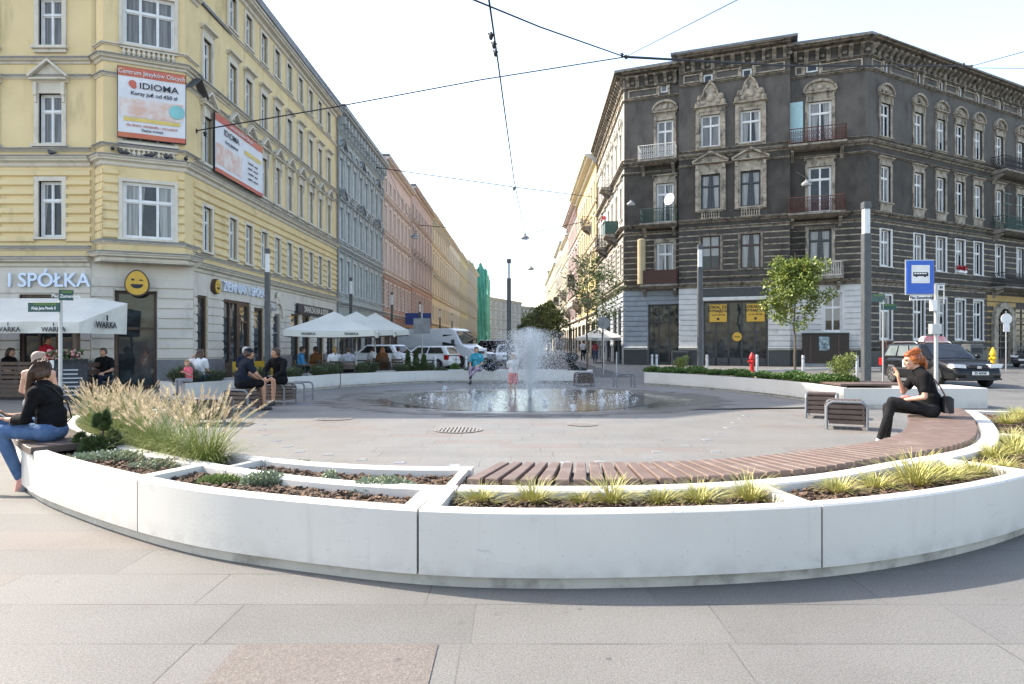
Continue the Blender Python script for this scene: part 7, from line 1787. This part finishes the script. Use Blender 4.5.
lean = lambda s: dict(chest=(0,.06,s+.43), neck=(0,.11,s+.585), head=(0,.165,s+.73), lsh=(-.175,.09,s+.525), rsh=(.175,.09,s+.525), lel=(-.24,.24,s+.30), rel=(.24,.24,s+.30), lwr=(-.10,.42,s+.17), rwr=(.10,.42,s+.17))
seat('man in a dark cap, dark T-shirt and black shorts seated on a slatted stool', 241, 0, 14.2, -50, .48, .015, lean(.48), hair=M_hairb, top=navy, bottom=blackc, legs='short', shoe=M_kshoe, cap=navy, skin=M_skin2)
seat('young man in a black sweatshirt seated on a slatted stool facing the cap wearer', 280, 0, 15.9, 165, .48, .015, lean(.48), hair=M_hairb, top=blackc, sleeve='long', bottom=blackc, legs='short', shoe=M_kshoe, look=RD(-35), skin=M_skin2)
seat('grey-haired man in a navy shirt sitting behind the man in the cap', 244, 0, 17.6, -120, .48, .02, hair=M_hairg, top=navy, bottom=navy, shoe=M_kshoe, skin=M_skin2)
seat('small girl in a pink top and grey trousers seated on the left planter', 189, 0, 16.95, 145, .46, .013, dict(lwr=(-.05,.16,.46+.26), rwr=(.05,.16,.46+.26), lan=(-.07,.28,.2), ran=(.08,.26,.2)), k=.62, child=True, hair=M_hairl, hairstyle='short', top=pinkc, sleeve='short', bottom=greyc, shoe=M_kshoe, look=RD(50))
seat('person in a white shirt seen from behind beside the girl in pink', 199, 0, 17.7, -10, .46, .02, dict(lel=(-.3,.0,1.0), lwr=(-.12,.05,1.16)), hair=M_hairb, hairstyle='long', top=whitec, bottom=jeans, shoe=M_kshoe, female=True, k=.95)
seat('woman in a turquoise top and patterned trousers on the back planter', 477, 0, 24.2, 165, .46, .018, dict(lan=(.06,.5,.3), ran=(.1,.42,.1)), female=True, hair=M_hairb, hairstyle='tail', top=turq, sleeve='short', bottom=pattern, shoe=M_kshoe, look=RD(20))
t = thing('handbag', 'dark handbag standing beside the woman in turquoise', 'bag', (((491-512)/F*24.3),24.3,.452)); c = MB(); c.ell((0,0,.16), (.28,.14,.17), 14, 10); c.build('pouch', navy, t, smooth=True); MB().tube([(-.15,0,.28),(-.1,0,.42),(.1,0,.42),(.15,0,.28)], .015, 6).build('handle', navy, t)
stand('small child in a white top and coral shorts standing in the fountain', 513, 18.7, 8, .66, .014, dict(lan=(-.1,.05,.085), lkn=(-.1,.06,.49), lel=(-.2,.08,1.14), lwr=(-.1,.2,1.1), rel=(.2,.08,1.14), rwr=(.1,.2,1.1)), child=True, hair=M_hairl, top=whitec, bottom=coral, legs='short', barefeet=True)
stand('waiter in a red top standing under the white awning', 46.5, 18.2, -90, .95, .02, dict(lel=(-.22,.05,1.12), lwr=(-.15,.3,1.12), rel=(.22,.05,1.12), rwr=(.15,.3,1.1)), hair=M_hairb, top=redc, bottom=blackc, shoe=M_kshoe, skin=M_skin2)
seat('dark-haired guest low behind the terrace fence at the far left', 8, 0, 18.3, -90, .45, .024, hair=M_hairb, top=blackc, bottom=blackc, shoe=M_kshoe, female=True, hairstyle='long')
seat('dark-haired man seated behind the white flower box on the terrace', 105, 0, 18.1, 180, .45, .024, hair=M_hairb, top=blackc, bottom=navy, shoe=M_kshoe, skin=M_skin2)
for lab, x, d, rot, kw in [('dark-haired guest in a bright blue shirt nearest the yellow house', 300, 23.6, -60, dict(hair=M_hairb, top=bluec, sleeve='long', bottom=navy)), ('guest in a dark brown jacket beside the guest in bright blue', 317, 24.4, 60, dict(hair=M_hairb, top=brownc, sleeve='long', bottom=navy)),
        ('woman with a ponytail in a white top under the front parasol', 335, 23.2, 25, dict(hair=M_hairl, hairstyle='tail', top=whitec, bottom=jeans, female=True)), ('man in a light grey checked shirt under the front parasol', 348.5, 23.0, 15, dict(hair=M_hairb, top=lightg, bottom=navy)),
        ('guest in white sitting deep under the middle parasol', 373, 28.0, 60, dict(hair=M_hairb, top=whitec, bottom=navy)), ('red-blond guest in a brown coat under the rear parasol', 382.5, 27.4, 30, dict(hair=M_hairo, hairstyle='long', top=brownc, sleeve='long', bottom=brownc, female=True)), ('guest in a white T-shirt at the right end under the rear parasol', 398, 26.6, 0, dict(hair=M_hairb, top=whitec, bottom=blackc))]:
    seat(lab, x, 0, d, rot, .47, .026, shoe=M_kshoe, **kw)
    q = Vector(((x-512)/F*d, d, 0)); chair('dark slatted cafe chair under the ' + {'dark-':'guest in bright blue','guest in a dark':'guest in the brown jacket'}.get(lab[:5] if lab[:5] == 'dark-' else lab[:15], ' '.join(lab.replace('under the','of the').split()[:8])), q, RD(rot+180))
walk = dict(lkn=(-.1,.16,.5), lan=(-.1,.22,.1), rkn=(.1,-.02,.48), ran=(.1,-.28,.14), lel=(-.24,-.1,1.12), rel=(.24,.08,1.12), rwr=(.22,.25,.95), lwr=(-.22,-.12,.9))
stand('pedestrian in a pink top on the pavement by the tenement corner', 595, 52, 170, 1.0, .03, walk, hair=M_hairb, top=pinkc, bottom=jeans, shoe=M_kshoe, female=True)
stand('pedestrian in a white shirt walking farther along the right pavement', 583, 58, 0, 1.02, .03, walk, hair=M_hairb, top=whitec, bottom=navy, shoe=M_kshoe)
stand('pedestrian in grey farthest down the right pavement', 586.5, 74, 180, 1.02, .035, walk, hair=M_hairb, top=greyc, bottom=navy, shoe=M_kshoe)
stand('mother in dark clothes beside the black pushchair', 568, 27.5, 60, .98, .024, walk, hair=M_hairb, hairstyle='tail', top=blackc, bottom=navy, shoe=M_kshoe, female=True) if False else None
# ---------------------------------------------------------------- planting
M_gr = mat('pale_grass', (.31,.31,.075), (.44,.40,.17), 14, rough=.6, obj=True); M_gr2 = mat('fountain_grass_green', (.15,.20,.045), (.25,.27,.085), 10, rough=.6); M_plume = mat('grass_plume', (.66,.56,.41), (.54,.44,.30), 12, rough=.85)
M_sedum = mat('silver_mat', (.20,.25,.155), (.29,.325,.225), 20, rough=.7); M_sedg = mat('green_mat', (.16,.215,.06), (.24,.29,.10), 20, rough=.7); M_juni = mat('dwarf_pine', (.04,.07,.025), (.08,.115,.04), 12, rough=.6); M_shrub = mat('shrub_green', (.045,.10,.018), (.09,.15,.03), 12, rough=.55); M_shruby = mat('shrub_light', (.12,.17,.035), (.2,.22,.06), 12, rough=.55); M_dry = mat('dry_flower', (.28,.20,.17), (.2,.14,.1), 12, rough=.8); M_wflower = mat('white_flower', (.75,.75,.72), rough=.7); M_lav = mat('dark_herb', (.055,.075,.035), (.085,.105,.055), 12, rough=.7)
def blade(mb, p, az, L, lean, w, seg=4, curve=1.0):
    d = V((math.cos(az), math.sin(az), 0)); n = V((-d.y, d.x, 0)); vs = []; q = V(p); a = lean
    for i in range(seg+1):
        ww = w*(1-(i/seg)**1.6)*.5+.0005; vs += [q-n*ww, q+n*ww]; q = q + (d*math.sin(a)+V((0,0,1))*math.cos(a))*(L/seg); a += curve*.5*(i+1)/seg
    mb.add(vs, [(2*i,2*i+1,2*i+3,2*i+2) for i in range(seg)])
def tuft_mesh(n, L, w, r, spread=.5, curve=1.0, seed=1):
    random.seed(seed); mb = MB()
    for _ in range(n):
        a = random.uniform(0,6.283); rr = r*math.sqrt(random.random()); blade(mb, (rr*math.cos(a), rr*math.sin(a), 0), a+random.uniform(-.7,.7), L*random.uniform(.55,1.1), spread*random.uniform(.1,1.2), w*random.uniform(.7,1.2), 4, curve)
    return mb.mesh('tuft', M_gr, fix=False)
tufts = [tuft_mesh(260, .24, .0055, .05, .85, .9, s) for s in (1,2,3)] + [tuft_mesh(240, .30, .006, .06, .75, .8, 9)]
def tuft(label, q, sc, i, group): 
    o = link('grass_tuft', tufts[i % 4], None, q, random.uniform(0,6.28)); o.scale = (sc*random.uniform(.95,1.25), sc*random.uniform(.95,1.25), sc*random.uniform(.72,.88)); return tag(o, label, 'grass tuft', group)
random.seed(11)
zt = .37
cx = [480,533,580,611,661,699,750]
for i, x in enumerate(cx):
    q = G(x, 505 if x < 700 else 503, zt); tuft('pale grass tuft, %s of seven from the left in the front centre planter' % ORD[i], q, [.82,1.0,.68,.92,.74,1.05,1.18][i], i, 'pale grass tufts in the front centre planter')
d_ = [(838,495,.85),(877,491,.95),(915,487,1.15),(947,482,1.15),(975,477,1.0),(1001,473,.9)]
for i, (x,y,sc) in enumerate(d_): tuft('pale yellow grass tuft, %s from the left in the planter right of front centre' % ORD[i], G(x,y,zt), sc, i+1, 'pale grass tufts in the right planter')
e_ = [(992,461,1.1),(1016,456,1.2),(1012,447,1.1),(1034,452,1.2),(1040,443,1.1)]
for i, (x,y,sc) in enumerate(e_): tuft('pale grass tuft in the nearer small bay beside the bench end, %s from the left' % ORD[i], G(x,y,zt), sc, i, 'pale grass tufts in the nearer small bay')
f_ = [(1006,426,1.1),(1021,424,1.1),(1035,424,1.1),(1016,419,1.0)]
for i, (x,y,sc) in enumerate(f_): tuft('pale grass tuft in the farther small bay beyond the bench, %s from the left' % ORD[i], G(x,y,zt), sc, i+2, 'pale grass tufts in the farther small bay')
# feathery fountain grasses
def fountain_grass(seed):
    random.seed(seed); t = MB(); p = MB()
    for _ in range(270):
        a = random.uniform(0,6.283); rr = .13*math.sqrt(random.random()); blade(t, (rr*math.cos(a), rr*math.sin(a), 0), a+random.uniform(-.6,.6), random.uniform(.30,.62), random.uniform(.1,.95), .006, 5, 1.2)
    for _ in range(34):
        a = random.uniform(0,6.283); d = V((math.cos(a), math.sin(a), 0)); le = random.uniform(.08,.62); L = random.uniform(.42,.74); b0 = d*.05; pts = []
        for i in range(5): f = i/4; pts.append(b0 + d*math.sin(le*(.6+.6*f))*L*f + V((0,0,1))*math.cos(le*(.6+.6*f))*L*f)
        t.tube(pts, .0022, 3, cap=False); e = pts[-1]; dr = (pts[-1]-pts[-2]).normalized(); pl = random.uniform(.11,.18)
        for k in range(80):
            f = random.random(); c = e + dr*pl*(f-.15) + V((0,0,-.018*f*f)); r = .022*math.sin(math.pi*min(1,.12+f*.86)); az = random.uniform(0,6.283)
            n = (dr.orthogonal().normalized()); o_ = Quaternion(dr, az) @ n; q2 = c + o_*r + dr*.018; w_ = dr.cross(o_)*.0032; p.add([c-w_, c+w_, q2], [(0,1,2)])
    return t.mesh('leaves', M_gr2, fix=False), p.mesh('plumes', M_plume, fix=False)
fg = [fountain_grass(21), fountain_grass(22), fountain_grass(23)]
random.seed(4)
gpos = []
for k in range(20):
    a = lerp(RD(-64), aG1-RD(3.4), (k//2+.5)/10) + random.uniform(-.012,.012); r = lerp(r_in(a)+.22, r_mid(a)-.22, .1 if k % 2 else .85)+random.uniform(-.05,.05); gpos.append(pt(a, r))
for i, p in enumerate(gpos):
    t = thing('fountain_grass', 'feathery fountain grass, %s from the far end, %s row of the left planter' % (ORD[i//2], 'plaza side' if i % 2 else 'bench side'), 'ornamental grass', (p.x,p.y,.35), random.uniform(0,6.28), 'feathery fountain grasses in the left planter')
    k = i % 3; link('leaves', fg[k][0], t); link('plumes', fg[k][1], t); t.scale = (random.uniform(.66,.92),)*3
# mats, dwarf pine, dry flowers
def leafball(mb, c, r, n, ls, flat=1.0, up=.3):
    for _ in range(n):
        u = V((random.gauss(0,1), random.gauss(0,1), random.gauss(0,1))).normalized(); p = V(c)+V((u.x*r[0], u.y*r[1], abs(u.z)*r[2]*flat if flat < 1.01 else u.z*r[2]))*(random.random()**.4)
        d = (u+V((random.uniform(-.6,.6),random.uniform(-.6,.6),up+random.uniform(-.4,.6)))).normalized(); s_ = d.orthogonal().normalized(); s_ = Quaternion(d, random.uniform(0,6.28)) @ s_; l = ls*random.uniform(.6,1.3)
        mb.add([p-s_*l*.22, p+d*l*.5-s_*l*.32+s_*0, p+d*l, p+d*l*.5+s_*l*.32], [(0,1,2,3)])
def matplant(name, label, cat, q, r, h, n, ls, m, extra=None, group=None):
    mb = MB(); leafball(mb, (0,0,0), (r[0], r[1], h), n, ls, 1.0); o = mb.build(name, m, None, False, q, fix=False); tag(o, label, cat, group)
    if extra: extra(o)
    return o
zz = .365
q = G(120, 452, zz); q2 = G(150,462,zz)
def dots(o, n, r, h, m, nm, sz=.008):
    mb = MB()
    for _ in range(n): a = random.uniform(0,6.28); k = math.sqrt(random.random()); mb.ell((r[0]*k*math.cos(a), r[1]*k*math.sin(a), h*random.uniform(.7,1.25)*(1-.5*k*k)), sz, 6, 4)
    mb.build(nm, m, o)
matplant('ground_cover', 'silvery green ground cover under the dwarf pine in the left planter', 'ground cover', G(116,462,zz), (.52,.17), .09, 4200, .028, M_sedum, lambda o: dots(o, 26, (.38,.12), .09, M_wflower, 'flowers'))
matplant('ground_cover', 'silvery ground cover with dry pink flower heads at the right of the left planter', 'ground cover', G(165,469.5,zz), (.34,.13), .08, 2600, .026, M_sedum, lambda o: dots(o, 60, (.25,.1), .09, M_dry, 'flowers'))
matplant('ground_cover', 'silvery ground cover at the bench corner of the left planter', 'ground cover', G(72,449,zz), (.26,.16), .10, 1900, .028, M_sedum)
def dwarf_pine(label, q, h, r, n):
    t = thing('dwarf_pine', label, 'conifer', q, 0, 'dwarf pines in the left planter'); MB().tube([(0,0,0),(0,0,h*.7)], [.02,.008], 6).build('stem', M_wood, t); mb = MB(); tips = [(random.random()**.8, random.uniform(0,6.28), random.uniform(.6,1.25)) for _ in range(max(14, n//26))]
    for _ in range(n):
        f, a, kk = random.choice(tips); f = min(1.12, f+random.uniform(-.03,.12)); a += random.uniform(-.22,.22); rr = r*(1-f*.75)*math.sqrt(random.uniform(.15,1))*kk; c = V((rr*math.cos(a), rr*math.sin(a), h*f))
        for _ in range(9):
            d = V((math.cos(a)*.6+random.uniform(-.7,.7), math.sin(a)*.6+random.uniform(-.7,.7), .7+random.uniform(-.4,.5))).normalized(); s_ = d.orthogonal().normalized()*.0036; l = random.uniform(.03,.065); mb.add([c-s_, c+s_, c+d*l], [(0,1,2)])
    mb.build('needles', M_juni, t, fix=False)
dwarf_pine('dense round dwarf pine, largest one in the left planter', G(103,455,zz), .36, .19, 1000); dwarf_pine('low dwarf pine at the left of the largest one', G(80,454,zz), .17, .09, 260); dwarf_pine('low dwarf pine between the largest one and the front rim', G(88,457,zz), .16, .09, 240)
for lab, x, y, r, m, n in [('green low mat at the left end of the mulch planter', 222, 486, (.20,.075), M_sedg, 1500), ('grey green low mat in the left part of the mulch planter', 265, 488, (.18,.07), M_sedum, 1300), ('grey green spiky mat at the right end of the mulch planter', 383, 494.5, (.26,.10), M_sedum, 2200), ('small green mat in the narrow mulch planter near the grasses', 305, 470.5, (.13,.035), M_sedg, 800), ('tiny mat near the middle of the mulch planter', 330, 487, (.07,.05), M_sedum, 350)]:
    matplant('ground_cover', lab, 'ground cover', G(x,y,zz), r, .075 if m is M_sedg else .12, int(n*1.4), .026, m)
# far planters: shrubs and herbs
random.seed(8)
shr = []
for k in range(3):
    mb = MB(); leafball(mb, (0,0,.12), (.34,.34,.26), 1500, .06, 1.0, .5); shr.append(mb.mesh('leaves', M_shrub, fix=False))
tall = MB()
for k in range(26):
    a = random.uniform(0,6.28); e = V((math.cos(a)*random.uniform(.1,.4), math.sin(a)*random.uniform(.1,.4), random.uniform(.5,.95))); leafball(tall, e*.8, (.09,.09,.14), 46, .06, 2, .5); tall.tube([(0,0,0), e], [.01,.004], 4)
tallm = tall.mesh('leaves', M_shruby, fix=False)
Ls = []
for i, p in enumerate(FA3[::3]):
    a = p; b = FD3[min(len(FD3)-1, i*3)]
    for w_ in (.28, .62): Ls.append(lerp(a, b, w_))
Ls = [p for p in Ls if p.y > 16.6]
for i, p in enumerate(Ls):
    o = link('low_shrub', shr[i % 3], None, (p.x+random.uniform(-.1,.1), p.y+random.uniform(-.15,.15), .37), random.uniform(0,6.28)); f = random.uniform(.65,1.0); o.scale = (f*1.15, f*1.15, f*.85)
    tag(o, 'low green shrub, %s from the far end, %s row of the right planter' % (ORD[i//2], 'plaza side' if i % 2 == 0 else 'road side'), 'shrub', 'low green shrubs in the right planter')
for x, d, sc, lab in [(842,16.8,.95,'tall loose yellow green shrub before the tall lamp in the right planter'), (681,23.2,.75,'taller loose shrub at the far left end of the right planter')]:
    o = link('tall_shrub', tallm, None, ((x-512)/F*d, d, .37)); o.scale = (sc,)*3; tag(o, lab, 'shrub')
herb = []
for k in range(3):
    mb = MB()
    for _ in range(240): a = random.uniform(0,6.28); rr = .2*math.sqrt(random.random()); blade(mb, (rr*math.cos(a), rr*math.sin(a), 0), a, random.uniform(.25,.55), random.uniform(.05,.6), .012, 4, .7)
    leafball(mb, (0,0,.15), (.28,.28,.25), 500, .05, 1.0, .6); herb.append(mb.mesh('leaves', M_lav, fix=False))
HL = []
for A_s, D_s, nm in ((FA1, FD1, 'left'), (FA2, FD2, 'back')):
    n = len(A_s); idx = [int(i*(n-1)/11) for i in range(12)]
    for i, k in enumerate(idx):
        p = lerp(A_s[k], D_s[k], .35+.3*(i % 2))
        if nm == 'back' and p.x > -2.9: continue
        if nm == 'left' and i < 2: continue
        HL.append((p, i, nm))
for p, i, nm in HL:
    o = link('herb_clump', herb[i % 3], None, (p.x, p.y, .37), random.uniform(0,6.28)); f = random.uniform(.8,1.25); o.scale = (f*1.2,f*1.2,f)
    tag(o, 'dark grey green herb clump, %s from the left in the %s planter' % (ORD[i], 'back left' if nm == 'left' else 'back'), 'plant', 'herb clumps in the back planters')
def cone_shrub(label, q, h, r, n=500):
    t = thing('conifer', label, 'conifer', q, 0, 'small columnar conifers in the back planter'); MB().tube([(0,0,0),(0,0,h)], [.02,.006], 5).build('stem', M_wood, t); mb = MB()
    for _ in range(n):
        f = random.random(); a = random.uniform(0,6.28); rr = r*(1-f*.85)*math.sqrt(random.uniform(.2,1)); leafball(mb, (rr*math.cos(a), rr*math.sin(a), h*f), (.03,.03,.04), 4, .06, 2, .9)
    mb.build('foliage', M_juni, t, fix=False)
for x, y, h, lab in [(408,372,.72,'small dark columnar conifer, left of three before the white hatchback'), (416,372,.8,'small dark columnar conifer, middle of three before the white hatchback'), (424,372,.62,'small dark columnar conifer, right of three before the white hatchback')]:
    cone_shrub(lab, (G(x,y,.38)), h, .16)
for x, y, lab, r in [(440,372,'flat grey green cushion plant left of the woman in turquoise',.3), (455,371,'round dark green cushion plant nearest the woman in turquoise',.22), (470,372,'flat cushion plant directly beside the woman in turquoise',.28)]:
    matplant('cushion_plant', lab, 'plant', G(x,y,.38), (r,r*.8), .16 if r > .25 else .3, 700, .06, M_shrub if r < .25 else M_lav)

# ---------------------------------------------------------------- trees
M_bark = mat('bark', (.10,.075,.055), (.16,.125,.095), 18, rough=.9, bump=.6, stretch=(1,1,.25))
def leafmat(name, c1, c2):
    m = mat(name, c1, c2, 2.2, (.4,.6), rough=.5); return m
M_lf1 = leafmat('leaf_lime', (.215,.245,.045), (.10,.15,.026)); M_lf2 = leafmat('leaf_mid', (.11,.14,.03), (.055,.085,.018)); M_lf3 = leafmat('leaf_dark', (.11,.15,.045), (.055,.085,.025))
def tree(label, q, h, crown_z, crown_r, tr, m, nl=60, per=60, ls=.13, seed=1, lean=(0,0), squash=1.0, group=None):
    random.seed(seed); t = thing('tree', label, 'tree', q, 0, group); tb_ = MB(); top = V((lean[0], lean[1], h*.93))
    sp = [lerp(V((0,0,0)), top, i/8)+V((random.uniform(-.04,.04), random.uniform(-.04,.04), 0))*(1 if 0 < i else 0) for i in range(9)]
    tb_.tube(sp, [lerp(tr, tr*.18, i/8) for i in range(9)], 8); leaves = MB(); tips = []
    for k in range(nl):
        f = random.uniform(0,1)**.9; z = lerp(crown_z, h*.9, f); az = random.uniform(0,6.283); prof = math.sin(math.pi*min(1,.2+.76*f))**.7
        R_ = crown_r*prof*random.uniform(.55,1.1); b0 = lerp(V((0,0,0)), top, z/(h*.93)*.93); e = b0 + V((math.cos(az)*R_, math.sin(az)*R_, R_*random.uniform(.1,.75)*squash))
        mid = lerp(b0, e, .5)+V((0,0,-.06*R_)); tb_.tube([b0, mid, e], [tr*.22, tr*.13, tr*.05], 5)
        tips += [e, lerp(mid, e, .5), mid] if k % 3 else [e, lerp(mid,e,.6)]
    for e in tips:
        rr = crown_r*random.uniform(.13,.27); leafball(leaves, e, (rr, rr, rr*.75), int(per*random.uniform(.5,1.4)), ls, 2, .05)
    tb_.build('trunk', M_bark, t, smooth=True); leaves.build('crown', m, t, fix=False); return t
q = Vector(((795-512)/F*36.5, 36.5, 0)); tree('young tree with yellow green leaves in front of the white ground floor', q, 6.9, 2.3, 1.75, .07, M_lf1, 70, 44, .17, 3)
q = Vector(((587-512)/F*33, 33, 0)); tree('slim young tree with airy foliage at the corner of the right street', q, 6.6, 2.2, 1.5, .06, M_lf2, 44, 15, .13, 5)
q = Vector(((603-512)/F*40, 40, 0)); tree('second slim young tree close to the tenement side wall', q, 6.8, 2.6, 1.4, .06, M_lf2, 36, 14, .14, 6)
q = Vector(((541-512)/F*75, 75, 0)); tree('dark green leafy tree farther down the street behind the spray', q, 6.6, 1.8, 1.9, .14, M_lf3, 46, 20, .24, 7)
q = Vector(((533-512)/F*120, 120, 0)); tree('smaller dark street tree far down the street', q, 7.6, 2.2, 2.6, .15, M_lf3, 40, 40, .4, 8)
q = Vector(((548-512)/F*105, 105, 0)); tree('loose dark street tree against the far grey tenement', q, 9, 2.5, 2.6, .15, M_lf3, 40, 40, .4, 9)

# ---------------------------------------------------------------- the fountain
M_water, wt_, wb_, _ = nt('shallow_water')
pos = position(wt_); wb_.inputs['Base Color'].default_value = (.055,.052,.047,1); wb_.inputs['Roughness'].default_value = .03; wb_.inputs['Specular IOR Level'].default_value = .9; wb_.inputs['IOR'].default_value = 1.33
w1 = noise(wt_, mapping(wt_, pos, (1,1,1)), 5.5, 3, .5); w2 = noise(wt_, pos, 17, 2, .5); bumpn(wt_, wb_, math_(wt_, 'ADD', w1, math_(wt_, 'MULTIPLY', w2, .4)), .32, .04)
M_wet, t_, b_, o_ = nt('wet_paving'); pos = position(t_)       # thin film that dries out towards a ragged edge
sx_ = t_.nodes.new('ShaderNodeSeparateXYZ'); t_.links.new(pos, sx_.inputs[0])
rr_ = math_(t_, 'SQRT', math_(t_, 'ADD', math_(t_, 'POWER', math_(t_, 'DIVIDE', math_(t_, 'SUBTRACT', sx_.outputs[0], .35), 5.3), 2.0), math_(t_, 'POWER', math_(t_, 'DIVIDE', math_(t_, 'SUBTRACT', sx_.outputs[1], 17.5), 4.6), 2.0)))
wetn = math_(t_, 'ADD', math_(t_, 'SUBTRACT', 1.0, rr_), math_(t_, 'MULTIPLY', math_(t_, 'SUBTRACT', noise(t_, mapping(t_, pos, (.6,2.2,1)), 1.2, 5, .65), .5), .55))
tr_ = t_.nodes.new('ShaderNodeBsdfTransparent'); mx_ = t_.nodes.new('ShaderNodeMixShader'); t_.links.new(ramp(t_, wetn, .02, .09), mx_.inputs[0]); t_.links.new(tr_.outputs[0], mx_.inputs[1]); t_.links.new(b_.outputs[0], mx_.inputs[2]); t_.links.new(mx_.outputs[0], o_.inputs[0])
t_.links.new(mixc(t_, noise(t_, pos, 2, 3), (.08,.071,.06), (.11,.098,.084)), b_.inputs['Base Color']); t_.links.new(ramp(t_, wetn, .30, -.02), b_.inputs['Roughness']); b_.inputs['Specular IOR Level'].default_value = .8
bumpn(t_, b_, noise(t_, mapping(t_, pos, (1,2.5,1)), 4, 3, .5), .12, .02)
FCn = Vector((.35, 17.5, 0)); random.seed(2)
def blob(rx_, ry_, z, wob, seed, n=90):
    random.seed(seed); ph = [random.uniform(0,6.28) for _ in range(6)]
    return [(FCn.x+rx_*(1+wob*sum(math.sin((k+2)*a+ph[k])/(k+2) for k in range(6)))*math.cos(a), FCn.y+ry_*(1+wob*sum(math.sin((k+2)*a+ph[k])/(k+2) for k in range(6)))*math.sin(a), z) for a in [2*math.pi*i/n for i in range(n)]]
mb = MB(); mb.poly(blob(5.6,4.9,.008,.06,5)); tag(mb.build('wet_ground', M_wet), kind='structure')
mb = MB(); mb.poly(blob(3.6,3.3,.012,.10,6)); tag(mb.build('water', M_water), kind='structure')
M_drop, t_, b_, o_ = nt('water_drop'); b_.inputs['Base Color'].default_value = (.88,.90,.92,1); b_.inputs['Roughness'].default_value = .2
tl_ = t_.nodes.new('ShaderNodeBsdfTranslucent'); tl_.inputs[0].default_value = (.92,.94,.96,1); ms_ = t_.nodes.new('ShaderNodeMixShader'); ms_.inputs[0].default_value = .5; t_.links.new(b_.outputs[0], ms_.inputs[1]); t_.links.new(tl_.outputs[0], ms_.inputs[2]); t_.links.new(ms_.outputs[0], o_.inputs[0])
M_drop = M_drop; M_foam = mat('water_foam', (.70,.74,.76), (.55,.60,.63), 12, rough=.3)
def drop(mb, c, r, d=None):
    L = r*random.uniform(1.0,2.2); a = V((0,0,1)) if d is None else d.normalized(); u = a.orthogonal().normalized(); w_ = a.cross(u)
    mb.add([c+a*L, c+u*r, c+w_*r, c-u*r, c-w_*r, c-a*L], [(0,1,2),(0,2,3),(0,3,4),(0,4,1),(5,2,1),(5,3,2),(5,4,3),(5,1,4)])
def jet(label, q, h, spread, n, r, name='water_jet', cat='water jet', group=None, core=.03):
    t = thing(name, label, cat, q, 0, group); mb = MB()
    for _ in range(n):                         # each drop sits somewhere on its own ballistic path
        a = random.uniform(0,6.283); ang = abs(random.gauss(0, spread)); sp_ = random.uniform(.62,1.0)**.5; tm = random.random()
        v0 = math.sqrt(2*9.81*h)*sp_; vx, vz = v0*math.sin(ang), v0*math.cos(ang); T = 2*vz/9.81*tm; x, z = vx*T, max(.01, vz*T-4.905*T*T)
        c = V((x*math.cos(a)+random.gauss(0,.02), x*math.sin(a)+random.gauss(0,.02), z)); drop(mb, c, r*random.uniform(.4,1.5), V((vx*math.cos(a), vx*math.sin(a), vz-9.81*T)))
    o = mb.build('drops', M_drop, t, fix=False); o['kind'] = 'stuff'
    if core:
        mb = MB(); k = 7; pts = [(random.uniform(-.015,.015), random.uniform(-.015,.015), h*.72*i/k) for i in range(k+1)]; mb.tube(pts, [core*(1+.25*math.sin(i*2.2))*(1-.6*i/k) for i in range(k+1)], 8); mb.build('column', M_drop, t, smooth=True)
    return t
q = Vector(((530-512)/F*17.9, 17.9, .012)); jet('tall misty white water spray rising in the middle of the fountain', q, 1.85, .15, 40000, .0052, core=.0)
o = [c for c in bpy.data.objects if c.name == 'water_jet'][0]
M_mist = bpy.data.materials.new('spray_mist'); M_mist.use_nodes = True; t_ = M_mist.node_tree; t_.nodes.clear(); o_ = t_.nodes.new('ShaderNodeOutputMaterial'); v_ = t_.nodes.new('ShaderNodeVolumePrincipled'); v_.inputs['Color'].default_value = (.97,.98,1,1); t_.links.new(v_.outputs[0], o_.inputs['Volume'])
t_.links.new(math_(t_, 'MULTIPLY', ramp(t_, noise(t_, mapping(t_, objco(t_), (1,1,.6)), 3.2, 5, .65), .44, .74), 1.9), v_.inputs['Density'])
mb = MB(); mb.lathe([(.05,.02),(.10,.3),(.20,.7),(.38,1.05),(.52,1.4),(.46,1.68),(.22,1.86),(.05,1.9)], (0,0,0), 20); mm = mb.build('mist', M_mist, o, True); mm['kind'] = 'stuff'
o['label'] = 'tall misty white water spray rising in the middle of the fountain'
js = [(432,404,.42),(443,405,.3),(474,397,.32),(445,392,.28),(573,412,.25),(602,407,.33),(601,398,.35),(617,405,.45),(627,401,.42),(564,394,.22),(584,395,.3),(545,405,.25),(490,408,.22),(436,380,.45)]
for i, (x,y,h) in enumerate(js[:-1]):
    q = G(x,y); jet('low bubbling water jet, %s from the left of the low ones' % ORD[sorted(j_[0] for j_ in js[:-1]).index(x)], (q.x,q.y,.012), h*.62, .15, 200, .007, group='low water jets', core=.008)
random.seed(12)
mb = MB()
for _ in range(500):
    a = random.uniform(0,6.283); k = math.sqrt(random.random()); c = V((FCn.x+3.0*k*math.cos(a), FCn.y+2.3*k*math.sin(a), .014)); s_ = random.uniform(.003,.013)
    mb.ell(c, (s_*random.uniform(.8,2.5), s_, .006+s_*.5), 6, 4)
tag(mb.build('foam', M_foam, None, True), kind='stuff')
# a scrap of red litter at the foot of the wall
t = MB(); t.ell((0,0,.012), (.022,.014,.012), 8, 6); q = G(710,583); tag(t.build('litter_scrap', mat('litter_red', (.5,.02,.04), rough=.5), None, True, (q.x,q.y,0)), 'tiny red scrap of litter at the foot of the front planter', 'litter')
bpy.data.scenes.remove(SHOP)
